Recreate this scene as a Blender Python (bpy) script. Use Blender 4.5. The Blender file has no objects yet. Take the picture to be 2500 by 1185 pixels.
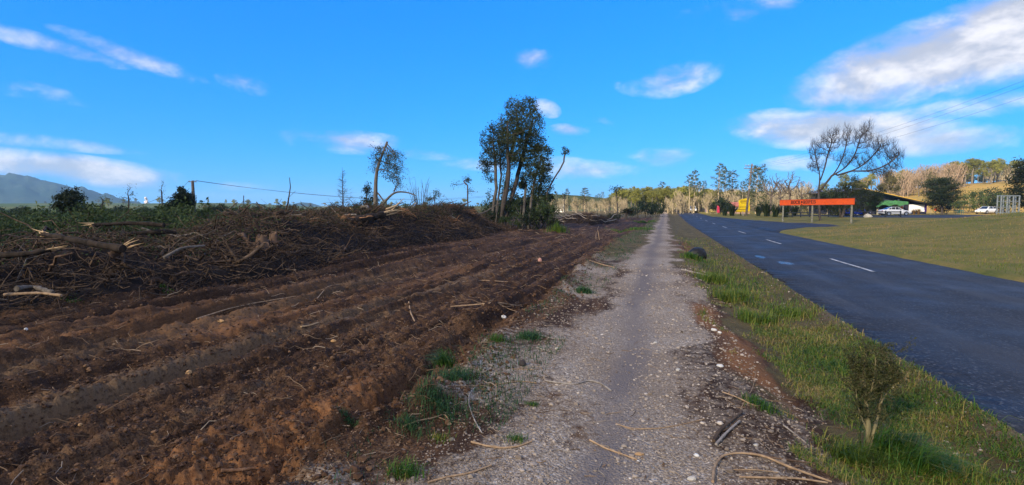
import bpy, math, random
import numpy as np
from mathutils import Vector

rng = np.random.default_rng(11)
random.seed(5)
scene = bpy.context.scene
COL = scene.collection
R = math.radians

# ------------------------------------------------------------------ camera
CAM_H = 1.65
YAW = R(16.7)                      # the camera looks left of the road direction (+Y)
PITCH = math.atan(80.5 / 1250.0)   # slightly down
cam_data = bpy.data.cameras.new('camera')
cam_data.sensor_width = 36.0
cam_data.lens = 18.0
cam_data.clip_start = 0.05
cam_data.clip_end = 20000
camera = bpy.data.objects.new('camera', cam_data)
COL.objects.link(camera)
camera.location = (0, 0, CAM_H)
camera.rotation_euler = (R(90) - PITCH, 0, YAW)
scene.camera = camera
FWD = np.array([-math.sin(YAW) * math.cos(PITCH), math.cos(YAW) * math.cos(PITCH), -math.sin(PITCH)])
RGT = np.array([math.cos(YAW), math.sin(YAW), 0.0])
UPV = np.cross(RGT, FWD)

def ray(px, py):
    """direction through a point of the photograph (2500 x 1185), unit depth"""
    return FWD + (px - 1250) / 1250.0 * RGT + (592.5 - py) / 1250.0 * UPV

# ------------------------------------------------------------------ light
SUN_ELEV = R(27)
SUN_AZ = R(205)                    # clockwise from +Y: behind the camera, a little to the left
SUN_DIR = np.array([math.sin(SUN_AZ) * math.cos(SUN_ELEV), math.cos(SUN_AZ) * math.cos(SUN_ELEV), math.sin(SUN_ELEV)])
sun_data = bpy.data.lights.new('sun', 'SUN')
sun_data.energy = 4.0
sun_data.angle = R(0.53)
sun_data.color = (1.0, 0.84, 0.62)
sun = bpy.data.objects.new('sun', sun_data)
COL.objects.link(sun)
sun.rotation_euler = Vector(SUN_DIR).to_track_quat('Z', 'Y').to_euler()
scene.view_settings.view_transform = 'Standard'
scene.view_settings.look = 'None'
scene.view_settings.gamma = 1
scene.view_settings.use_curve_mapping = False
scene.view_settings.exposure = 1.52

# ------------------------------------------------------------------ world: blue sky with broken cloud
world = bpy.data.worlds.new('World')
scene.world = world
world.use_nodes = True
wt = world.node_tree
wt.nodes.clear()

class NT:
    """tiny node-tree helper"""
    def __init__(self, tree): self.t = tree
    def n(self, typ, **kw):
        nd = self.t.nodes.new(typ)
        for k, v in kw.items():
            setattr(nd, k, v)
        return nd
    def put(self, sock, v):
        if hasattr(v, 'is_linked') or isinstance(v, bpy.types.NodeSocket): self.t.links.new(v, sock)
        else: sock.default_value = v
    def math(self, op, a, b=0.0, c=0.0, clamp=False):
        nd = self.n('ShaderNodeMath', operation=op, use_clamp=clamp)
        self.put(nd.inputs[0], a); self.put(nd.inputs[1], b); self.put(nd.inputs[2], c)
        return nd.outputs[0]
    def vmath(self, op, a, b=(0, 0, 0)):
        nd = self.n('ShaderNodeVectorMath', operation=op)
        self.put(nd.inputs[0], a); self.put(nd.inputs[1], b)
        return nd.outputs['Value'] if op in ('DOT_PRODUCT', 'LENGTH') else nd.outputs[0]
    def mix(self, f, a, b, blend='MIX'):
        nd = self.n('ShaderNodeMix', data_type='RGBA', blend_type=blend)
        self.put(nd.inputs[0], f); self.put(nd.inputs[6], a); self.put(nd.inputs[7], b)
        return nd.outputs[2]
    def noise(self, vec, scale, detail=4, rough=0.55, dist=0.0):
        nd = self.n('ShaderNodeTexNoise')
        if vec is not None: self.put(nd.inputs['Vector'], vec)
        nd.inputs['Scale'].default_value = scale; nd.inputs['Detail'].default_value = detail
        nd.inputs['Roughness'].default_value = rough; nd.inputs['Distortion'].default_value = dist
        return nd.outputs[0]
    def ramp(self, f, stops, interp='LINEAR'):
        nd = self.n('ShaderNodeValToRGB'); cr = nd.color_ramp; cr.interpolation = interp
        while len(cr.elements) < len(stops): cr.elements.new(0.5)
        for e, (p, c) in zip(cr.elements, stops):
            e.position = p; e.color = c if len(c) == 4 else (*c, 1)
        self.put(nd.inputs[0], f)
        return nd.outputs[0]
    def rng(self, v, a, b, c=0.0, d=1.0, smooth=True):
        nd = self.n('ShaderNodeMapRange', interpolation_type='SMOOTHSTEP' if smooth else 'LINEAR')
        self.put(nd.inputs[0], v)
        for i, q in zip((1, 2, 3, 4), (a, b, c, d)): self.put(nd.inputs[i], q)
        return nd.outputs[0]
    def attr(self, name):
        return self.n('ShaderNodeAttribute', attribute_name=name).outputs['Fac']

W = NT(wt)
sky = W.n('ShaderNodeTexSky', sky_type='NISHITA', sun_disc=False, sun_elevation=SUN_ELEV, sun_rotation=SUN_AZ,
          altitude=300, air_density=1.0, dust_density=0.3, ozone_density=2.2)
ssep = W.n('ShaderNodeSeparateColor'); wt.links.new(sky.outputs[0], ssep.inputs[0])
scol = W.n('ShaderNodeCombineColor')     # a crisp, strongly blue sky
W.put(scol.inputs[0], W.math('MULTIPLY', W.math('POWER', ssep.outputs[0], 1.5), 0.018))
W.put(scol.inputs[1], W.math('MULTIPLY', W.math('POWER', ssep.outputs[1], 0.57), 0.86))
W.put(scol.inputs[2], W.math('MULTIPLY', W.math('POWER', ssep.outputs[2], 0.30), 3.4))
dirv = W.n('ShaderNodeTexCoord').outputs['Generated']

def cloud_term(px, py, hw, hh, strength, rot=0.0):
    """one cloud bank of the sky: an oval of directions, given where it stands in the sky"""
    c = ray(px, py); k = 1.0 / np.linalg.norm(c); c = c * k
    t = np.cross(c, np.array([0, 0, 1.0])); t /= np.linalg.norm(t)
    u = np.cross(t, c)
    a, b = math.cos(rot), math.sin(rot)
    t, u = a * t + b * u, -b * t + a * u
    t = t / (hw * k / 1250); u = u / (hh * k / 1250)
    dt = W.math('SUBTRACT', W.vmath('DOT_PRODUCT', dirv, tuple(t)), 0.0)
    du = W.vmath('DOT_PRODUCT', dirv, tuple(u))
    d2 = W.math('ADD', W.math('MULTIPLY', dt, dt), W.math('MULTIPLY', du, du))
    m = W.math('SUBTRACT', 1.0, d2)
    front = W.math('GREATER_THAN', W.vmath('DOT_PRODUCT', dirv, tuple(c)), 0.0)
    m = W.math('MULTIPLY', W.math('MAXIMUM', m, 0.0), W.math('MULTIPLY', front, strength))
    return m

CLOUDS = [  # px, py, half width, half height, strength, tilt
    (2340, 130, 400, 120, 1.9, R(8)), (2500, 70, 300, 140, 2.0, R(14)), (2150, 200, 190, 45, 0.8, 0),
    (2050, 318, 320, 58, 1.6, R(-6)), (2290, 345, 190, 46, 1.3, 0), (1850, 300, 150, 34, 0.9, R(4)),
    (1650, 192, 120, 48, 1.2, R(8)), (1560, 210, 70, 30, 0.6, 0), (1300, 145, 62, 30, 0.8, 0),
    (330, 140, 180, 30, 0.8, R(-14)), (110, 108, 200, 28, 0.7, R(-8)), (600, 205, 75, 28, 0.8, R(-10)),
    (150, 412, 310, 44, 1.5, R(-5)), (20, 395, 160, 34, 1.0, 0), (860, 348, 200, 34, 0.95, R(-3)), (1020, 375, 120, 20, 0.6, R(-6)),
    (1335, 265, 42, 24, 0.8, R(-20)), (1390, 318, 62, 18, 0.9, R(-4)), (1420, 415, 190, 28, 0.9, 0),
    (1480, 297, 45, 16, 0.7, R(-15)), (1620, 385, 110, 30, 0.75, 0), (1960, 398, 110, 24, 0.7, 0), (1800, 25, 160, 50, 0.7, 0),
    (80, 345, 260, 22, 0.5, R(-3)), (560, 455, 140, 14, 0.5, 0), (60, 220, 160, 30, 0.45, R(-6)), (2350, 262, 200, 40, 0.8, 0),
    (1260, 400, 260, 24, 0.5, 0),
]
field = None
for c in CLOUDS:
    m = cloud_term(*c)
    field = m if field is None else W.math('MAXIMUM', field, m)
sep = W.n('ShaderNodeSeparateXYZ'); wt.links.new(dirv, sep.inputs[0])
den = W.math('ADD', W.math('MAXIMUM', sep.outputs[2], 0.0), 0.10)
flat = W.n('ShaderNodeCombineXYZ')
W.put(flat.inputs[0], W.math('DIVIDE', sep.outputs[0], den)); W.put(flat.inputs[1], W.math('DIVIDE', sep.outputs[1], den))
# outside the view: added unseen cloud, thickened to whiten the ambient light
frame_fwd = W.vmath('DOT_PRODUCT', dirv, tuple(ray(1250, 380) / np.linalg.norm(ray(1250, 380))))
outside = W.rng(frame_fwd, 0.72, 0.55)
gen = W.rng(W.noise(flat.outputs[0], 0.75, 3, 0.5), 0.30, 0.50, 0.0, 1.3)
gen = W.math('MULTIPLY', gen, outside)
field = W.math('MAXIMUM', field, gen)
stretch = W.n('ShaderNodeMapping'); stretch.inputs['Scale'].default_value = (1, 1, 1.8)
wt.links.new(dirv, stretch.inputs['Vector'])
big = W.noise(stretch.outputs[0], 8.0, 7, 0.6, 0.35)
fine = W.noise(stretch.outputs[0], 26.0, 5, 0.6, 0.2)
puff = W.math('ADD', W.math('MULTIPLY', W.math('SUBTRACT', big, 0.5), 3.4), W.math('MULTIPLY', W.math('SUBTRACT', fine, 0.5), 1.0))
dens = W.math('ADD', W.math('SUBTRACT', W.math('MULTIPLY', field, 1.25), 0.30), W.math('MULTIPLY', puff, W.rng(field, 0.0, 0.22)))
cover = W.rng(dens, -0.1, 1.8, 0.0, 0.92)
# sunlit tops against greyer undersides
off = W.n('ShaderNodeVectorMath', operation='ADD'); wt.links.new(stretch.outputs[0], off.inputs[0])
off.inputs[1].default_value = (-0.02, -0.02, 0.075)
above = W.noise(off.outputs[0], 8.0, 5, 0.6, 0.35)
shade = W.rng(W.math('SUBTRACT', big, above), -0.12, 0.16)
CLOUD_GAIN = 1.0
cl_col = W.mix(shade, (2.7, 2.75, 3.0, 1), (5.0, 4.75, 4.65, 1))
sky_col = W.mix(cover, scol.outputs[0], cl_col)
bg = W.n('ShaderNodeBackground')
wt.links.new(sky_col, bg.inputs['Color']); bg.inputs['Strength'].default_value = 0.08
wo = W.n('ShaderNodeOutputWorld'); wt.links.new(bg.outputs[0], wo.inputs['Surface'])
scene.cycles.volume_bounces = 0
scene.cycles.max_bounces = 6
scene.cycles.transparent_max_bounces = 8
scene.cycles.use_denoising = True

# ------------------------------------------------------------------ numpy helpers
def smooth(a, b, x):
    t = np.clip((np.asarray(x, float) - a) / (b - a), 0, 1)
    return t * t * (3 - 2 * t)

def _hash(ix, iy, seed):
    h = (ix.astype(np.int64) * 374761393 + iy.astype(np.int64) * 668265263 + seed * 974634777) & 0xffffffff
    h = ((h ^ (h >> 13)) * 1274126177) & 0xffffffff
    h = h ^ (h >> 16)
    return (h & 0xffff) / 65535.0

def vnoise(x, y, seed=0):
    x = np.asarray(x, float); y = np.asarray(y, float)
    ix = np.floor(x); iy = np.floor(y)
    fx = x - ix; fy = y - iy
    fx = fx * fx * (3 - 2 * fx); fy = fy * fy * (3 - 2 * fy)
    a = _hash(ix, iy, seed); b = _hash(ix + 1, iy, seed); c = _hash(ix, iy + 1, seed); d = _hash(ix + 1, iy + 1, seed)
    return (a + (b - a) * fx) * (1 - fy) + (c + (d - c) * fx) * fy - 0.5

def fbm(x, y, seed=0, octaves=4, gain=0.5):
    s = 0; a = 1.0; f = 1.0
    for o in range(octaves):
        s = s + a * vnoise(x * f + o * 17.3, y * f - o * 9.1, seed + o * 31)
        a *= gain; f *= 2.03
    return s

class MB:
    """collects geometry; build() makes ONE mesh object"""
    def __init__(self):
        self.V = []; self.F = []; self.T = []; self.M = []; self.S = []; self.n = 0
    def add(self, V, F, tint=0.5, mat=0, sm=True):
        V = np.asarray(V, float).reshape(-1, 3); F = np.asarray(F, np.int64)
        self.V.append(V); self.F.append(F + self.n)
        self.T.append(np.broadcast_to(np.asarray(tint, float), (len(V),)).copy())
        self.M.append(np.full(len(F), mat)); self.S.append(np.full(len(F), sm))
        self.n += len(V)
    def tube(self, P, r, k=5, tint=0.5, mat=0, cap=False, capmat=None):
        P = np.asarray(P, float); m = len(P)
        r = np.broadcast_to(np.asarray(r, float), (m,))
        T = np.gradient(P, axis=0); T /= np.linalg.norm(T, axis=1)[:, None] + 1e-9
        t0 = T.mean(0)
        ref = np.array([0, 0, 1.0]) if abs(t0[2]) < 0.8 * np.linalg.norm(t0) + 1e-9 else np.array([1.0, 0.2, 0])
        A = ref - T * (T @ ref)[:, None]; A /= np.linalg.norm(A, axis=1)[:, None] + 1e-9
        B = np.cross(T, A)
        an = np.arange(k) * 2 * np.pi / k
        V = P[:, None] + r[:, None, None] * (np.cos(an)[None, :, None] * A[:, None] + np.sin(an)[None, :, None] * B[:, None])
        i = np.arange(m - 1)[:, None] * k; j = np.arange(k)[None]; j2 = (j + 1) % k
        F = np.stack([i + j, i + j2, i + k + j2, i + k + j], -1).reshape(-1, 4)
        self.add(V.reshape(-1, 3), F, tint, mat)
        if cap:
            for e in (0, m - 1):
                c = np.vstack([V[e], P[e] + (T[e] * (0.02 if e else -0.02)) * r[e] * 4])
                idx = np.arange(k); f = np.stack([idx, (idx + 1) % k, np.full(k, k)], -1)
                if e == 0: f = f[:, ::-1]
                self.add(c, f, tint, mat if capmat is None else capmat, False)
    def box(self, c, s, rz=0.0, tint=0.5, mat=0, bevel=0.0):
        c = np.asarray(c, float); s = np.asarray(s, float) / 2
        V = np.array([[x, y, z] for z in (-1, 1) for y in (-1, 1) for x in (-1, 1)], float) * s
        a, b = math.cos(rz), math.sin(rz)
        V = np.stack([V[:, 0] * a - V[:, 1] * b, V[:, 0] * b + V[:, 1] * a, V[:, 2]], -1) + c
        F = [[0, 2, 3, 1], [4, 5, 7, 6], [0, 1, 5, 4], [2, 6, 7, 3], [0, 4, 6, 2], [1, 3, 7, 5]]
        self.add(V, F, tint, mat, False)
    def leaves(self, C, size, aspect=0.5, tint=None, up=0.0, mat=0):
        """one diamond-shaped leaf at each centre"""
        C = np.asarray(C, float); n = len(C)
        if n == 0: return
        a = rng.normal(size=(n, 3)); a[:, 2] += up; a /= np.linalg.norm(a, axis=1)[:, None]
        b = np.cross(a, rng.normal(size=(n, 3))); b /= np.linalg.norm(b, axis=1)[:, None] + 1e-9
        L = size * rng.uniform(0.6, 1.3, n)[:, None] if np.isscalar(size) else size[:, None]
        nrm = np.cross(a, b) * L * 0.12
        V = np.stack([C - a * L * .5, C + b * L * aspect * .5 + nrm, C + a * L * .5, C - b * L * aspect * .5 + nrm], 1).reshape(-1, 3)
        F = np.arange(4 * n).reshape(-1, 4)
        if tint is None: tint = rng.uniform(0, 1, n)
        self.add(V, F, np.repeat(tint, 4), mat, False)
    def mesh(self, name, mats):
        V = np.concatenate(self.V) if self.V else np.zeros((0, 3))
        me = bpy.data.meshes.new(name)
        me.vertices.add(len(V)); me.vertices.foreach_set('co', V.astype(np.float32).ravel())
        lt = np.concatenate([np.full(len(f), f.shape[1]) for f in self.F])
        lv = np.concatenate([f.ravel() for f in self.F])
        ls = np.concatenate([[0], np.cumsum(lt)[:-1]])
        me.loops.add(len(lv)); me.loops.foreach_set('vertex_index', lv.astype(np.int32))
        me.polygons.add(len(lt)); me.polygons.foreach_set('loop_start', ls.astype(np.int32))
        me.polygons.foreach_set('material_index', np.concatenate(self.M).astype(np.int32))
        me.polygons.foreach_set('use_smooth', np.concatenate(self.S).astype(bool))
        me.update(calc_edges=True)
        at = me.attributes.new('tint', 'FLOAT', 'POINT')
        at.data.foreach_set('value', np.concatenate(self.T).astype(np.float32))
        for m in (mats if isinstance(mats, (list, tuple)) else [mats]): me.materials.append(m)
        return me
    def build(self, name, mats, parent=None, loc=None):
        o = bpy.data.objects.new(name, self.mesh(name, mats))
        COL.objects.link(o)
        if parent is not None: o.parent = parent
        if loc is not None: o.location = loc
        return o

def tag(o, label=None, cat=None, group=None, kind=None):
    if label: o['label'] = label
    if cat: o['category'] = cat
    if group: o['group'] = group
    if kind: o['kind'] = kind
    return o

def empty(name, loc, label=None, cat=None, group=None, rz=0.0):
    o = bpy.data.objects.new(name, None); COL.objects.link(o)
    o.empty_display_size = 0.2
    o.location = loc; o.rotation_euler = (0, 0, rz)
    return tag(o, label, cat, group)

def copy_tree(o, parent=None, label=None, loc=None, rz=None, sc=None):
    c = o.copy(); COL.objects.link(c)
    c.parent = parent
    if label: c['label'] = label
    if loc is not None: c.location = loc
    if rz is not None: c.rotation_euler = (0, 0, rz)
    if sc is not None: c.scale = sc if isinstance(sc, (tuple, list)) else (sc, sc, sc)
    for ch in list(o.children): copy_tree(ch, c)
    return c
# ------------------------------------------------------------------ terrain height
ROAD_L, ROAD_R = 2.66, 8.2
def rise(x, y):
    return 0.85 * smooth(55, 150, y)

def road_z(x, y):
    return rise(x, y) - 0.06 - 0.012 * np.abs(x - 5.45)

def bank_h(x, y):
    e = 8.5 + 7.0 * smooth(40, 58, y)
    b = 1.45 * smooth(0, 16, x - e) * (1 - smooth(44, 66, y - 0.25 * (x - 8)))
    return b * (1 - 0.55 * smooth(30, 50, x))

def dirt_edge(y):
    return -2.15 + 0.55 * fbm(y * 0.45, 0 * y + 3.3, 5, 3) - 0.3 * smooth(8, 20, y) * (1 - smooth(30, 60, y))

def zone(x, y):
    """0 ground, 1 dirt, 2 path, 3 verge, 4 bank"""
    de = dirt_edge(y) + 0.16 * fbm(x * 3, y * 3, 9, 3)
    pl = -1.45 + 0.35 * fbm(x * 0.8, y * 0.8, 21, 3)
    pr = 0.62 + 0.45 * fbm(x * 0.9, y * 0.7, 22, 3) + 0.18 * (1 - smooth(6, 10, y))
    z = np.zeros(np.shape(x), int)
    far = (y > 150) | (y < -25)
    z = np.where((x < de) & (x > -60) & (y < 95) & (y > -25), 1, z)
    z = np.where((x >= de) & (x < pl) & ~far, 5, z)
    z = np.where((x >= pl) & (x < pr) & ~far, 2, z)
    z = np.where((x >= pr) & (x < 5.4) & ~far, 3, z)
    z = np.where((x >= 5.4) & (x < 70) & ~far, 4, z)
    return z

def Z(x, y):
    x = np.asarray(x, float); y = np.asarray(y, float)
    z = rise(x, y) + 0 * x
    r = np.hypot(x, y)
    near = 1 - smooth(25, 70, r)
    de = dirt_edge(y)
    # cleared dirt: lower, rutted along the direction of travel, cloddy
    d = smooth(0.35, -0.35, x - de) if False else 1 - smooth(-0.35, 0.35, x - de)
    d = d * (1 - smooth(95, 130, y))
    wob = x + 0.35 * fbm(x * 0.25, y * 0.10, 41, 3)
    ruts = 0.24 * fbm(wob * 1.5, y * 0.05, 42, 3, 0.6) + 0.17 * fbm(wob * 3.6, y * 0.12, 43, 3, 0.6)
    ruts = ruts - 0.13 * np.clip(0.22 - np.abs(fbm(wob * 2.2, y * 0.045, 56, 2)), 0, 1) / 0.22 + 0.05 * np.abs(fbm(wob * 7, y * 0.5, 57, 3))
    clods = 0.06 * fbm(x * 6, y * 4.2, 44, 3, 0.6) + 0.045 * np.abs(fbm(x * 15, y * 12, 45, 3, 0.6)) * near
    lump = 0.06 * np.abs(fbm(x * 26, y * 20, 55, 3, 0.65)) * (1 - smooth(6, 14, r))
    z = z + d * (-0.14 + ruts + 1.3 * clods + lump)
    # berm of scraped earth along the edge of the path
    be = np.exp(-((x - de + 0.12) / 0.32) ** 2) * (1 - smooth(20, 60, y))
    z = z + be * (0.13 + 0.22 * fbm(x * 2.2, y * 1.6, 46, 3) + 0.07 * fbm(x * 9, y * 9, 47, 3) * near)
    # gravel path: shallow worn groove
    p = smooth(-1.7, -1.3, x) * (1 - smooth(0.5, 1.0, x))
    z = z + p * (0.018 * fbm(x * 3, y * 2, 48, 3) + 0.006 * fbm(x * 30, y * 30, 49, 2) * near)
    z = z - 0.02 * np.exp(-((x + 0.45 - 0.1 * fbm(y * 0.3, y * 0, 50, 2)) / 0.2) ** 2)
    # verge: a cut bank steps down from the path, then rolls up to the road edge
    v = smooth(0.55, 1.35, x + 0.35 * fbm(x * .6, y * 0.8, 51, 3)) * (1 - smooth(2.2, 2.75, x))
    z = z + v * (-0.17 + 0.05 * fbm(x * 2.5, y * 2.0, 52, 3) + 0.02 * fbm(x * 9, y * 9, 53, 3) * near)
    # under the road
    u = smooth(2.5, 2.8, x) * (1 - smooth(8.05, 8.5, x))
    z = z * (1 - u) + (road_z(x, y) - 0.05) * u
    # bank beyond the road, then level ground at the car park
    z = z + bank_h(x, y) + 0.22 * fbm(x * 0.13, y * 0.16, 54, 4) * smooth(9.5, 13, x)
    cpk = smooth(16, 24, x) * smooth(60, 76, y) * (1 - smooth(120, 150, y)) * (1 - smooth(110, 140, x))
    z = z * (1 - cpk) + 0.62 * cpk
    # golden paddock hill on the right
    hx, hy = x - 150, y - 255
    hill = 10.5 * np.exp(-((hx * 0.9 + hy * 0.25) / 105) ** 2 - ((hy * 0.9 - hx * 0.15) / 85) ** 2)
    z = z + hill * smooth(118, 160, y + 0.35 * (x - 60))
    ridge = 9 * np.exp(-((x - 90) / 240) ** 2 - ((y - 520) / 130) ** 2) + 16 * np.exp(-((x - 330) / 160) ** 2 - ((y - 360) / 130) ** 2)
    z = z + ridge
    # beyond the crest the road falls away
    z = z - 2.2 * smooth(170, 260, y) * np.exp(-((x - 0) / 55) ** 2)
    # low rolling farmland to the left
    L = smooth(40, 200, -x + 0.25 * y - 20) * (1 - smooth(-30, 60, x))
    dist = smooth(120, 900, r)
    z = z + L * dist * (4.5 + 8 * fbm(x * 0.004, y * 0.004, 60, 3))
    z = z - L * 1.1 * smooth(25, 60, r) * (1 - smooth(150, 400, r))
    return z

def zf(x, y):
    return float(Z(np.array([x]), np.array([y]))[0])

def G(px, py, dmax=600.0):
    """where the line of sight through that point of the photograph meets the ground"""
    d = ray(px, py)
    t = np.concatenate([np.arange(1.5, 12, 0.01), np.arange(12, 60, 0.05), np.arange(60, dmax, 0.25)])
    P = np.array([0, 0, CAM_H]) + t[:, None] * d
    below = np.nonzero(P[:, 2] <= Z(P[:, 0], P[:, 1]))[0]
    i = below[0] if len(below) else len(t) - 1
    return np.array([P[i, 0], P[i, 1], zf(P[i, 0], P[i, 1])])

def D(px, py, depth):
    """the point at that distance along the line of sight"""
    return np.array([0, 0, CAM_H]) + depth * ray(px, py)

def on(px, depth):
    """the ground point at that bearing and distance"""
    p = D(px, 512, depth)
    return np.array([p[0], p[1], zf(p[0], p[1])])

def depth_of(p):
    return float((np.asarray(p) - [0, 0, CAM_H]) @ FWD)

# ------------------------------------------------------------------ materials
def new_mat(name):
    m = bpy.data.materials.new(name); m.use_nodes = True
    t = m.node_tree; N = NT(t)
    b = t.nodes['Principled BSDF']
    return m, N, b

def simple(name, col, rough=0.7, metal=0.0, var=0.0, scale=8.0, spec=0.3, bump=0.0):
    m, N, b = new_mat(name)
    b.inputs['Roughness'].default_value = rough; b.inputs['Metallic'].default_value = metal
    b.inputs['Specular IOR Level'].default_value = spec
    if var > 0:
        co = N.n('ShaderNodeTexCoord').outputs['Object']
        nz = N.noise(co, scale, 5, 0.6)
        c = N.mix(N.rng(nz, 0.3, 0.7), tuple(np.array(col) * (1 - var)) + (1,), tuple(np.minimum(np.array(col) * (1 + var), 1)) + (1,))
        N.put(b.inputs['Base Color'], c)
        if bump:
            bp = N.n('ShaderNodeBump'); bp.inputs['Strength'].default_value = bump; bp.inputs['Distance'].default_value = 0.02
            N.put(bp.inputs['Height'], nz); N.put(b.inputs['Normal'], bp.outputs[0])
    else:
        b.inputs['Base Color'].default_value = (*col, 1)
    return m

def leaf_mat(name, dark, light, trans=0.25, rough=0.6, obj_var=0.25):
    m, N, b = new_mat(name)
    t = N.attr('tint')
    oi = N.n('ShaderNodeObjectInfo').outputs['Random']
    c = N.mix(t, (*dark, 1), (*light, 1))
    v = N.math('ADD', 1 - obj_var, N.math('MULTIPLY', oi, 2 * obj_var))
    mul = N.n('ShaderNodeVectorMath', operation='SCALE'); N.put(mul.inputs[0], c); N.put(mul.inputs[3], v)
    N.put(b.inputs['Base Color'], mul.outputs[0])
    b.inputs['Roughness'].default_value = rough; b.inputs['Specular IOR Level'].default_value = 0.25
    if trans > 0:
        tr = N.n('ShaderNodeBsdfTranslucent'); N.put(tr.inputs['Color'], mul.outputs[0])
        ms = N.n('ShaderNodeMixShader'); ms.inputs[0].default_value = trans
        N.t.links.new(b.outputs[0], ms.inputs[1]); N.t.links.new(tr.outputs[0], ms.inputs[2])
        N.t.links.new(ms.outputs[0], N.t.nodes['Material Output'].inputs['Surface'])
    return m

def bark_mat(name, a, b_, scale=6.0, rough=0.9):
    m, N, b = new_mat(name)
    co = N.n('ShaderNodeTexCoord').outputs['Object']
    mp = N.n('ShaderNodeMapping'); mp.inputs['Scale'].default_value = (1, 1, 0.25); N.put(mp.inputs[0], co)
    nz = N.noise(mp.outputs[0], scale, 5, 0.65)
    t = N.attr('tint')
    c = N.mix(N.rng(nz, 0.3, 0.7), (*a, 1), (*b_, 1))
    k = N.math('ADD', 0.55, N.math('MULTIPLY', t, 0.9))
    mul = N.n('ShaderNodeVectorMath', operation='SCALE'); N.put(mul.inputs[0], c); N.put(mul.inputs[3], k)
    N.put(b.inputs['Base Color'], mul.outputs[0])
    b.inputs['Roughness'].default_value = rough; b.inputs['Specular IOR Level'].default_value = 0.2
    bp = N.n('ShaderNodeBump'); bp.inputs['Strength'].default_value = 0.5; bp.inputs['Distance'].default_value = 0.02
    N.put(bp.inputs['Height'], nz); N.put(b.inputs['Normal'], bp.outputs[0])
    return m

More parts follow.
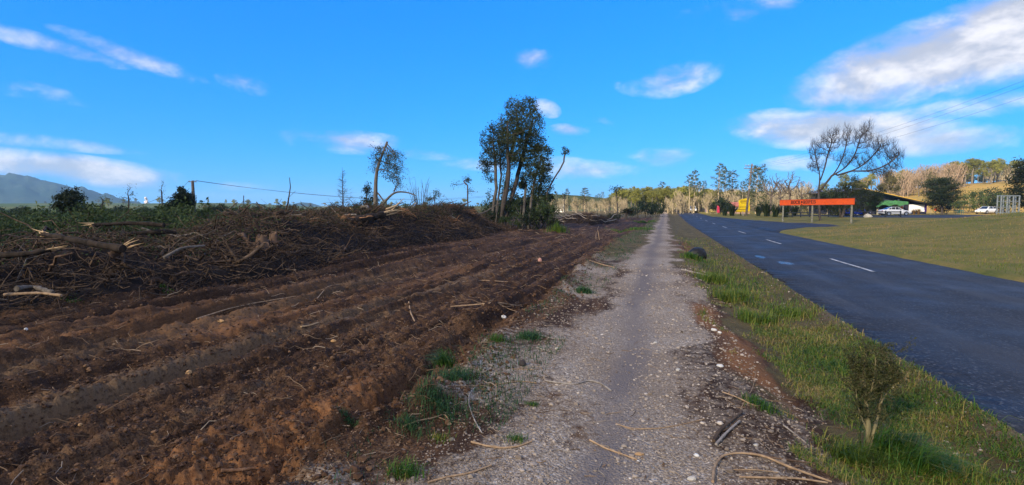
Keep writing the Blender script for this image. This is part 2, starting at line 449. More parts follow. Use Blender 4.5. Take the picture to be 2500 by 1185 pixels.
def ground_mat():
    m, N, b = new_mat('ground_cover')
    co = N.n('ShaderNodeTexCoord').outputs['Object']
    at = {k: N.attr('w_' + k) for k in ('dirt', 'gravel', 'grass', 'worn', 'clay', 'pale', 'wood', 'gold', 'lawn')}
    # soil: dark humus, brown, with a fibrous litter
    st = N.n('ShaderNodeMapping'); st.inputs['Scale'].default_value = (1.0, 0.11, 1.0); N.put(st.inputs[0], co)
    n1 = N.noise(st.outputs[0], 2.3, 7, 0.72, 0.5)
    n2 = N.noise(co, 22.0, 5, 0.7)
    n3 = N.noise(co, 140.0, 3, 0.6)
    n0 = N.noise(co, 0.33, 4, 0.6)
    soil = N.ramp(n1, [(0.34, (0.019, 0.0100, 0.006)), (0.46, (0.056, 0.0295, 0.0150)), (0.56, (0.130, 0.071, 0.036)), (0.67, (0.27, 0.165, 0.086))])
    soil = N.mix(N.rng(n2, 0.35, 0.75, 0, 0.6), soil, (0.028, 0.015, 0.010, 1))
    n5 = N.noise(co, 60.0, 4, 0.7)
    soil = N.mix(N.rng(n5, 0.46, 0.62, 0, 0.75), soil, (0.020, 0.010, 0.007, 1))
    soil = N.mix(N.rng(N.noise(co, 85.0, 4, 0.7), 0.56, 0.70, 0, 0.55), soil, (0.20, 0.12, 0.065, 1))
    soil = N.mix(N.rng(n3, 0.62, 0.78, 0, 0.7), soil, (0.19, 0.12, 0.075, 1))
    clayc = N.mix(N.rng(n2, 0.3, 0.7), (0.15, 0.062, 0.024, 1), (0.30, 0.145, 0.06, 1))
    soil = N.mix(N.math('MULTIPLY', at['clay'], N.rng(n1, 0.3, 0.6)), soil, clayc)
    palec = N.mix(N.rng(n2, 0.3, 0.7), (0.14, 0.088, 0.05, 1), (0.25, 0.17, 0.10, 1))
    soil = N.mix(N.math('MULTIPLY', at['pale'], N.rng(n2, 0.65, 0.4, 0.2, 1.0)), soil, palec)
    # gravel: packed chips of many greys
    vo = N.n('ShaderNodeTexVoronoi'); vo.inputs['Scale'].default_value = 55.0; N.put(vo.inputs['Vector'], co)
    vo2 = N.n('ShaderNodeTexVoronoi'); vo2.inputs['Scale'].default_value = 130.0; N.put(vo2.inputs['Vector'], co)
    sv = N.n('ShaderNodeSeparateColor'); N.put(sv.inputs[0], vo.outputs['Color'])
    sv2 = N.n('ShaderNodeSeparateColor'); N.put(sv2.inputs[0], vo2.outputs['Color'])
    chip = N.ramp(sv.outputs[0], [(0.0, (0.15, 0.118, 0.088)), (0.4, (0.31, 0.25, 0.185)), (0.75, (0.46, 0.38, 0.295)), (1.0, (0.64, 0.57, 0.48))])
    chip2 = N.ramp(sv2.outputs[0], [(0.0, (0.14, 0.108, 0.080)), (0.6, (0.34, 0.275, 0.205)), (1.0, (0.55, 0.47, 0.375))])
    grav = N.mix(N.rng(n2, 0.42, 0.58), chip, chip2)
    grav = N.mix(N.rng(n0, 0.40, 0.62, 0, 0.6), grav, (0.21, 0.150, 0.095, 1))
    wornc = N.mix(N.rng(n3, 0.3, 0.7), (0.15, 0.125, 0.110, 1), (0.225, 0.19, 0.168, 1))
    grav = N.mix(at['worn'], grav, wornc)
    # grass thatch
    g1 = N.noise(co, 1.3, 5, 0.65)
    thatch = N.ramp(g1, [(0.28, (0.065, 0.058, 0.024)), (0.45, (0.125, 0.102, 0.044)), (0.58, (0.165, 0.130, 0.052)), (0.75, (0.21, 0.145, 0.075))])
    thatch = N.mix(N.rng(n3, 0.38, 0.66, 0, 0.8), thatch, (0.030, 0.024, 0.012, 1))
    thatch = N.mix(N.rng(n2, 0.48, 0.7, 0, 0.7), thatch, (0.10, 0.068, 0.038, 1))
    lawn = N.ramp(N.noise(co, 0.5, 6, 0.7), [(0.3, (0.095, 0.112, 0.020)), (0.45, (0.16, 0.15, 0.034)), (0.58, (0.225, 0.175, 0.046)), (0.72, (0.265, 0.18, 0.062))])
    lawn = N.mix(N.rng(n2, 0.42, 0.68, 0, 0.5), lawn, (0.07, 0.062, 0.022, 1))
    thatch = N.mix(at['lawn'], thatch, lawn)
    gold = N.mix(N.rng(N.noise(co, 0.08, 5, 0.6), 0.35, 0.65), (0.36, 0.225, 0.06, 1), (0.24, 0.18, 0.05, 1))
    # break up the borders
    edge = N.math('MULTIPLY', N.math('SUBTRACT', N.noise(co, 9.0, 7, 0.78), 0.5), 1.9)
    def brk(a): return N.rng(N.math('ADD', a, edge), 0.22, 0.78)
    col = N.mix(brk(at['gravel']), soil, grav)
    col = N.mix(brk(at['grass']), col, thatch)
    col = N.mix(at['gold'], col, gold)
    far = N.mix(N.rng(N.noise(co, 0.02, 4, 0.6), 0.4, 0.6), (0.030, 0.062, 0.015, 1), (0.075, 0.088, 0.024, 1))
    col = N.mix(at['wood'], col, far)
    N.put(b.inputs['Base Color'], col)
    b.inputs['Roughness'].default_value = 0.95; b.inputs['Specular IOR Level'].default_value = 0.15
    bp = N.n('ShaderNodeBump'); bp.inputs['Strength'].default_value = 0.7; bp.inputs['Distance'].default_value = 0.02
    hgt = N.math('ADD', N.math('MULTIPLY', n2, 1.2), N.math('ADD', N.math('MULTIPLY', n3, 0.35), N.math('MULTIPLY', N.math('MULTIPLY', vo.outputs['Distance'], -1.0), at['gravel'])))
    N.put(bp.inputs['Height'], hgt); N.put(b.inputs['Normal'], bp.outputs[0])
    return m
M_GROUND = ground_mat()

# ------------------------------------------------------------------ the ground: one polar sheet cut into its zones
def make_ground():
    fine = np.linspace(R(-58), R(58), 520)
    coarse = np.linspace(R(58), R(302), 42)[1:-1]
    th = np.concatenate([fine, coarse])
    rs = [0.5]
    while rs[-1] < 4800:
        r = rs[-1]
        rs.append(r * (1 + (0.0075 if r < 14 else 0.011 if r < 45 else 0.022 if r < 300 else 0.05)))
    rs = np.array(rs)
    nt, nr = len(th), len(rs)
    A, RR = np.meshgrid(th, rs)                 # angle to the left of the camera axis is negative x
    ax, ay = RGT[:2], FWD[:2] / np.linalg.norm(FWD[:2])
    X = RR * (np.sin(A) * ax[0] + np.cos(A) * ay[0]); Y = RR * (np.sin(A) * ax[1] + np.cos(A) * ay[1])
    X, Y = X.ravel(), Y.ravel()
    V = np.stack([X, Y, Z(X, Y)], -1)
    V = np.vstack([V, [0, 0, zf(0.01, 0.01)]])
    i = np.arange(nr - 1)[:, None] * nt; j = np.arange(nt)[None]; j2 = (j + 1) % nt
    Q = np.stack([i + j, i + j2, i + nt + j2, i + nt + j], -1).reshape(-1, 4)[:, ::-1]
    fc = V[Q].mean(1)
    zn = zone(fc[:, 0], fc[:, 1])
    zn = np.where(zn == 5, 2, zn)
    # weights of surface cover (what lies there, not light)
    x, y = V[:, 0], V[:, 1]
    r = np.hypot(x, y)
    de = dirt_edge(y)
    reach = (1 - smooth(85, 110, y)) * smooth(-60, -50, x)
    dirt = (1 - smooth(-0.3, 0.3, x - de)) * reach
    path = smooth(-1.55, -0.7, x - 0.25 * (1 - smooth(4, 8, y)) + 0.8 * fbm(x * .8, y * .8, 70, 4)) * (1 - smooth(0.30, 0.85, x + 0.7 * fbm(x * .8, y * .8, 71, 4)))
    side = smooth(.28, .75, np.abs(x + .45))
    path = path * (1 - side * np.clip(.30 + .9 * fbm(x * 1.4, y * 1.0, 94, 4), 0, .75))
    shoulder = 0.5 * smooth(2.3, 2.65, x + 0.5 * fbm(x * 1.5, y * 1.5, 72, 3)) * (1 - smooth(8.1, 8.3, x))
    gravel = np.clip(path + shoulder, 0, 1) * (1 - smooth(140, 160, y))
    strip = smooth(-0.25, 0.15, x - de) * (1 - smooth(-.75, -.35, x))
    gravel = np.maximum(gravel, 0.68 * strip * smooth(-.45, .25, fbm(x * 1.2, y * .9, 91, 3)))
    grass = np.clip(1 - dirt - path - 0.9 * shoulder, 0, 1)
    grass = grass * (1 - strip * (1 - smooth(13, 22, y)))
    grass = grass * (1 - .85 * smooth(-.2, .2, x) * (1 - smooth(.75, 1.2, x + .5 * fbm(x * 2, y * 2, 95, 3))) * (1 - smooth(12, 18, y)))
    gravel = np.maximum(gravel, .45 * smooth(-.2, .2, x) * (1 - smooth(.7, 1.1, x)) * (1 - smooth(12, 18, y)))
    claybank = np.exp(-((x - 0.78 - 0.10 * (7.5 - np.clip(y, 5, 9.5)) + 0.3 * fbm(x, y, 79, 3)) / 0.22) ** 2) * smooth(5.0, 5.8, y) * (1 - smooth(8.8, 10.2, y))
    grass = np.clip(grass - 1.2 * claybank, 0, 1)
    gravel = np.clip(gravel - 0.9 * claybank, 0, 1)
    scrape = np.exp(-((x - 0.9) / 0.5) ** 2) * smooth(19, 21, y) * (1 - smooth(27, 29, y)) * 0.8
    near_bare = (1 - smooth(4.6, 5.8, y + 0.8 * fbm(x * 2, y * 2, 92, 3))) * smooth(.15, .45, x) * (1 - smooth(1.0, 1.35, x + 0.5 * fbm(x * 1.5, y * 1.5, 93, 3)))
    grass = np.clip(grass - .9 * near_bare, 0, 1)
    gravel = np.clip(np.maximum(gravel, .42 * near_bare) - .35 * near_bare * path, 0, 1)
    bare = 0.6 * np.exp(-((x - 1.15) / 0.35) ** 2 - ((y - 4.6) / 0.6) ** 2)
    grass = np.clip(grass - 0.8 * bare - scrape, 0, 1)
    clay = np.clip(claybank * 1.3 + scrape + smooth(0.12, 0.38, fbm(x * 0.7, y * 0.28, 74, 3)) * dirt * (0.25 + 0.75 * (1 - smooth(5, 12, r))), 0, 1)
    clay = np.clip(clay + np.exp(-((x + 2.75) / 0.35) ** 2) * (1 - smooth(3.5, 5, y)) * 1.2, 0, 1)
    trk = np.exp(-((x + 5.2 - 0.12 * (y - 4) * 0.5 + 0.15 * fbm(y * .4, y * 0, 75, 2)) / 0.22) ** 2) * smooth(0.5, 2, y) * (1 - smooth(9, 14, y))
    trk2 = np.exp(-((x + 7.0 + 0.2 * fbm(y * .4, y * 0, 76, 2)) / 0.3) ** 2) * 0.5 * (1 - smooth(9, 16, y))
    pale = np.clip((trk + trk2) * dirt, 0, 1)
    worn = np.exp(-((x + 0.45 - 0.2 * fbm(y * 0.4, y * 0, 77, 2)) / 0.2) ** 2)
    worn = worn + 0.5 * smooth(0.0, 0.35, fbm(x * 0.8, y * 0.5, 78, 2)) * np.exp(-((x + 0.45) / 0.5) ** 2)
    worn = np.clip(worn * (0.95 + 0.5 * fbm(x * 2, y * 1.2, 90, 3)), 0, 1) * path
    hill = smooth(112, 124, y + 0.35 * (x - 60)) * smooth(30, 60, x - 0.12 * (y - 110)) * (1 - smooth(330, 420, y))
    wood = np.clip(smooth(70, 130, r) * (x < -45), 0, 1) + smooth(170, 240, y) * (1 - hill)
    Wt = {'lawn': smooth(7.5, 8.0, x) * (1 - smooth(140, 160, y)), 'dirt': dirt, 'gravel': gravel, 'grass': grass, 'worn': worn, 'clay': clay, 'pale': pale, 'wood': np.clip(wood, 0, 1), 'gold': hill * 0.95}
    names = {0: 'ground', 1: 'dirt_clearing', 2: 'gravel_path', 3: 'grass_verge', 4: 'grass_bank'}
    fan = np.stack([np.arange(nt), (np.arange(nt) + 1) % nt, np.full(nt, len(V) - 1)], -1)
    for k, nm in names.items():
        q = Q[zn == k]
        ids, inv = np.unique(np.concatenate([q.ravel(), fan.ravel()]) if k == 2 else q.ravel(), return_inverse=True)
        mb = MB(); mb.V = [V[ids]]; mb.n = len(ids)
        mb.T = [np.full(len(ids), .5)]
        mb.F = [inv[:q.size].reshape(-1, 4)]
        if k == 2: mb.F.append(inv[q.size:].reshape(-1, 3))
        mb.M = [np.zeros(len(f)) for f in mb.F]; mb.S = [np.ones(len(f)) for f in mb.F]
        o = mb.build(nm, M_GROUND)
        for a, w in Wt.items():
            at = o.data.attributes.new('w_' + a, 'FLOAT', 'POINT')
            at.data.foreach_set('value', w[ids].astype(np.float32))
        tag(o, kind='structure')
make_ground()

# ------------------------------------------------------------------ road, driveway, car park
def asphalt_mat(name, wheel=True):
    m, N, b = new_mat(name)
    co = N.n('ShaderNodeTexCoord').outputs['Object']
    s = N.n('ShaderNodeSeparateXYZ'); N.put(s.inputs[0], co)
    vo = N.n('ShaderNodeTexVoronoi'); vo.inputs['Scale'].default_value = 42; N.put(vo.inputs['Vector'], co)
    sc = N.n('ShaderNodeSeparateColor'); N.put(sc.inputs[0], vo.outputs['Color'])
    base = N.ramp(sc.outputs[0], [(0, (0.005, 0.0064, 0.0095)), (0.6, (0.0105, 0.0135, 0.020)), (0.88, (0.024, 0.029, 0.039)), (1, (0.08, 0.086, 0.095))])
    if wheel:
        st = N.n('ShaderNodeMapping'); st.inputs['Scale'].default_value = (1.0, 0.10, 1.0); N.put(st.inputs[0], co)
        w = N.noise(st.outputs[0], 2.2, 5, 0.6)
        base = N.mix(N.rng(w, 0.50, 0.72, 0, 0.55), base, (0.055, 0.060, 0.069, 1))
        for wx in (3.75, 5.0, 6.2, 7.35):            # polished wheel tracks
            q = N.math('DIVIDE', N.math('SUBTRACT', s.outputs[0], wx), .28)
            k_ = N.math('POWER', 2.718, N.math('MULTIPLY', N.math('MULTIPLY', q, q), -1.0))
            base = N.mix(N.math('MULTIPLY', k_, N.rng(w, 0.3, 0.6, .15, .6)), base, (0.036, 0.041, 0.050, 1))
        w2 = N.noise(st.outputs[0], 0.9, 3, 0.6)
        base = N.mix(N.rng(w2, 0.50, 0.68, 0, 0.5), base, (0.014, 0.015, 0.018, 1))
    N.put(b.inputs['Base Color'], base)
    wet = N.noise(co, 0.55, 4, 0.55)
    rough = N.rng(wet, 0.35, 0.75, 0.80, 0.55)
    if wheel:                                   # two small wet patches left on the seal
        for wx, wy, a_, b_ in ((3.35, 20.6, .16, .7), (3.75, 18.4, .22, .6)):
            dx = N.math('DIVIDE', N.math('SUBTRACT', s.outputs[0], wx), a_); dy = N.math('DIVIDE', N.math('SUBTRACT', s.outputs[1], wy), b_)
            d2 = N.math('ADD', N.math('ADD', N.math('MULTIPLY', dx, dx), N.math('MULTIPLY', dy, dy)), N.math('MULTIPLY', N.math('SUBTRACT', N.noise(co, 5.0, 4, .7), .5), 2.2))
            k_ = N.rng(d2, 1.1, .5)
            rough = N.math('MULTIPLY', rough, N.math('SUBTRACT', 1.0, N.math('MULTIPLY', k_, .62)))
    N.put(b.inputs['Roughness'], rough)
    b.inputs['Specular IOR Level'].default_value = 0.45
    bp = N.n('ShaderNodeBump'); bp.inputs['Strength'].default_value = 0.6; bp.inputs['Distance'].default_value = 0.008
    N.put(bp.inputs['Height'], vo.outputs['Distance']); N.put(b.inputs['Normal'], bp.outputs[0])
    return m
M_ASPH = asphalt_mat('chip_seal')
M_PARK = asphalt_mat('car_park_seal', False)
M_PAINT = simple('road_paint', (0.42, 0.42, 0.41), 0.7, var=0.6, scale=9)

def sheet(name, A, B, nu, nv, zfun, mat, skirt=0.05, jag=0.0, kind='structure'):
    """sheet between two edge lines A and B (arrays of x,y with the same count)"""
    t = np.linspace(0, 1, nv)
    P = A[:, None] * (1 - t)[None, :, None] + B[:, None] * t[None, :, None]
    X, Y = P[..., 0], P[..., 1]
    V = np.stack([X, Y, zfun(X, Y)], -1)
    n = len(A)
    V = np.concatenate([V[:, :1] - [0, 0, skirt], V, V[:, -1:] - [0, 0, skirt]], 1)
    m = nv + 2
    i = np.arange(n - 1)[:, None] * m; j = np.arange(m - 1)[None]
    Q = np.stack([i + j, i + j + 1, i + m + j + 1, i + m + j], -1).reshape(-1, 4)
    mb = MB(); mb.add(V.reshape(-1, 3), Q)
    o = mb.build(name, mat); tag(o, kind=kind)
    return o

ys = np.concatenate([np.arange(-25, 2, 0.5), np.arange(2, 25, 0.06), np.arange(25, 80, 0.3), np.arange(80, 236, 2.0)])
eL = ROAD_L + 0.2 * fbm(ys * 0.8, ys * 0, 80, 2) + 0.14 * fbm(ys * 4, ys * 0, 81, 4, .7)
eR = ROAD_R + 0.12 * fbm(ys * 0.8, ys * 0, 82, 2) + 0.06 * fbm(ys * 4, ys * 0, 83, 3)
sheet('road', np.stack([eL, ys], -1), np.stack([eR, ys], -1), 0, 12, lambda x, y: np.where(y > 160, np.minimum(road_z(x, y), Z(x, y) + 0.05), road_z(x, y)), M_ASPH)

def poly(pts, n=60):
    p = np.array(pts, float); d = np.concatenate([[0], np.cumsum(np.linalg.norm(np.diff(p, axis=0), axis=1))])
    s = np.linspace(0, d[-1], n)
    out = np.stack([np.interp(s, d, p[:, i]) for i in range(p.shape[1])], -1)
    for _ in range(3):
        out[1:-1] = (out[:-2] + 2 * out[1:-1] + out[2:]) / 4
    return out
dA = poly([(8.0, 42), (9.2, 46), (11.5, 50.5), (14.0, 54.5), (16.5, 57.5)])
dB = poly([(8.0, 101), (10.6, 84), (12.6, 75), (14.6, 66.0), (16.5, 60.5)])
sheet('driveway', dA, dB, 0, 24, lambda x, y: np.maximum(Z(x, y) + 0.012, road_z(x, y) - 0.004) + 0.004, M_PARK, 0.08)
cA = poly([(24, 77), (34, 76), (52, 80), (80, 92), (112, 108)])
cB = poly([(22, 108), (36, 111), (54, 113), (82, 118), (116, 124)])
sheet('car_park', cA, cB, 0, 24, lambda x, y: Z(x, y) + 0.02, M_PARK, 0.08)
# worn centre-line dashes and the mouth of the driveway
def dash(y0, y1, xc=5.53, wdt=0.10):
    yy = np.linspace(y0, y1, 10)
    wv = 0.02 * fbm(yy * 3, yy * 0, 84, 2)
    return sheet('road_marking', np.stack([xc - wdt / 2 + wv, yy], -1), np.stack([xc + wdt / 2 + wv, yy], -1), 0, 3, lambda x, y: road_z(x, y) + 0.004, M_PAINT, 0.003)
for k in range(13):
    y0 = 4.4 + 11.9 * k
    dash(y0, y0 + 3.9)
# ------------------------------------------------------------------ the cloud whose shade lies over the near ground
def shade_cloud():
    m, N, b = new_mat('cloud_white')
    b.inputs['Base Color'].default_value = (0.86, 0.87, 0.9, 1); b.inputs['Roughness'].default_value = 1.0
    b.inputs['Specular IOR Level'].default_value = 0.0
    tr = N.n('ShaderNodeBsdfTransparent'); ms = N.n('ShaderNodeMixShader'); ms.inputs[0].default_value = 0.56   # thin enough to let a little sun through
    N.t.links.new(b.outputs[0], ms.inputs[1]); N.t.links.new(tr.outputs[0], ms.inputs[2]); N.t.links.new(ms.outputs[0], N.t.nodes['Material Output'].inputs['Surface'])
    H = 620.0
    shift = SUN_DIR / SUN_DIR[2] * H                 # from a point on the ground up along the sun's rays
    nx, ny = 90, 60
    u, v = np.meshgrid(np.linspace(-1, 1, nx), np.linspace(-1, 1, ny), indexing='ij')
    gx = -165 + 385 * u; gy = -75 + 182 * v        # the patch of ground it shades
    e = np.maximum(np.abs(u) ** 3 + np.abs(v) ** 3, 0) ** (1 / 3.0)
    t = np.clip(1 - e, 0, 1) ** 0.5
    gx2 = gx + 14 * fbm(gx * 0.02, gy * 0.02, 300, 3); gy2 = gy + 16 * fbm(gx * 0.02, gy * 0.02, 301, 3)
    top = t * (60 + 50 * fbm(gx * 0.012, gy * 0.012, 302, 4)) + 14 * t * fbm(gx * 0.05, gy * 0.05, 303, 3)
    bot = -t * (10 + 10 * fbm(gx * 0.015, gy * 0.015, 304, 3))
    mb = MB()
    for zz, flip in ((top, False), (bot, True)):
        P = np.stack([gx2 + shift[0], gy2 + shift[1], H + zz], -1)
        i = np.arange(nx - 1)[:, None] * ny; j = np.arange(ny - 1)[None]
        Q = np.stack([i + j, i + ny + j, i + ny + j + 1, i + j + 1], -1).reshape(-1, 4)
        mb.add(P.reshape(-1, 3), Q[:, ::-1] if flip else Q)
    o = mb.build('cumulus_cloud', m)
    tag(o, 'broad flat-based cloud drifting across the sun behind the viewer', 'cloud')
shade_cloud()

# ------------------------------------------------------------------ forested mountain and far ridges
def forest_far_mat(name, a, b_, sc):
    m, N, b = new_mat(name)
    co = N.n('ShaderNodeTexCoord').outputs['Object']
    n1 = N.noise(co, sc, 6, 0.7); n2 = N.noise(co, sc * 12, 4, 0.7)
    c = N.mix(N.rng(n1, 0.35, 0.65), (*a, 1), (*b_, 1))
    c = N.mix(N.rng(n2, 0.4, 0.7, 0, 0.5), c, (a[0] * .5, a[1] * .5, a[2] * .5, 1))
    N.put(b.inputs['Base Color'], c); b.inputs['Roughness'].default_value = 1.0; b.inputs['Specular IOR Level'].default_value = 0.0
    bp = N.n('ShaderNodeBump'); bp.inputs['Strength'].default_value = 1.0; bp.inputs['Distance'].default_value = 6.0
    N.put(bp.inputs['Height'], n2); N.put(b.inputs['Normal'], bp.outputs[0])
    return m
M_MOUNT = forest_far_mat('mountain_forest', (0.014, 0.032, 0.026), (0.040, 0.056, 0.044), 0.006)

def mountain(name, prof, depth0, thick, mat, seed, rough):
    """hill whose skyline follows prof: list of (px, py); a solid ridge with a front and a back slope"""
    px = np.linspace(prof[0][0], prof[-1][0], 160)
    py = np.interp(px, [p[0] for p in prof], [p[1] for p in prof])
    nv = 40
    s = np.linspace(-1, 1, nv)
    V = []
    for x, y in zip(px, py):
        top = D(x, y, depth0)
        a = D(x, 512, 1.0) - np.array([0, 0, CAM_H])
        a[2] = 0
        for q in s:
            p = np.array([a[0], a[1]]) * (depth0 + q * thick)
            h = top[2] * (1 - abs(q) ** 1.6)
            h += rough * (1 - abs(q)) * min(1.0, abs(q) * 4) * float(fbm(np.array([x * 0.03]), np.array([q * 5.0]), seed, 4)[0])
            V.append((p[0], p[1], h - 6 * abs(q) + 0 * rough))
    n = len(px)
    i = np.arange(n - 1)[:, None] * nv; j = np.arange(nv - 1)[None]
    Q = np.stack([i + j, i + nv + j, i + nv + j + 1, i + j + 1], -1).reshape(-1, 4)
    mb = MB(); mb.add(np.array(V), Q)
    return tag(mb.build(name, mat), kind='structure')
mountain('mountain', [(-520, 470), (-300, 440), (-120, 427), (0, 427), (60, 432), (130, 447), (180, 459), (225, 464), (265, 478), (300, 490), (345, 500), (400, 506), (470, 512)], 1900, 560, M_MOUNT, 400, 36)
mountain('hills', [(680, 512), (705, 502), (735, 494), (760, 496), (780, 502), (800, 512)], 2000, 250, M_MOUNT, 410, 6)
mountain('hills', [(480, 511), (560, 503), (640, 505), (720, 500), (830, 505), (960, 501), (1100, 505), (1210, 512)], 2100, 350, forest_far_mat('far_paddock', (0.06, 0.10, 0.03), (0.22, 0.19, 0.06), 0.008), 420, 5)
mountain('hills', [(1180, 512), (1260, 486), (1340, 473), (1420, 478), (1480, 484), (1560, 474), (1660, 466), (1760, 470), (1880, 468), (2000, 476), (2080, 500), (2120, 512)], 420, 90, forest_far_mat('near_ridge_wood', (0.055, 0.080, 0.022), (0.13, 0.13, 0.04), 0.05), 430, 4)
# ------------------------------------------------------------------ plant materials
M_BARK_DARK = bark_mat('bark_dark', (0.045, 0.036, 0.030), (0.11, 0.092, 0.078))
M_BARK_GREY = bark_mat('bark_grey', (0.070, 0.060, 0.048), (0.165, 0.145, 0.118))
M_BARK_PALE = bark_mat('bark_pale', (0.20, 0.165, 0.105), (0.37, 0.31, 0.205))
M_BARK_PINK = bark_mat('bark_pinkish', (0.175, 0.125, 0.085), (0.31, 0.235, 0.165))
M_LEAF_KAN = leaf_mat('leaf_kanuka', (0.018, 0.030, 0.010), (0.085, 0.105, 0.034))
M_LEAF_DARK = leaf_mat('leaf_dark_evergreen', (0.010, 0.020, 0.009), (0.036, 0.058, 0.022))
M_LEAF_PINE = leaf_mat('leaf_pine', (0.024, 0.042, 0.016), (0.085, 0.11, 0.038))
M_LEAF_LIME = leaf_mat('leaf_sunlit_green', (0.085, 0.105, 0.018), (0.25, 0.24, 0.05))
M_LEAF_SCRUB = leaf_mat('leaf_scrub', (0.020, 0.042, 0.013), (0.085, 0.12, 0.034))
M_LEAF_OLIVE = leaf_mat('leaf_olive', (0.040, 0.045, 0.018), (0.125, 0.11, 0.042))
M_LEAF_RUST = leaf_mat('leaf_rusty_scrub', (0.07, 0.045, 0.02), (0.19, 0.12, 0.05))
M_FLAX = leaf_mat('leaf_flax', (0.012, 0.026, 0.010), (0.055, 0.075, 0.026), 0.1)

def ell(c, r, n):
    """random points through an ellipsoid, denser toward the skin"""
    d = rng.normal(size=(n, 3)); d /= np.linalg.norm(d, axis=1)[:, None]
    return np.asarray(c) + d * (rng.uniform(0, 1, n) ** 0.42)[:, None] * np.asarray(r)

def colonize(trunks, att, step=0.3, infl=4.0, kill=0.5, iters=90, bias=(0, 0, 0.0), jitter=0.12):
    """space colonisation: grows limbs from trunk polylines toward attractor points. returns pos, parent"""
    pos = []; par = []
    for T in trunks:
        base = -1
        if isinstance(T, tuple): T = T[0]; base = int(np.argmin(np.linalg.norm(np.array(pos) - T[0], axis=1)))
        for k, p in enumerate(T):
            par.append(base if k == 0 else len(pos) - 1); pos.append(np.asarray(p, float))
    P = np.array(pos); par = list(par)
    att = np.asarray(att, float)
    d = np.linalg.norm(att[:, None] - P[None], axis=2)
    near = d.argmin(1); dist = d.min(1)
    bias = np.asarray(bias, float)
    for it in range(iters):
        if len(att) == 0: break
        act = dist < infl
        if not act.any(): break
        vec = att[act] - P[near[act]]; vec /= np.linalg.norm(vec, axis=1)[:, None] + 1e-9
        u, inv = np.unique(near[act], return_inverse=True)
        S = np.zeros((len(u), 3)); np.add.at(S, inv, vec)
        S /= np.linalg.norm(S, axis=1)[:, None] + 1e-9
        S = S + bias + rng.normal(size=S.shape) * jitter
        S /= np.linalg.norm(S, axis=1)[:, None] + 1e-9
        N = P[u] + S * step
        n0 = len(P)
        P = np.vstack([P, N]); par.extend(u.tolist())
        dn = np.linalg.norm(att[:, None] - N[None], axis=2)
        b = dn.min(1) < dist
        near = np.where(b, n0 + dn.argmin(1), near); dist = np.minimum(dist, dn.min(1))
        keep = dist > kill
        att, near, dist = att[keep], near[keep], dist[keep]
        if len(P) > 7000: break
    return P, np.array(par)

def radii(par, tip=0.012, expo=2.3, maxr=None):
    n = len(par); acc = np.zeros(n); kids = np.zeros(n, int)
    for i in range(n):
        if par[i] >= 0: kids[par[i]] += 1
    for i in range(n - 1, -1, -1):
        if kids[i] == 0: acc[i] += tip ** expo
        if par[i] >= 0: acc[par[i]] += acc[i]
    r = acc ** (1 / expo)
    if maxr: 
        roots = [i for i in range(n) if par[i] < 0]
        k = maxr / max(r[i] for i in roots)
        w = np.clip((r - tip) / (r.max() - tip + 1e-9), 0, 1)
        r = r * (1 + (k - 1) * w)
    return r, kids

def wood(mb, P, par, r, sides=5, mat=0, tint=None, min_r=0.0):
    n = len(P); ch = [[] for _ in range(n)]
    for i in range(n):
        if par[i] >= 0: ch[par[i]].append(i)
    starts = [(i, -1) for i in range(n) if par[i] < 0]
    while starts:
        s, p = starts.pop()
        chain = ([p] if p >= 0 else []) + [s]; cur = s
        while ch[cur]:
            k = max(ch[cur], key=lambda q: r[q])
            for q in ch[cur]:
                if q != k: starts.append((q, cur))
            chain.append(k); cur = k
        if len(chain) < 2 or r[chain].max() < min_r: continue
        rr = r[chain].copy()
        if p >= 0: rr[0] = min(rr[0], rr[1] * 1.15)
        rr[-1] *= 0.35
        k = sides if rr.max() > 0.03 else 3
        mb.tube(P[chain], rr, k, tint if tint is not None else float(rng.uniform(.3, .7)), mat)

def stem(a, b, n=8, wob=0.06, sag=(0, 0, 0)):
    a = np.asarray(a, float); b = np.asarray(b, float); L = np.linalg.norm(b - a)
    t = np.linspace(0, 1, n)[:, None]
    p = a + (b - a) * t + np.asarray(sag, float) * np.sin(t * np.pi)
    w = rng.normal(size=(n, 3)) * wob * L / n * 2; w[0] = 0
    return p + np.cumsum(w, 0) * 0.5

def tree_obj(name, base, trunk_mb, crown_mb, mt, mc, label=None, cat='tree', group=None, crown_name='crown'):
    """root empty at the base; geometry given in world coordinates"""
    e = empty(name, tuple(base), label, cat, group)
    for mb, m, nm in ((trunk_mb, mt, 'trunk'), (crown_mb, mc, crown_name)):
        if mb is None or mb.n == 0: continue
        for i in range(len(mb.V)): mb.V[i] = mb.V[i] - np.asarray(base)
        mb.build(nm, m, e)
    return e

def foliage(mb, P, r, par, kids, size, per, spread, thresh, aspect=0.5, up=0.0):
    per = int(per * 2.4) if per > 5 else per
    tips = np.nonzero(r < thresh)[0]
    C = np.repeat(P[tips], per, axis=0)
    C = C + rng.normal(size=C.shape) * spread
    tn = np.repeat(rng.uniform(0, 1, len(tips)), per) * 0.55 + rng.uniform(0, 0.45, len(C))
    mb.leaves(C, size, aspect, tn, up)

def grown(name, base, trunks, clumps, dens, mt, mc, label, cat='tree', group=None, step=0.3, kill=0.5, infl=5.0, tip=0.012,
          maxr=0.18, leaf=0.16, per=10, spread=0.16, thresh=None, bias=(0, 0, 0.05), leafless=False, aspect=0.5, jitter=0.12, sides=6):
    att = np.vstack([ell(c, rr, max(4, int(dens * np.prod(rr) ** (2 / 3.)))) for c, rr in clumps])
    P, par = colonize(trunks, att, step, infl, kill, bias=bias, jitter=jitter)
    r, kids = radii(par, tip, 2.3, maxr)
    t = MB(); wood(t, P, par, r, sides)
    c = None
    if not leafless:
        c = MB(); foliage(c, P, r, par, kids, leaf, per, spread, thresh or tip * 2.1, aspect)
    return tree_obj(name, base, t, c, mt, mc, label, cat, group)

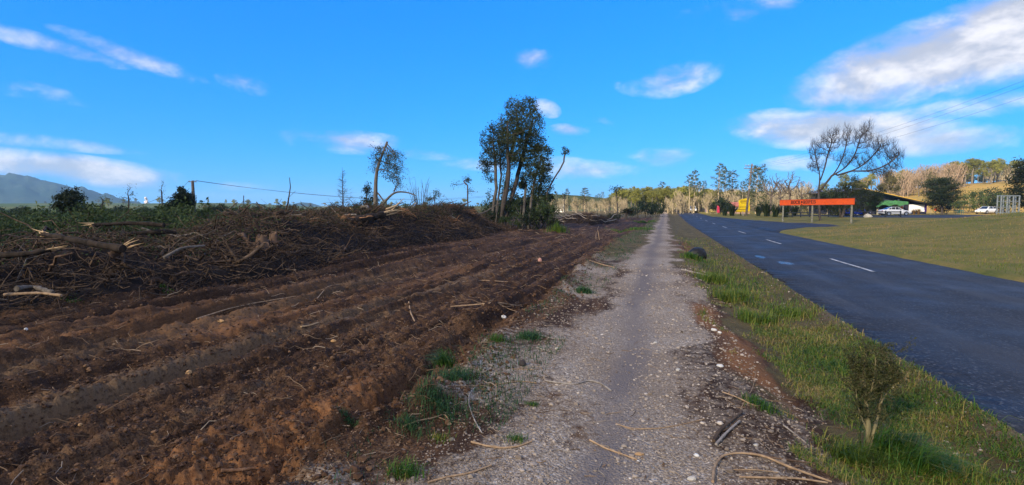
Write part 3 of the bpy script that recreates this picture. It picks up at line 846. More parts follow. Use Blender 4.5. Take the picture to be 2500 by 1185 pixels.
# ------------------------------------------------------------------ the tall stand left standing in the clearing
def main_stand():
    d = 49.0
    def q(px, py, dd=0.0): return D(px, py, d + dd)
    def rad(w, h, t=None): k = d / 1250; return (w * k, (t or w) * k, h * k)
    G1 = 'tall evergreen stand at the end of the slash windrow'
    k = d / 1250
    # the tall one: several stems fanning up from one foot
    b = on(1222, d)
    tr = [np.vstack([stem(b, q(1232, 470), 6), stem(q(1234, 462), q(1268, 300), 8, 0.05)]),
          np.vstack([stem(b + [0.25, 0.1, 0], q(1262, 440, 1), 6), stem(q(1263, 430, 1), q(1300, 290, 1), 8, 0.05)]),
          np.vstack([stem(b + [-0.1, 0.3, 0], q(1240, 440, -1), 5), stem(q(1242, 430, -1), q(1240, 310, -1), 6, .05)])]
    cl = [(q(1285, 262), rad(34, 26)), (q(1250, 262, 1), rad(22, 24)), (q(1305, 300, -1), rad(26, 40)), (q(1255, 300), rad(38, 36)),
          (q(1298, 345, 1), rad(36, 34)), (q(1245, 350, -1), rad(34, 36)), (q(1275, 385), rad(40, 30)), (q(1230, 320, 1), rad(26, 30)), (q(1270, 320), rad(40, 50))]
    grown('kanuka_tree', b, tr, cl, 120, M_BARK_DARK, M_LEAF_KAN, 'tallest dark evergreen tree, dense domed crown, at the end of the windrow', group=G1,
          step=0.22, kill=0.27, maxr=0.20, leaf=0.16, per=6, spread=0.16, tip=0.014, bias=(0, 0, .12))
    # the one on its left, lighter and open
    b = on(1200, d + 1)
    tr = [np.vstack([stem(b, q(1210, 470), 6), stem(q(1212, 460), q(1205, 350), 7, .06)]), np.vstack([stem(b + [.2, .2, 0], q(1222, 440, 1), 6), stem(q(1224, 430, 1), q(1222, 345, 1), 6, .06)])]
    cl = [(q(1205, 320), rad(20, 20)), (q(1186, 405), rad(20, 24)), (q(1200, 345), rad(30, 34)), (q(1190, 385, 1), rad(22, 32)), (q(1216, 372, -1), rad(26, 36)), (q(1222, 330), rad(22, 20)), (q(1192, 425), rad(16, 26)), (q(1235, 400, 1), rad(24, 30))]
    grown('kanuka_tree', b, tr, cl, 60, M_BARK_GREY, M_LEAF_KAN, 'open-crowned evergreen tree leaning left of the tallest one', group=G1,
          step=0.22, kill=0.32, maxr=0.15, leaf=0.16, per=9, spread=0.16, tip=0.013, bias=(0, 0, .12))
    # right-hand tree with lower crown
    b = on(1290, d - 1)
    tr = [np.vstack([stem(b, q(1300, 470), 6), stem(q(1302, 460), q(1318, 380), 6, .06)]), np.vstack([stem(b + [.3, 0, 0], q(1316, 480, 1), 5), stem(q(1317, 470, 1), q(1330, 390, 1), 6, .06)]),
          np.vstack([stem(b + [-.5, 0, 0], q(1282, 450, 1), 5), stem(q(1284, 440, 1), q(1312, 380, 1), 6, .06)])]
    cl = [(q(1334, 430), rad(18, 30)), (q(1322, 372), rad(26, 26)), (q(1328, 405, 1), rad(22, 26)), (q(1305, 415, -1), rad(28, 28)), (q(1318, 445), rad(24, 22)), (q(1285, 440, 1), rad(24, 24))]
    grown('kanuka_tree', b, tr, cl, 80, M_BARK_GREY, M_LEAF_KAN, 'many-stemmed evergreen tree with lower crown right of the tallest one', group=G1,
          step=0.22, kill=0.3, maxr=0.14, leaf=0.16, per=10, spread=0.16, tip=0.013)
    # thin leaning stem with one tuft
    b = on(1335, d + 1)
    tr = [np.vstack([stem(b, q(1338, 470), 5, .03), stem(q(1339, 462), q(1376, 392), 8, .05)]), ]
    cl = [(q(1382, 372), rad(13, 16)), (q(1376, 366), rad(8, 8))]
    grown('leaning_tree', b, tr, cl, 60, M_BARK_GREY, M_LEAF_KAN, 'thin bare stem leaning right with one leafy tuft at its tip', group=G1, step=0.2, kill=0.3, maxr=0.075, leaf=0.17, per=12, spread=0.13, tip=0.012)
    # bushes with stems at the foot
    lab = ['leafy understorey tree around the foot of the tallest evergreen', 'dense dark leafy thicket right of the stand, trunks below', 'small leafy sapling left of the stand']
    for n, (px, ddp, cls, l) in enumerate([
        (1235, 0.5, [(1238, 490, 22, 36), (1255, 500, 20, 30), (1230, 455, 14, 22), (1250, 455, 16, 20)], lab[0]),
        (1318, 1.5, [(1310, 470, 26, 26), (1325, 490, 24, 30), (1300, 505, 22, 28), (1338, 470, 16, 24)], lab[1]),
        (1186, 3, [(1186, 505, 12, 20), (1192, 480, 9, 18)], lab[2])]):
        b = on(px, d + ddp)
        tr = [stem(b + [o, 0, 0], q(px + o * 22, 500, ddp), 6, .08) for o in (-.5, 0, .45)]
        grown('understorey_tree', b, tr, [(q(a, bb, ddp + rng.uniform(-1, 1)), rad(w, h)) for a, bb, w, h in cls], 70, M_BARK_GREY, M_LEAF_SCRUB, l, group=G1,
              step=0.22, kill=0.32, maxr=0.07, leaf=0.16, per=9, spread=0.17, tip=0.012)
    # low bushes filling the foot of the stand
    # slender grey trunks standing round the stand
    spots = [(1207, 558, 1214, 490, 'slender pale grey trunk, leftmost of the stand'), (1266, 555, 1268, 500, 'short grey trunk under the middle of the stand'),
             (1317, 556, 1314, 500, 'thin pale stem among the bushes at the right of the stand'), (1330, 557, 1322, 505, 'thin grey stem at the right foot of the stand')]
    for px, py, tx, ty, l in spots:
        b = on(px, d - 1.5); mb = MB()
        s_ = stem(b, D(tx, ty, d - 1.2), 9, .1)
        mb.tube(s_ - b, np.linspace(0.07, 0.03, 9), 6, float(rng.uniform(.25, .6)))
        e = s_[5] - b
        mb.tube(stem(e, e + [rng.uniform(-.5, .5), rng.uniform(-.3, .3), 0.9], 5, .1), np.linspace(.03, .01, 5), 4, .6)
        o = mb.build('tree_trunk', M_BARK_GREY, None, tuple(b))
        tag(o, l, 'tree trunk', 'bare trunks at the foot of the stand')
main_stand()

# ------------------------------------------------------------------ single trees along the windrow, left half
def left_trees():
    # the snapped trunk with a broken, hanging top
    d = 31.0
    k = d / 1250
    def q(px, py, dd=0.0): return D(px, py, d + dd)
    b = on(916, d)
    t = MB()
    trunk = poly([b, q(917, 500), q(917, 450), q(919, 415), q(927, 392), q(936, 372), q(943, 356), q(945, 346)], 18)
    t.tube(trunk, np.linspace(0.19, 0.05, 18), 7, .8)
    t.tube(poly([q(943, 357), q(947, 350), q(948, 345)], 4), [0.05, 0.03, 0.02, 0.008], 5, .9)
    limbs = [[(920, 418), (932, 410), (945, 415), (952, 424), (962, 432)], [(927, 392), (940, 397), (955, 400), (968, 404), (978, 408)], [(943, 358), (955, 372), (968, 380), (977, 390), (980, 402)],
             [(944, 362), (950, 380), (957, 392), (966, 400)], [(940, 365), (948, 384), (946, 396), (950, 405)], [(934, 376), (926, 366), (920, 374), (916, 386)], [(930, 385), (921, 388), (915, 398), (913, 408)],
             [(945, 352), (954, 362), (964, 372), (972, 374)], [(943, 356), (936, 362), (926, 364), (920, 358)], [(962, 400), (970, 412), (968, 424)], [(945, 415), (957, 420), (966, 430), (972, 440), (980, 452)]]
    P = [x for x in trunk]; par = [-1] + list(range(len(trunk) - 1))
    c = MB()
    for L in limbs:
        pts = poly([q(a, bb, rng.uniform(-.5, .5)) for a, bb in L], 9)
        t.tube(pts, np.linspace(0.035, 0.008, 9), 4, .6)
        for i in range(2, 9):
            for _ in range(4):
                e = pts[i] + rng.normal(size=3) * [.25, .25, .18] + [0, 0, -0.22]
                tw = stem(pts[i], e, 4, .15)
                t.tube(tw, np.linspace(0.008, 0.003, 4), 3, .5)
                C = tw[2:] .repeat(5, axis=0); C = C + rng.normal(size=C.shape) * 0.09
                c.leaves(C, 0.09, .45)
    # lower crooked limb on the right
    low = poly([q(919, 515), q(935, 497), q(952, 480), q(962, 468), q(975, 468), q(1000, 470), q(1015, 478)], 14)
    t.tube(low, np.linspace(0.09, 0.03, 14), 6, .6)
    t.tube(poly([q(962, 468), q(967, 456), q(973, 447)], 6), np.linspace(0.05, .015, 6), 5, .6)
    t.tube(poly([q(920, 470), q(930, 476), q(934, 490), q(945, 505), q(985, 518)], 10), np.linspace(0.05, .02, 10), 5, .5)
    tree_obj('snapped_tree', b, t, c, M_BARK_GREY, M_LEAF_KAN, 'tall snapped trunk with its broken top hanging to the right, behind the windrow')
    # dead conifer, bare whorled branches
    d = 62.0
    b = on(838, d); t = MB(); top = D(836, 408, d)
    H = top[2] - b[2]
    t.tube(stem(b, top, 10, .01), np.linspace(.13, .012, 10), 5, .3)
    for i in range(110):
        f = rng.uniform(0.05, .93); a = rng.uniform(0, 2 * np.pi)
        L = (1 - f) ** 0.9 * 1.75 * rng.uniform(.6, 1.1) + .12
        s = b + (top - b) * f; dv = np.array([math.cos(a), math.sin(a), 0.45 * rng.uniform(.3, 1.4)])
        pts = stem(s, s + dv * L, 5, .08, (0, 0, -0.08 * L))
        t.tube(pts, np.linspace(.018, .006, 5), 3, .3)
        for _ in range(3):
            i2 = rng.integers(1, 4); e = pts[i2] + (dv + rng.normal(size=3) * .7) * L * .3
            t.tube(np.array([pts[i2], e]), [.008, .004], 3, .3)
    tree_obj('dead_conifer', b, t, None, M_BARK_DARK, None, 'dead conifer with bare whorled branches left of the snapped trunk')
    # dark small evergreens and wispy trees
    specs = [  # name, px, depth, clumps(px,py,w,h), material, leaf size, per, label
        ('evergreen_tree', 897, 58, [(895, 465, 12, 18), (905, 490, 22, 16), (888, 498, 16, 14), (898, 452, 6, 9)], M_LEAF_DARK, .20, 9, 'small dark evergreen tree between dead conifer and snapped trunk', .10),
        ('round_evergreen', 446, 40, [(446, 482, 26, 20), (436, 495, 22, 16), (458, 492, 18, 16), (446, 465, 14, 8), (446, 506, 28, 12), (440, 515, 24, 10)], M_LEAF_DARK, .17, 16, 'dense round dark evergreen tree beside the left power pole', .12),
        ('windswept_shrub', 172, 27, [(172, 478, 26, 18), (160, 492, 30, 16), (186, 492, 26, 16), (140, 482, 14, 5), (182, 464, 10, 7), (170, 505, 36, 12), (176, 516, 34, 10)], M_LEAF_DARK, .12, 10, 'dark windswept shrub standing above the scrub before the mountain', .07),
        ('wispy_tree', 312, 44, [(312, 462, 13, 16), (304, 478, 12, 12), (322, 474, 10, 14), (310, 495, 18, 12)], M_LEAF_SCRUB, .11, 3, 'wispy thin-leaved tree left of the pale steam plume', .06),
        ('wispy_tree', 396, 46, [(394, 460, 12, 12), (386, 472, 9, 8), (402, 478, 8, 16), (398, 446, 7, 6)], M_LEAF_SCRUB, .11, 3, 'wispy thin-leaved tree right of the pale steam plume', .06),
        ('wispy_tree', 252, 36, [(252, 492, 16, 12), (246, 482, 10, 8), (262, 488, 10, 10)], M_LEAF_SCRUB, .11, 3, 'low twiggy tree left of the two wispy trees, before the mountain', .05),
        ('sapling', 1143, 44, [(1138, 440, 10, 10), (1112, 452, 12, 5), (1128, 448, 10, 5), (1147, 468, 12, 12), (1140, 428, 6, 5), (1160, 470, 8, 10)], M_LEAF_KAN, .12, 5, 'slender sapling with flat top leaning left of the tall stand', .06),
        ('sapling', 1060, 40, [(1062, 470, 10, 7), (1050, 485, 14, 10), (1072, 480, 8, 8)], M_LEAF_KAN, .12, 6, 'little leafy sapling poking above the middle of the windrow', .05),
        ('skinny_tree', 1507, 95, [(1512, 459, 11, 6), (1497, 464, 7, 5), (1490, 460, 4, 4), (1506, 470, 8, 5)], M_LEAF_DARK, .28, 8, 'skinny tree with a flat dark tuft beside the palm', .10),
        ('skinny_tree', 1380, 100, [(1380, 476, 7, 5), (1375, 480, 5, 3)], M_LEAF_DARK, .28, 8, 'short skinny tree with one dark tuft above the small brush pile', .08),
    ]
    for nm, px, d, cls, ml, lf, per, lab, mr in specs:
        b = on(px, d); kk = d / 1250
        cy = min(c_[1] for c_ in cls); 
        tr = [stem(b, D(px + rng.uniform(-3, 3), cy + 22, d), 8, .05)]
        cl = [(D(a, bb, d + rng.uniform(-.4, .4)), (w * kk, w * kk, h * kk)) for a, bb, w, h in cls]
        dn = 26 / (kk * 25) ** 1.2
        grown(nm, b, tr, cl, 70 * (0.035 / kk) ** 1.3, M_BARK_DARK, ml, lab, step=4.5 * kk, kill=6 * kk, infl=120 * kk, maxr=mr, leaf=lf, per=per, spread=4 * kk, tip=0.35 * kk)
    # bare upright stems
    d = 48.0
    b = on(1026, d); t = MB()
    for i in range(16):
        s = stem(b + rng.normal(size=3) * [.25, .25, 0], D(1022 + rng.uniform(-26, 26), rng.uniform(432, 470), d + rng.uniform(-.5, .5)), 7, .05)
        t.tube(s, np.linspace(.035, .008, 7), 4, .3)
        for _ in range(5):
            i2 = rng.integers(2, 6); e = s[i2] + np.array([rng.normal() * .25, rng.normal() * .25, rng.uniform(.3, .8)])
            t.tube(np.array([s[i2], e]), [.012, .005], 3, .3)
    tree_obj('bare_tree', b, t, None, M_BARK_DARK, None, 'leafless clump of upright stems behind the windrow, right of the snapped trunk')
left_trees()
# ------------------------------------------------------------------ prototypes for the background planting
def proto(name, H, trunks, clumps, dens, mt, mc, **kw):
    b = np.zeros(3)
    e = grown(name, b, trunks, clumps, dens, mt, mc, None, None, None, **kw)
    return e

PROTO_USED = set()
def put(p, pos, sc, rz, label, cat, group, name=None):
    """places a prototype: the first time itself, afterwards copies of it and of its parts"""
    sc3 = sc if isinstance(sc, tuple) else (sc, sc, sc)
    if p.name not in PROTO_USED:
        PROTO_USED.add(p.name); o = p
        o.location = tuple(pos); o.rotation_euler = (0, 0, rz); o.scale = sc3
    else:
        o = copy_tree(p, None, None, tuple(pos), rz, sc3)
    return tag(o, label, cat, group)

def p_round(name, H, mt, mc, seed_n, leaf=0.40, per=9, thin=1.0, dens=13, flat=0.8):
    tr = [np.vstack([stem((0, 0, 0), (rng.uniform(-.3, .3), rng.uniform(-.3, .3), H * .42), 6, .06)])]
    cl = []
    for i in range(7):
        a = rng.uniform(0, 2 * np.pi); rr = H * rng.uniform(.05, .22)
        cl.append(((rr * math.cos(a), rr * math.sin(a), H * rng.uniform(.45, .84)), (H * .17, H * .17, H * .15 * flat)))
    cl.append(((0, 0, H * .86), (H * .12, H * .12, H * .11)))
    return proto(name, H, tr, cl, dens, mt, mc, step=.42, kill=.6, infl=H, maxr=.022 * H, leaf=leaf, per=per, spread=.28, tip=.02)

def p_bare(name, H, mt, lean=(0, 0), dens=12, n=9, low=.35, spread=(.4, .9)):
    tr = [stem((0, 0, 0), (lean[0] * .3, lean[1] * .3, H * low), 5, .06)]
    cl = []
    for i in range(n):
        a = rng.uniform(0, 2 * np.pi); rr = H * rng.uniform(.05, .26)
        cl.append(((rr * math.cos(a) + lean[0], rr * math.sin(a) + lean[1], H * rng.uniform(*spread)), (H * .17, H * .17, H * .14)))
    return proto(name, H, tr, cl, dens, mt, None, step=.36, kill=.5, infl=H, maxr=.020 * H, tip=.036, leafless=True, bias=(0, 0, .25), sides=5)

def p_pine(name, H, mc, seed, start=.45, L=.16, nb=26, leaf=.42, bare=M_BARK_PALE):
    t = MB(); c = MB()
    top = np.array([rng.uniform(-.3, .3), rng.uniform(-.3, .3), H])
    tk = stem((0, 0, 0), top, 12, .012)
    t.tube(tk, np.linspace(.018 * H, .02, 12), 6, .6)
    for i in range(nb):
        f = start + (1 - start) * (i + rng.uniform(0, .8)) / nb
        a = i * 2.4 + rng.uniform(-.4, .4)
        ln = H * L * (1.15 - 0.7 * ((f - start) / (1 - start))) * rng.uniform(.55, 1.15)
        s = tk[0] + (top - tk[0]) * min(f, .99)
        e = s + np.array([math.cos(a) * ln, math.sin(a) * ln, ln * rng.uniform(.15, .55)])
        bp = stem(s, e, 6, .08, (0, 0, -.08 * ln))
        t.tube(bp, np.linspace(.05, .015, 6), 3, .5)
        m = 26
        C = np.vstack([bp[3] + rng.normal(size=(m // 2, 3)) * [.22, .22, .12] * ln * .8, bp[5] + rng.normal(size=(m, 3)) * [.2, .2, .14] * ln * .9])
        c.leaves(C, leaf, .35, rng.uniform(0, .5, len(C)) + rng.uniform(0, .5), .5)
    C = top + rng.normal(size=(30, 3)) * [.02 * H, .02 * H, .025 * H]; c.leaves(C, leaf, .35, None, .8)
    for i in range(12):                                      # dead stubs below the crown
        f = rng.uniform(.12, start + .05); a = rng.uniform(0, 6.28); ln = H * .06 * rng.uniform(.4, 1.3)
        s = top * f; t.tube(np.array([s, s + [math.cos(a) * ln, math.sin(a) * ln, ln * .25]]), [.03, .012], 3, .5)
    return tree_obj(name, np.zeros(3), t, c, bare, mc)

def p_bush(name, H, Wd, mc, leaf=.1, per=9, dens=60, mt=M_BARK_DARK, step=.14, kill=.19):
    tr = [stem((rng.uniform(-.1, .1), rng.uniform(-.1, .1), 0), (math.cos(a) * Wd * .22, math.sin(a) * Wd * .22, H * .4), 5, .08) for a in (0.3, 2.2, 4.4)]
    cl = []
    for i in range(7):
        a = rng.uniform(0, 6.28); rr = Wd * rng.uniform(.05, .33)
        cl.append(((rr * math.cos(a), rr * math.sin(a), H * rng.uniform(.3, .78)), (Wd * .2, Wd * .2, H * .2)))
    return proto(name, H, tr, cl, dens, mt, mc, step=step, kill=kill, infl=9, maxr=.03, leaf=leaf, per=per, spread=leaf * .9, tip=.007)

def p_flax(name, H, n=90):
    mb = MB()
    for i in range(n):
        a = rng.uniform(0, 6.28); L = H * rng.uniform(.6, 1.15); sp = rng.uniform(.15, .75)
        t = np.linspace(0, 1, 5)
        out = sp * L * (t ** 1.3); up = L * (t - .42 * sp * t ** 2.2)
        b0 = np.array([rng.normal() * .12, rng.normal() * .12, 0])
        P = b0 + np.stack([np.cos(a) * out, np.sin(a) * out, up], -1)
        side = np.array([-math.sin(a), math.cos(a), 0]) * .045 * (1 + .4 * H)
        w = np.array([.7, 1, 1, .7, .05])[:, None]
        V = np.concatenate([P - side * w, P + side * w]); k = np.arange(4)
        mb.add(V, np.stack([k, k + 1, k + 6, k + 5], -1), rng.uniform(0, 1), 0, True)
    e = empty(name, (0, 0, 0)); mb.build('leaves', M_FLAX, e)
    return e

P_GREEN = [p_round('broadleaf_tree', 10, M_BARK_GREY, M_LEAF_LIME, i) for i in range(3)]
P_OLIVE = [p_round('broadleaf_tree', 8, M_BARK_GREY, M_LEAF_OLIVE, i, per=5) for i in range(2)]
P_BARE = [p_bare('bare_tree', 8.5, M_BARK_PALE, low=.12 + .08 * i, dens=44, n=15, spread=(.22, .9)) for i in range(3)]
P_PINK = [p_bare('bare_tree', 9, M_BARK_PINK, dens=44, low=.12, n=15, spread=(.22, .9)) for i in range(2)]
P_PINE = [p_pine('pine_tree', 15, M_LEAF_PINE, i, .5, .13) for i in range(3)]
P_UMB = [p_round('umbrella_pine', 9, M_BARK_DARK, M_LEAF_DARK, 0, leaf=.42, flat=.5)]
P_BUSH = [p_bush('scrub_bush', 1.5, 2.0, M_LEAF_SCRUB) for i in range(3)]
P_DBUSH = [p_bush('dark_bush', 1.9, 2.4, M_LEAF_DARK, leaf=.16, per=10, step=.2, kill=.26) for i in range(2)]
P_RUST = [p_bush('rusty_bush', 1.3, 1.7, M_LEAF_RUST, leaf=.09, per=5)]
P_FLAX = [p_flax('flax_bush', 1.9), p_flax('flax_bush', 1.7, 70)]

def ri(a, b): return float(rng.uniform(a, b))

LEFT_MARKS = [(30, 'at the left edge'), (110, 'under the mountain'), (172, 'by the windswept shrub'), (252, 'by the low twiggy tree'), (312, 'by the left wispy tree'), (357, 'by the grey post'), (396, 'by the right wispy tree'), (446, 'by the round dark tree'), (510, 'right of the left pole'),
              (600, 'left of the jagged stump'), (660, 'above the jagged stump'), (750, 'above the orange root plate'), (838, 'by the dead conifer'), (916, 'by the snapped tree'), (980, 'right of the snapped tree'), (1026, 'by the bare stems'), (1085, 'left of the flat-topped sapling'), (1143, 'by the flat-topped sapling'), (1190, 'left of the tall stand')]
RIGHT_MARKS = [(1350, 'right of the tall stand'), (1385, 'by the short skinny tree'), (1428, 'by the broad dark pine'), (1470, 'left of the skinny tree'), (1507, 'by the skinny tree'), (1560, 'above the dark hedge'), (1616, 'by the pointed pine'), (1655, 'left of the oncoming car'), (1690, 'by the scraggly pine pair'), (1719, 'above the oncoming car'),
               (1752, 'by the pink banner'), (1787, 'left of the yellow sign'), (1825, 'by the roadside pole'), (1860, 'right of the roadside pole'), (1895, 'left of the orange sign'), (1940, 'at the left end of the orange sign'), (1985, 'by the big leafless tree'), (2060, 'at the right end of the orange sign'), (2120, 'above the building ridge'),
               (2165, 'by the rounded olive tree'), (2205, 'above the green canopy'), (2250, 'left of the spreading conifer'), (2300, 'behind the spreading conifer'), (2345, 'right of the spreading conifer'), (2395, 'above the silver car'), (2440, 'left of the metal frame'), (2480, 'above the metal frame'), (2510, 'at the right edge')]
def mark(px, left=False):
    m = LEFT_MARKS if left else RIGHT_MARKS
    return min(m, key=lambda q: abs(q[0] - px))[1]
def px_of(p):
    v = np.asarray(p) - [0, 0, CAM_H]
    return 1250 + 1250 * float(v @ RGT) / float(v @ FWD)
def row(d, a, b): return 'front' if d < a else 'middle' if d < b else 'back'


def background():
    # sunlit green wood beyond the crest of the road
    for i in range(70):
        px = ri(1470, 1800); d = ri(165, 250) if i % 2 else ri(132, 170)
        p = on(px, d); hgt = (512 - (468 - 7 * math.sin((px - 1480) / 90.) + ri(-8, 12))) * d / 1250 + 1.65 - p[2]
        put(P_GREEN[i % 3], p, max(.55, hgt / 9.6), ri(0, 6.28), 'sunlit yellow-green tree %s, %s row of wood' % (mark(px), row(d, 193, 222)), 'tree', 'sunlit wood beyond the road crest')
    # pale leafless grove along the right of the road
    for i in range(100):
        px = ri(1630, 1985); d = ri(118, 175)
        p = on(px, d); hgt = ri(34, 60) * d / 1250
        put(P_BARE[i % 3], p, hgt / 8.5, ri(0, 6.28), 'pale leafless tree %s, %s row of grove' % (mark(px), row(d, 137, 156)), 'tree', 'pale leafless grove behind the roadside signs')
    for i in range(22):
        px = ri(1600, 1960); d = ri(125, 180); p = on(px, d)
        put(P_OLIVE[i % 2], p, ri(.6, .95), ri(0, 6.28), 'olive-leaved tree %s, %s row of the grove' % (mark(px), row(d, 143, 162)), 'tree', 'olive trees in the pale grove')
    # thinner pale growth behind the small brush pile, left of the road
    for i in range(64):
        px = ri(1335, 1530); d = ri(120, 190); p = on(px, d)
        k = (P_BARE + P_OLIVE)[i % 5]
        put(k, p, ri(.32, .58), ri(0, 6.28), 'low %s tree %s, %s row of the thicket' % ('pale bare' if k in P_BARE else 'olive-leaved', mark(px), row(d, 143, 167)), 'tree', 'pale thicket behind the small brush pile')
    # dark row of small pines on the skyline at the middle
    for px, py, d in [(1345, 478, 260), (1358, 470, 260), (1375, 474, 270), (1385, 462, 255), (1330, 482, 250), (1470, 470, 300), (1463, 474, 300), (1455, 478, 300)]:
        p = on(px, d); hgt = (512 - py) * d / 1250 + 1.65 - p[2]
        put(P_PINE[int(ri(0, 3))], p, (hgt / 15 * 1.1, hgt / 15 * 1.1, hgt / 15), ri(0, 6.28), 'small dark conifer on the far skyline %s' % mark(px), 'tree', 'far conifers left of the road')
    # single pines of the right-hand grove
    for px, py, d, w, l in [(1683, 428, 130, 1.0, 'scraggly pine, left one of the pair nearest the oncoming car'), (1694, 418, 133, 1.0, 'scraggly pine, right and taller one of the pair nearest the oncoming car'),
                         (1706, 446, 138, .9, 'short pine just right of the scraggly pair'), (1719, 444, 138, .9, 'short bushy-topped pine second right of the scraggly pair'),
                         (1752, 402, 128, 1.05, 'tall thin pine, tallest of the three left of the roadside pole'), (1770, 411, 132, 1.1, 'thin pine, middle one of the three left of the roadside pole'),
                         (1787, 420, 136, 1.3, 'thin pine, right one of the three left of the roadside pole'), (1616, 446, 190, 1.3, 'pointed dark pine rising above the sunlit wood'),
                         (1812, 444, 130, 1.0, 'small pine top just left of the roadside pole'), (1426, 460, 150, 1.9, 'broad dark-crowned pine above the small brush pile')]:
        p = on(px, d); hgt = (512 - py) * d / 1250 + 1.65 - p[2]
        put(P_PINE[int(ri(0, 3))], p, (hgt / 15 * w, hgt / 15 * w, hgt / 15), ri(0, 6.28), l, 'pine tree', 'single pines along the road')
    # the dense pine behind the pole
    e = p_pine('dense_pine', 10.5, M_LEAF_PINE, 9, .12, .26, 70, .4)
    e.location = tuple(on(1845, 118)); tag(e, 'dense bushy pine right behind the roadside power pole', 'pine tree')
    # bare slender trees right of the pole
    for px, py, d, l in [(1882, 412, 112, 'tall bare slender tree right of the roadside pole'), (1928, 420, 105, 'bare forked tree behind the left end of the orange sign'), (1905, 440, 118, 'shorter bare tree between pole and orange sign'), (1955, 436, 112, 'bare tree behind the middle of the orange sign')]:
        q_ = p_bare('slender_bare_tree', (512 - py) * d / 1250 + 1.5, M_BARK_DARK, dens=18, low=.3, n=8)
        q_.location = tuple(on(px, d)); tag(q_, l, 'tree', 'bare trees right of the roadside pole')
    # dark hedges and bushes along the road
    for px, d, s, l in [(1556, 92, 1.55, 'dark rounded bush left end of the hedge left of the road'), (1578, 96, 2.0, 'tall dark rounded bush in the middle of the hedge left of the road'), (1603, 94, 1.75, 'dark rounded bush right end of the hedge left of the road'),
                        (1676, 150, 1.3, 'clipped dark hedge bush at the far left of the oncoming car'), (1690, 148, 1.4, 'clipped dark hedge bush left of the oncoming car'),
                        (1740, 112, 1.6, 'dark bush behind the yellow capsule sign'), (1757, 110, 2.3, 'tall grey-green bush behind the pink banner'), (1772, 112, 2.0, 'dark bush right of the pink banner')]:
        put(P_DBUSH[int(ri(0, 2))], on(px, d), s, ri(0, 6.28), l, 'bush', 'dark bushes along the road')
    for i, (px, d, s) in enumerate([(1194, 48.5, 1.1), (1214, 54, 1.9), (1230, 47.5, .8), (1250, 52.5, 1.7), (1268, 47, .95), (1285, 52, 1.7), (1299, 46.5, 1.2), (1316, 47, 1.5), (1331, 47, 1.35), (1344, 47.5, 1.1), (1240, 57, 2.3), (1306, 57, 2.5)]):
        put((P_DBUSH + P_BUSH)[i % 5], on(px, d), s * (1 if i % 5 < 2 else 1.25), ri(0, 6.28), 'leafy bush at the foot of the tall stand, number %s from left' % ['one', 'two', 'three', 'four', 'five', 'six', 'seven', 'eight', 'nine', 'ten', 'three, farther back', 'eight, farther back'][i], 'bush', 'bushes at the foot of the tall stand')
    # flax
    for px, d, s, l in [(1770, 97, 1.0, 'dark flax bush just right of the pink banner'), (1788, 96, 1.25, 'dark flax bush left of the yellow sign'), (1852, 92, 1.1, 'dark flax bush right of the roadside pole foot'), (1872, 89, 1.45, 'big dark flax bush midway between pole and orange sign'),
                        (1893, 86, 1.35, 'dark flax bush left of the orange sign post'), (1918, 84, 1.3, 'dark flax bush behind the orange sign post'), (1940, 86, 1.1, 'flax bush behind the left half of the orange sign')]:
        put(P_FLAX[int(ri(0, 2))], on(px, d), s, ri(0, 6.28), l, 'flax bush', 'flax bushes on the road verge')
    # hillside on the right
    for i in range(90):
        px = ri(2150, 2345); d = ri(165, 240); p = on(px, d)
        put((P_PINK + P_OLIVE[:1])[i % 3], p, ri(.7, 1.15), ri(0, 6.28), '%s tree %s, %s hillside row' % ('olive' if i % 3 == 2 else 'pinkish leafless', mark(px), row(d, 190, 215)), 'tree', 'pinkish leafless belt on the hillside')
    for i in range(42):
        px = ri(2330, 2520); d = ri(185, 240); p = on(px, d)
        put((P_BARE[:1] + P_OLIVE + P_GREEN[:2])[i % 5], p, ri(.75, 1.1), ri(0, 6.28), '%s tree on golden hill %s, %s row' % ('pale leafless' if i % 5 < 1 else 'olive' if i % 5 < 3 else 'yellow-green', mark(px), row(d, 203, 221)), 'tree', 'mixed trees on the golden hill')
    for i in range(26):
        px = 2180 + i * 13 + ri(-5, 5); d = ri(255, 300); p = on(px, d)
        top = 512 - (418 + (2500 - px) * .055 + ri(-6, 10)); hgt = top * d / 1250 + 1.65 - p[2]
        put(P_UMB[0], p, (max(.8, hgt / 9), max(.8, hgt / 9), max(.5, hgt / 8.6)), ri(0, 6.28), 'dark flat-topped pine on the skyline %s' % mark(px), 'pine tree', 'dark pines on the right skyline')
    for i in range(16):
        px = ri(1960, 2200); d = ri(150, 200); p = on(px, d)
        put((P_GREEN + P_PINK + P_OLIVE)[i % 7], p, ri(.6, .95), ri(0, 6.28), 'tree on the slope %s, %s row' % (mark(px), row(d, 166, 183)), 'tree', 'trees behind the dark building')
    e = p_round('broadleaf_tree', 9, M_BARK_GREY, M_LEAF_OLIVE, 4, per=10, dens=22)
    e.location = tuple(on(2165, 140)); e.scale = (.95, .95, 1.05); tag(e, 'rounded olive-green tree behind the ridge of the dark building', 'tree')
    # conifer on the lawn and the shrubs by the car park
    d = 98.0; b = on(2300, d); t = MB(); c = MB(); k = d / 1250
    t.tube(stem(b, D(2300, 440, d), 8, .02), np.linspace(.22, .03, 8), 6, .3)
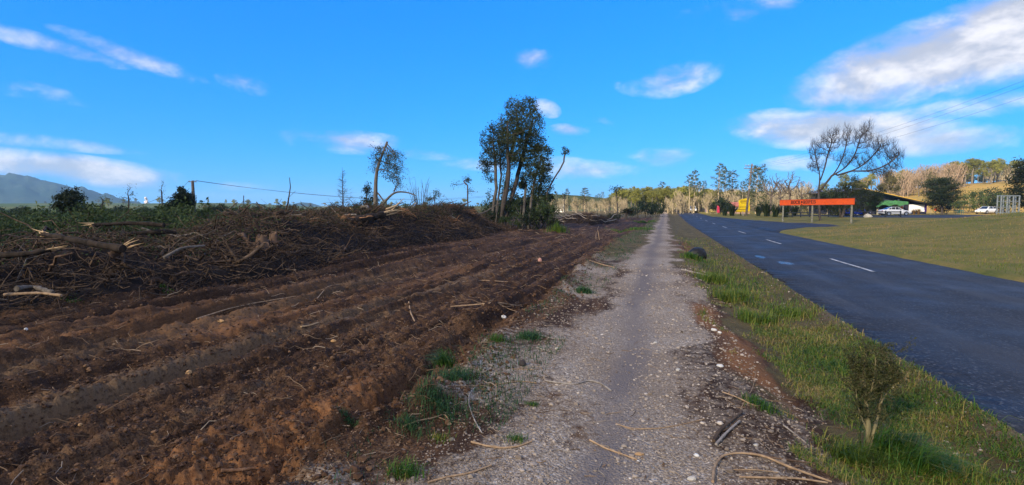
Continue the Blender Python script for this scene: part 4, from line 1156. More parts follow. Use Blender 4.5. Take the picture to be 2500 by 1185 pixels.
    for i in range(170):
        f = ri(.0, 1.0); a = ri(0, 6.28)
        wdt = 40 * k * math.sqrt(max(.05, 1 - ((f - .40) / .62) ** 2)) * ri(.55, 1.05)
        s = D(2300, 502 - 64 * f, d); e_ = s + np.array([math.cos(a) * wdt, math.sin(a) * wdt, .25 * wdt])
        bp = stem(s - [0, 0, .3], e_, 5, .05); t.tube(bp, np.linspace(.04, .01, 5), 3, .3)
        for q_ in (2, 3, 4):
            C = bp[q_] + rng.normal(size=(30, 3)) * [.36, .36, .13]; c.leaves(C, .24, .4, rng.uniform(0, .5, 30) + ri(0, .5), .3)
    tree_obj('spreading_conifer', b, t, c, M_BARK_DARK, M_LEAF_DARK, 'broad dark spreading conifer at the right end of the dark building')
    for i, (px, d, s) in enumerate([(2285, 106, 1.3), (2312, 104, 1.5), (2338, 108, 1.4), (2362, 106, 1.7), (2385, 108, 1.9), (2408, 110, 2.1), (2430, 108, 1.9), (2395, 116, 2.4), (2350, 118, 1.9), (2455, 106, 2.3), (2330, 114, 1.6), (2425, 122, 2.6)]):
        put((P_DBUSH + P_BUSH)[i % 5], on(px, d), s if i % 5 < 2 else s * 1.3, ri(0, 6.28), 'dark leafy shrub %s, %s row behind the car park' % (mark(px), row(d, 107, 113)), 'shrub', 'shrubs behind the car park')
    # big tree at the right edge
    d = 78.0; b = on(2520, d); k = d / 1250
    tr = [stem(b, D(2515, 450, d), 7, .05), stem(b + [.6, 0, 0], D(2560, 440, d), 7, .05)]
    cl = [(D(a, bb, d + ri(-2, 2)), (w * k, w * k, h * k)) for a, bb, w, h in [(2500, 410, 26, 20), (2480, 440, 20, 22), (2520, 430, 34, 30), (2475, 470, 16, 20), (2510, 470, 32, 24), (2560, 420, 40, 34), (2560, 470, 40, 34), (2490, 495, 18, 16), (2490, 392, 12, 8)]]
    grown('evergreen_tree', b, tr, cl, 30, M_BARK_DARK, M_LEAF_KAN, 'big dark evergreen tree cut off by the right edge above the metal frame', step=.4, kill=.55, infl=12, maxr=.3, leaf=.3, per=11, spread=.3, tip=.018)
    # big leafless tree behind the orange sign, leaning right
    d = 66.0; b = on(2003, d); k = d / 1250
    def q(px, py, dd=0): return D(px, py, d + dd)
    tr = [poly([b, q(2000, 500), q(1997, 465), q(2003, 430), q(2006, 405)], 10), ]
    limbs = [[(1999, 462), (2003, 430), (1995, 400), (1988, 372)], [(2003, 440), (2014, 410), (2020, 380), (2030, 350)], [(1999, 470), (2022, 440), (2045, 415), (2060, 380), (2068, 345)], [(2030, 430), (2066, 410), (2088, 380), (2100, 338)], [(2045, 428), (2090, 415), (2124, 390), (2150, 358)], [(2080, 418), (2130, 418), (2170, 402), (2196, 376)]]
    lm = [(poly([q(a, bb, ri(-.8, .8)) for a, bb in L], 12),) for L in limbs]
    cl = [(q(2012, 360, 0), (14 * k, 1.2, 40 * k)), (q(1990, 370, 1), (18 * k, 1.2, 28 * k)), (q(2035, 345, -1), (16 * k, 1.2, 32 * k)), (q(2066, 335, 1), (14 * k, 1.3, 30 * k)), (q(2098, 340, 0), (18 * k, 1.3, 34 * k)),
          (q(2118, 320, 1), (14 * k, 1.2, 22 * k)), (q(2130, 360, -1), (24 * k, 1.4, 30 * k)), (q(2160, 365, 0), (26 * k, 1.4, 26 * k)), (q(2185, 385, 1), (22 * k, 1.3, 18 * k)), (q(2180, 410, 0), (22 * k, 1.3, 14 * k)),
          (q(2060, 390, 0), (30 * k, 1.4, 20 * k)), (q(2110, 400, 1), (34 * k, 1.4, 22 * k)), (q(1985, 410, 0), (16 * k, 1.0, 12 * k)), (q(2150, 425, -1), (30 * k, 1.2, 14 * k))]
    att = np.vstack([ell(c_, r_, 150) for c_, r_ in cl])
    P, par = colonize([tr[0][:7]] + lm, att, .24, 20, .30, 110, (0.05, 0, .18), .14)
    r, kids = radii(par, .018, 2.5, .135); t = MB(); wood(t, P, par, r, 6)
    for i in np.nonzero(r < .034)[0]:                        # the haze of fine twigs
        for _ in range(3):
            e_ = P[i] + np.array([ri(-.25, .4), ri(-.35, .35), ri(.2, .9)])
            t.tube(stem(P[i], e_, 4, .15), np.linspace(.010, .005, 4), 3, .4)
    tree_obj('bare_tree', b, t, None, M_BARK_DARK, None, 'big leafless tree leaning right, branches fanned above the orange sign')
    # dark evergreens behind the sign
    for px, d, cls, l in [(2052, 69, [(2050, 480, 24, 26), (2040, 505, 26, 18), (2065, 505, 22, 18), (2072, 462, 22, 20)], 'dark shaggy evergreen tree behind the right half of the orange sign'),
                          (2110, 80, [(2095, 470, 26, 24), (2120, 490, 30, 26), (2140, 478, 20, 22), (2100, 505, 30, 16), (2085, 440, 14, 12)], 'dark shaggy evergreen tree in front of the building left of the green canopy')]:
        b = on(px, d); k = d / 1250
        tr = [stem(b, D(px - 3, 500, d), 6, .05), stem(b + [.2, .1, 0], D(px + 16, 490, d), 6, .05)]
        grown('evergreen_tree', b, tr, [(D(a, bb, d + ri(-1, 1)), (w * k, w * k, h * k)) for a, bb, w, h in cls], 80, M_BARK_DARK, M_LEAF_KAN, l, step=.3, kill=.36, infl=12, maxr=.22, leaf=.2, per=6, spread=.26, tip=.015)
    for px, d, s, m, l in [(2012, 92, 2.6, P_DBUSH[0], 'tall dark bush behind the orange sign, left of the shaggy evergreen'), (2034, 95, 3.0, P_DBUSH[1], 'tall dark bush at the left end of the dark building'), (1975, 96, 2.2, P_BUSH[0], 'leafy bush behind the middle of the orange sign'), (1958, 100, 2.4, P_BUSH[1], 'leafy bush behind the orange sign, left of the middle')]:
        put(m, on(px, d), s, ri(0, 6.28), l, 'bush', 'bushes behind the orange sign')
    for px, d, s, l in [(2020, 108, .75, 'olive tree rising behind the orange sign beside the big leafless tree'), (2052, 112, .85, 'olive tree rising at the left end of the dark building'), (1985, 112, .7, 'olive tree behind the trunk of the big leafless tree')]:
        put(P_OLIVE[0], on(px, d), s, ri(0, 6.28), l, 'tree', 'olive trees behind the orange sign')
    # tree fern / palm by the small brush pile
    b = on(1529, 82); t = MB(); c = MB()
    t.tube(np.array([b, b + [0, 0, 1.1]]), [.22, .16], 7, .3)
    for i in range(46):
        a = ri(0, 6.28); L = ri(1.2, 2.0); s = np.linspace(0, 1, 6); el_ = ri(.2, 1.25)
        P_ = b + [0, 0, 1.05] + np.stack([np.cos(a) * L * s * math.cos(el_), np.sin(a) * L * s * math.cos(el_), L * (s * math.sin(el_) - .55 * s ** 2)], -1)
        c.tube(P_, np.linspace(.02, .006, 6), 3, .5)
        side = np.array([-math.sin(a), math.cos(a), -.25])
        for j in range(1, 6):
            for sg in (-1, 1):
                w = .32 * math.sin(.5 + 2.4 * s[j])
                V = np.array([P_[j - 1], P_[j], P_[j] + side * sg * w + (P_[j] - P_[j - 1]) * .6])
                c.add(V, [[0, 1, 2]], ri(0, 1), 0, False)
    tree_obj('palm', b, t, c, M_BARK_DARK, M_LEAF_OLIVE, 'low shaggy palm with drooping fronds beside the hedge left of the road', 'palm', crown_name='fronds')
    # scrub belt behind the windrow: nobody built rows, each bush by itself
    n = 0
    spots = []
    for i in range(900):
        px = ri(-60, 1200); d = 13.5 + 40 * ri(0, 1) ** 1.6
        p = on(px, d)
        if p[0] > -16.6 - 0.07 * p[1]: continue
        if all((p[0] - s_[0]) ** 2 + (p[1] - s_[1]) ** 2 > (.7 + .02 * d) ** 2 for s_ in spots): spots.append(p)
        if len(spots) >= 210: break
    for i, p in enumerate(spots):
        k = P_BUSH[i % 3] if i % 9 else P_RUST[0]
        s = ri(.7, 1.2) * (1 + .004 * np.hypot(p[0], p[1])) * (ri(1.15, 1.5) if i % 7 == 0 else 1)
        put(k, p - [0, 0, .1], s, ri(0, 6.28), '%s bush %s, %s of the scrub belt' % ('rusty-brown' if k is P_RUST[0] else 'green', mark(px_of(p), True), {'front': 'near edge', 'middle': 'middle', 'back': 'far side'}[row(depth_of(p), 20, 32)]), 'bush', 'scrub belt behind the windrow')
    for i in range(120):
        px = ri(-40, 1180); d = ri(48, 150); p = on(px, d)
        put(P_DBUSH[i % 2], p, ri(.8, 1.35) * (1 + d / 300), ri(0, 6.28), 'dark far-off bush %s, %s of the lowland' % (mark(px, True), row(d, 95, 130)), 'bush', 'far scrub on the lowland')
    for i in range(44):
        px = ri(100, 1180); d = ri(300, 700); p = on(px, d)
        put((P_GREEN + P_OLIVE[:1])[i % 4], p, ri(.45, .9), ri(0, 6.28), 'small %s tree on the far farmland %s' % ('olive' if i % 4 == 3 else 'green', mark(px, True)), 'tree', 'far farmland trees')
background()
# ------------------------------------------------------------------ the windrow of uprooted brush
M_WOOD_DARK = bark_mat('slash_bark', (0.028, 0.018, 0.011), (0.12, 0.082, 0.054), 9)
M_WOOD_BROWN = bark_mat('slash_root', (0.050, 0.030, 0.019), (0.15, 0.096, 0.062), 9)
M_WOOD_GREY = bark_mat('weathered_stick', (0.16, 0.135, 0.11), (0.33, 0.29, 0.245), 14)
M_WOOD_DULL = bark_mat('dull_grey_branch', (0.085, 0.072, 0.058), (0.20, 0.172, 0.142), 12)
M_LOGBARK = bark_mat('log_bark', (0.010, 0.008, 0.006), (0.050, 0.036, 0.026), 7)
M_WOOD_TAN = bark_mat('fresh_stick', (0.20, 0.13, 0.075), (0.36, 0.25, 0.15), 14)
M_SPLINT = bark_mat('splintered_wood', (0.34, 0.215, 0.10), (0.58, 0.42, 0.235), 20)
M_SHADE_MULCH = simple('shade_dark_mulch', (0.016, 0.0095, 0.006), 0.95, var=0.75, scale=5, bump=1.0)  # dark mulch taken near black: shade of the gaps painted into its colour
M_RUSTW = bark_mat('torn_root_mat', (0.13, 0.065, 0.032), (0.27, 0.15, 0.08), 10)

def row_x(y): return -13.6 - 0.075 * (y - 6) - 0.5 * np.sin(y * 0.35)
def row_h(y): return (0.72 + 0.55 * smooth(9, 17, y) + 0.35 * smooth(18, 25, y)) * (1 - smooth(38, 46, y)) * (1 + 0.35 * fbm(y * 0.35, y * 0, 500, 3))
def row_top(x, y):
    u = (x - row_x(y)) / 2.9
    b = np.clip(1 - u * u, 0, 1) ** 0.8
    return Z(x, y) + b * row_h(y) + 0.35 * b * fbm(x * 1.1, y * 1.1, 501, 4)

def windrow():
    ys = np.linspace(-4, 46, 260); us = np.linspace(-1.12, 1.12, 46)
    Yg, Ug = np.meshgrid(ys, us, indexing='ij')
    Xg = row_x(Yg) + Ug * 2.9
    Zg = row_top(Xg, Yg) + 0.10 * fbm(Xg * 5, Yg * 5, 502, 3) * (np.abs(Ug) < 1) - 0.06 * (np.abs(Ug) > 1.05)
    n, m = Xg.shape
    i = np.arange(n - 1)[:, None] * m; j = np.arange(m - 1)[None]
    Q = np.stack([i + j, i + j + 1, i + m + j + 1, i + m + j], -1).reshape(-1, 4)[:, ::-1]
    mb = MB(); mb.add(np.stack([Xg, Yg, Zg], -1).reshape(-1, 3), Q[:, ::-1])
    tag(mb.build('earth_mound', M_SHADE_MULCH), 'low mound of dark earth and mulch, blackened like shaded gaps, under the uprooted brush', 'mound', kind='stuff')

    def curl(c, L, r, k=5, wild=.5, mb=None, tint=None, lift=0.25, npt=8):
        a = ri(0, 6.28); t = np.linspace(-.5, .5, npt)
        d = np.array([math.cos(a), math.sin(a), ri(-.35, .45)]); 
        P = c + t[:, None] * L * d
        w = np.cumsum(rng.normal(size=(npt, 3)), 0) * wild * L / npt; w -= w.mean(0)
        P = P + w + [0, 0, lift * r]
        rr = np.linspace(1, .35, npt) * r * rng.uniform(.85, 1.15, npt)
        mb.tube(P, rr, k, ri(.1, .95) if tint is None else tint, cap=r > .025)
        return P
    # the thin stuff: a tangle nobody could count
    lit = MB()
    N = 7000
    y = -2 + 47 * rng.uniform(0, 1, N) ** 1.15; u = rng.uniform(-.8, 1.1, N); x = row_x(y) + u * 2.9
    z = row_top(x, y) + rng.uniform(-.02, .34, N)
    for q in range(N): curl(np.array([x[q], y[q], z[q]]), ri(.35, 1.5), ri(.007, .022), 3, .75, lit, npt=6)
    tag(lit.build('brush_tangle', M_WOOD_DARK), 'tangle of thin dark twigs and roots covering the windrow', 'brush', kind='stuff')
    lit = MB()
    N = 1500; y = rng.uniform(-1, 44, N); x = row_x(y) + rng.uniform(-.2, 1.15, N) * 2.9; z = row_top(x, y) + rng.uniform(0, .22, N)
    for q in range(N):
        curl(np.array([x[q], y[q], z[q]]), ri(.3, .9), ri(.006, .015), 3, .8, lit, npt=6)
    tag(lit.build('root_tangle', M_WOOD_BROWN), 'tangle of reddish-brown torn roots along the near side of the windrow', 'brush', kind='stuff')
    # leaves still hanging on the felled tops
    lf = MB()
    N = 1900; y = rng.uniform(-2, 40, N); x = row_x(y) + rng.uniform(-1, .55, N) * 2.9; z = row_top(x, y) + rng.uniform(0, .25, N)
    for q in range(N):
        C = np.array([x[q], y[q], z[q]]) + rng.normal(size=(14, 3)) * [.28, .28, .13]
        lf.leaves(C, .085, .45)
    tag(lf.build('wilted_leaves', M_LEAF_SCRUB), 'wilting green leaves on the felled tops in the windrow', 'foliage', kind='stuff')
    # branches one can pick out
    mats = [(M_WOOD_DARK, 'dark'), (M_WOOD_BROWN, 'brown'), (M_WOOD_DULL, 'grey weathered')]
    for q in range(170):
        yy = 2 + 42 * ri(0, 1) ** 1.1; uu = ri(-.5, 1.0); x = row_x(yy) + uu * 2.9
        z = float(row_top(np.array([x]), np.array([yy]))[0]) + ri(.03, .3)
        mb = MB(); c = np.array([x, yy, z]); L = ri(.9, 2.6); r = .016 + .075 * ri(0, 1) ** 2.5
        P = curl(np.zeros(3), L, r, 5, .55, mb, npt=10)
        for _ in range(int(ri(1, 4))):
            i2 = int(ri(3, 9)); e = P[i2] + rng.normal(size=3) * .3 * L * np.array([1, 1, .8])
            mb.tube(stem(P[i2], e, 5, .2), np.linspace(r * .6, r * .2, 5), 4, .5)
        m_, w_ = mats[int(rng.choice(3, p=[.55, .28, .17]))]
        o = mb.build('branch', m_, None, tuple(c))
        where = 'near end' if yy < 10 else 'left part' if yy < 17 else 'middle' if yy < 28 else 'far end'
        tag(o, '%s %s branch in the windrow %s' % (w_, 'long' if L > 1.9 else 'short' if L < 1.4 else 'broken', mark(px_of(c), True)), 'branch', 'broken branches of the windrow')

    # logs with splintered ends: single, recognisable
    def log(name, pts, r0, r1, mat, label, split=None, n=14, cat='log'):
        P = poly(pts, n); b = P[0].copy()
        e = empty(name, tuple(b), label, cat)
        mb = MB(); rr = np.linspace(r0, r1, n) * (1 + .12 * rng.normal(size=n))
        mb.tube(P - b, rr, 9, ri(.3, .6), cap=True)
        mb.V[0] = mb.V[0] + rng.normal(size=mb.V[0].shape) * .10 * r0
        mb.build('stem', M_LOGBARK if mat is M_WOOD_DARK else M_WOOD_DULL if mat is M_WOOD_GREY else mat, e)
        if split is not None:
            sp = MB(); end = P[0] if split == 0 else P[-1]; d = (P[0] - P[2]) if split == 0 else (P[-1] - P[-3]); d = d / np.linalg.norm(d)
            R_ = r0 if split == 0 else r1
            for s_ in range(7):
                o_ = rng.normal(size=3) * R_ * .55; L = R_ * ri(1.5, 5)
                sp.tube(np.array([end - b - d * R_ * 2 + o_, end - b + d * L * .4 + o_ * 1.3, end - b + d * L + o_ * 1.9 + rng.normal(size=3) * R_ * .6]), [R_ * .34, R_ * .26, R_ * .04], 4, ri(.4, 1))
            sp.build('splintered_end', M_SPLINT, e)
        return e
    d = 10.3
    log('log', [D(105, 572, d + .6), D(190, 588, d + .3), D(300, 608, d)], .05, .085, M_WOOD_DARK, 'big dark log with long pale splintered end pointing left', 0)
    log('log', [D(-60, 626, 9.6), D(60, 622, 9.6), D(125, 610, 9.8)], .065, .04, M_WOOD_DARK, 'dark log jutting in from the left edge with a torn pale tip', 1)
    log('log', [D(400, 550, 14), D(330, 545, 14), D(225, 550, 13.6)], .065, .045, M_WOOD_DARK, 'thin dark log with splintered end lying on the scrub, upper left', 1)
    log('log', [D(430, 566, 14.5), D(360, 568, 14.2), D(255, 577, 13.6)], .065, .045, M_WOOD_DARK, 'dark log with bright yellow splinters below the thin one, upper left', 1)
    log('log', [D(40, 705, 8.7), D(80, 700, 9.0), D(130, 715, 8.8)], .05, .03, M_WOOD_GREY, 'bent grey branch at the foot of the windrow, lower left', None)
    log('log', [D(10, 720, 8.6), D(100, 715, 8.7), D(150, 722, 8.6)], .028, .02, M_WOOD_TAN, 'long thin brown pole lying at the foot of the windrow, lower left', None)
    log('log', [D(270, 625, 10.4), D(290, 612, 10.5), D(306, 603, 10.5)], .075, .05, M_WOOD_BROWN, 'short split brown stub under the butt of the big dark log', 1)
    log('log', [D(400, 630, 11.5), D(440, 606, 11.8), D(500, 600, 12.4)], .04, .02, M_WOOD_GREY, 'curved grey branch rising right of the big dark log', None)
    log('log', [D(850, 545, 23), D(900, 533, 24), D(945, 522, 25)], .22, .16, M_WOOD_DARK, 'thick dark trunk lying in front of the snapped tree', 1)
    log('log', [D(860, 516, 26), D(905, 520, 26), D(960, 521, 26)], .09, .06, M_WOOD_BROWN, 'reddish log lying level on the windrow below the snapped tree', 0)
    log('log', [D(750, 560, 20), D(780, 530, 20.5), D(795, 512, 20.8)], .05, .02, M_WOOD_DARK, 'dark pole sticking up with a bent grey crosspiece', None)
    log('log', [D(758, 536, 20.3), D(775, 534, 20.3), D(800, 538, 20.3)], .045, .04, M_WOOD_GREY, 'pale crosspiece lying level on top of the windrow, left middle', None)
    log('log', [D(1105, 512, 37), D(1130, 500, 37.5), D(1150, 492, 38)], .06, .03, M_WOOD_GREY, 'pale grey pole sloping up at the far end of the windrow', None)
    log('log', [D(1165, 525, 42), D(1190, 515, 43), D(1220, 496, 44)], .07, .03, M_WOOD_GREY, 'long pale limb leaning against the tall stand', None)
    log('log', [D(985, 520, 30), D(1000, 506, 30), D(1012, 498, 30)], .05, .03, M_WOOD_GREY, 'stub of grey branch standing up from the windrow top', 1)
    # torn stumps and root plates
    def stump(px, depth, zoff, w, h, mat, label, roots=16, broken=True, py=None):
        c = on(px, depth); c[2] = float(row_top(np.array([c[0]]), np.array([c[1]]))[0]) + zoff
        if py: c = D(px, py, depth)
        e = empty('stump', tuple(c), label, 'stump', None)
        mb = MB(); k = 14; an = np.arange(k) * 2 * np.pi / k
        rings = []
        for f, rr in ((-.3, 1.15), (0, 1.0), (.5, .8), (1.0, .74)):
            jag = (rng.uniform(-.25, .35, k) * h if (broken and f == 1.0) else 0)
            rad = w * rr * (1 + .13 * rng.normal(size=k))
            rings.append(np.stack([np.cos(an) * rad, np.sin(an) * rad, f * h + jag + 0 * an], -1))
        V = np.concatenate(rings + [np.array([[0, 0, h * .7]])]); F = []
        for q in range(3):
            for s_ in range(k): F.append([q * k + s_, q * k + (s_ + 1) % k, (q + 1) * k + (s_ + 1) % k, (q + 1) * k + s_])
        mb.add(V, F, .7); mb.add(V, [[3 * k + s_, 3 * k + (s_ + 1) % k, 4 * k] for s_ in range(k)], .9, 0, False)
        mb.build('stump_body', mat, e)
        for q in range(roots):
            a = ri(0, 6.28); L = w * ri(1.6, 4); rm = MB()
            P = stem((math.cos(a) * w * .8, math.sin(a) * w * .8, ri(-.1, .2)), (math.cos(a) * L, math.sin(a) * L, ri(-.7, .5) * L * .6), 7, .35)
            rm.tube(P, np.linspace(w * .13, w * .02, 7), 5, ri(.3, .9)); rm.build('root', mat, e)
        return e
    stump(640, 14.6, .05, .19, .24, M_WOOD_BROWN, 'torn jagged stump with dangling roots on the near face of the windrow', py=598)
    stump(668, 15.2, .10, .13, .2, M_WOOD_BROWN, 'smaller broken stump just right and behind the jagged one', 8, py=588)
    stump(712, 19.5, .0, .30, .14, M_RUSTW, 'orange-brown root plate lying on the windrow, left middle', 26)
    stump(842, 23.5, .1, .36, .28, M_RUSTW, 'tan root plate with hanging strands left of the thick trunk', 24)
    stump(1090, 33, .15, .34, .18, M_RUSTW, 'rusty root plate near the far end of the windrow', 24)
    stump(985, 29, .15, .30, .22, M_RUSTW, 'rust-coloured root plate on the crest right of the snapped tree', 20)
    stump(1140, 38, .1, .34, .2, M_RUSTW, 'brown root plate at the far end beside the pale limb', 26)
    # small second pile further on
    pm = MB(); c0 = on(1428, 66)
    nx = 40; gx, gy = np.meshgrid(np.linspace(-1, 1, nx), np.linspace(-1, 1, nx), indexing='ij')
    rr = np.hypot(gx, gy); X = c0[0] + gx * 4.2; Y = c0[1] + gy * 3
    zz = Z(X, Y) - .05 + 1.25 * np.clip(1 - rr, 0, 1) ** .7 * (1 + .5 * fbm(X * .8, Y * .8, 510, 3))
    i = np.arange(nx - 1)[:, None] * nx; j = np.arange(nx - 1)[None]
    pm.add(np.stack([X, Y, zz], -1).reshape(-1, 3), np.stack([i + j, i + nx + j, i + nx + j + 1, i + j + 1], -1).reshape(-1, 4))
    tag(pm.build('earth_mound', M_SHADE_MULCH), 'small far mound of dark earth, blackened like shaded gaps, under the second brush pile', 'mound', kind='stuff')
    tw = MB()
    for q in range(420):
        a, b_ = ri(-1, 1), ri(-1, 1)
        if a * a + b_ * b_ > 1: continue
        z = c0[2] + 1.35 * (1 - math.hypot(a, b_)) ** .7 + ri(0, .3)
        curl(np.array([c0[0] + a * 4.2, c0[1] + b_ * 3, z]), ri(.8, 2.4), ri(.015, .045), 3, .5, tw, npt=6)
    tag(tw.build('brush_tangle', M_WOOD_DARK), 'second small tangle of dark branches right of the tall stand', 'brush', kind='stuff')
    for q in range(14):
        mb = MB(); a = ri(-.8, .8); z = c0[2] + 1.2 * (1 - abs(a)) + ri(.1, .4)
        curl(np.zeros(3), ri(2, 4), ri(.035, .06), 5, .3, mb, .9, npt=9)
        tag(mb.build('branch', M_WOOD_GREY, None, (c0[0] + a * 4, c0[1] - 1.6 + ri(-.6, .8), z)), 'pale branch in the second small brush pile right of the tall stand', 'branch', 'branches of the second brush pile')
    # dark scrub heaps between second pile and palm
    for px, d_, s, l in [(1470, 70, 1.0, 'greyish bush just right of the second brush pile'), (1488, 74, 1.1, 'greyish bush left of the low palm'), (1505, 78, 1.0, 'greyish bush right beside the low palm'), (1345, 52, .8, 'twiggy bush at the right foot of the tall stand'), (1362, 54, .6, 'low bush between the tall stand and second pile')]:
        put(P_DBUSH[int(ri(0, 2))], on(px, d_), s * .75, ri(0, 6.28), l, 'bush', 'bushes around the second brush pile')
    for px, py, h, l in [(1488, 535, 3.0, 'thin pale standing trunk before the low palm'), (1355, 520, 2.0, 'short dark stake left of the second pile'), (1431, 512, 2.6, 'thin dark dead stem behind the second pile'), (1598, 533, .5, 'short peg at the edge of the far clearing')]:
        b = G(px, py) if py > 515 else on(px, 80); mb = MB()
        mb.tube(stem((0, 0, -.1), (ri(-.1, .1), 0, h), 6, .03), np.linspace(.07, .04, 6), 6, .8)
        tag(mb.build('stake', M_BARK_GREY, None, tuple(b)), l, 'stake')
windrow()
# ------------------------------------------------------------------ signs, poles, vehicles, buildings
M_POSTWOOD = simple('weathered_post', (0.23, 0.22, 0.17), .85, var=.35, scale=6, bump=.3)
M_POLEWOOD = simple('pole_wood', (0.13, 0.105, 0.085), .9, var=.35, scale=5, bump=.3)
M_ORANGE = simple('orange_board', (0.80, 0.105, 0.012), .5, var=.10, scale=3)
M_BLACKP = simple('black_paint', (0.02, 0.014, 0.012), .6)
M_MAROON = simple('faded_maroon_print', (0.62, 0.07, 0.012), .6)
M_YELLOW = simple('yellow_board', (0.80, 0.56, 0.010), .5, var=.08, scale=4)
M_BROWNP = simple('brown_print', (0.12, 0.045, 0.01), .6)
M_CREAM = simple('cream_board', (0.80, 0.70, 0.36), .5)
M_PINK = simple('pink_banner', (0.52, 0.035, 0.085), .7, var=.2, scale=3)
M_STEEL = simple('galvanised_steel', (0.30, 0.33, 0.33), .55, .35, var=.25, scale=7)
M_WIRE = simple('wire', (0.05, 0.05, 0.055), .6)
M_INS = simple('insulator', (0.35, 0.33, 0.32), .3)
M_CLAD = simple('dark_cladding', (0.018, 0.020, 0.036), .6, var=.25, scale=2)
M_ROOFY = simple('golden_roof_edge', (0.42, 0.27, 0.05), .6)
M_ROOF = simple('iron_roof', (0.06, 0.055, 0.06), .5)
M_GREENC = simple('green_canopy', (0.045, 0.15, 0.06), .6, var=.3, scale=1.2)
M_WHITEB = simple('white_board', (0.74, 0.75, 0.80), .5)
M_PURPLE = simple('purple_panel', (0.10, 0.04, 0.30), .6)
M_TEALB = simple('teal_paint', (0.01, 0.11, 0.12), .5)
M_GLASS = simple('car_glass', (0.012, 0.016, 0.022), .06, spec=.6)
M_TYRE = simple('tyre_rubber', (0.014, 0.014, 0.015), .85)
M_RIM = simple('alloy_rim', (0.45, 0.46, 0.48), .35, .7)
M_HUBW = simple('white_hubcap', (0.7, 0.7, 0.72), .4)
M_LAMP = simple('head_lamp', (0.75, 0.78, 0.8), .12, spec=.6)
M_TAIL = simple('tail_lamp', (0.35, 0.012, 0.010), .25)
M_PLATE = simple('number_plate', (0.75, 0.75, 0.72), .5)
M_RAIL = simple('dark_stained_rail', (0.030, 0.036, 0.046), .8, var=.3, scale=5)
M_WHITEW = simple('white_wall', (0.68, 0.67, 0.64), .7, var=.08, scale=2)
M_REDROOF = simple('dull_red_roof', (0.28, 0.10, 0.08), .7, var=.2, scale=2)

def beam(mb, a, b, w, h, mat=0, tint=.5):
    """square-section bar from a to b"""
    a = np.asarray(a, float); b = np.asarray(b, float); t = b - a; t /= np.linalg.norm(t)
    s = np.cross(t, [0, 0, 1.0]); 
    if np.linalg.norm(s) < 1e-3: s = np.array([1.0, 0, 0])
    s /= np.linalg.norm(s); u = np.cross(s, t)
    V = [p + s * w / 2 * i + u * h / 2 * j for p in (a, b) for i, j in ((-1, -1), (1, -1), (1, 1), (-1, 1))]
    mb.add(V, [[0, 1, 5, 4], [1, 2, 6, 5], [2, 3, 7, 6], [3, 0, 4, 7], [3, 2, 1, 0], [4, 5, 6, 7]], tint, mat, False)

def panel(mb, o, ux, uz, pts, th, nrm, mat=0):
    """flat board with outline pts (u,v) on axes ux, uz from o, thickness th along nrm"""
    o, ux, uz, nrm = (np.asarray(v, float) for v in (o, ux, uz, nrm))
    A = [o + ux * u + uz * v for u, v in pts]; B = [p - nrm * th for p in A]; n = len(A)
    c = [np.mean(A, 0), np.mean(B, 0)]
    V = np.array(A + B + c); k = np.arange(n); k2 = (k + 1) % n
    mb.add(V, np.stack([k, k2, np.full(n, 2 * n)], -1), .5, mat, False)
    mb.add(V, np.stack([n + k2, n + k, np.full(n, 2 * n + 1)], -1), .5, mat, False)
    mb.add(V, np.stack([k2, k, n + k, n + k2], -1), .5, mat, False)

# slab-serif letters from strokes (unit cell 0..1 wide, 0..1 tall)
def strokes(ch):
    t = .26; s = .13
    vb = lambda x: [(x, 0, x + t, 1)]
    if ch in 'RP':
        q = vb(.12) + [(0, 0, .5, s), (0, 1 - s, .7, 1), (.3, .42, .75, .42 + s), (.68, .5, .94, .92)]
        if ch == 'R': q += [(.55, .12, .82, .44), (.62, 0, 1.02, s)]
        return q
    if ch == 'O': return [(0, .16, .28, .84), (.72, .16, 1, .84), (.14, 0, .86, .15), (.14, .85, .86, 1)]
    if ch == 'C': return [(0, .16, .28, .84), (.14, 0, .9, .15), (.14, .85, .9, 1), (.72, .68, .98, .9), (.76, .1, .96, .28)]
    if ch == 'K': return vb(.12) + [(0, 0, .5, s), (0, 1 - s, .5, 1), (.36, .42, .56, .64), (.5, .58, .76, .82), (.66, .76, .92, 1), (.5, .24, .76, .46), (.66, 0, 1.02, .28)]
    if ch == 'E': return vb(.12) + [(0, 0, .9, s), (0, 1 - s, .9, 1), (.3, .44, .66, .57), (.78, 0, .92, .3), (.78, .7, .92, 1)]
    if ch == 'S': return [(.1, .86, .86, 1), (.02, .56, .26, .92), (.1, .44, .86, .58), (.7, .1, .96, .5), (.1, 0, .86, .14), (0, 0, .14, .3), (.82, .7, .96, 1)]
    return []

def letters(mb, text, o, ux, uz, nrm, h, w, gap, th=.012):
    x = 0.0
    for ch in text:
        if ch == ' ': x += w * .5; continue
        for q, (a, b, c, d) in enumerate(strokes(ch)):
            panel(mb, np.asarray(o) + np.asarray(nrm) * .0015 * (q % 3), np.asarray(ux), np.asarray(uz), [(x + a * w, b * h), (x + c * w, b * h), (x + c * w, d * h), (x + a * w, d * h)], th, nrm)
        x += w + gap
    return x

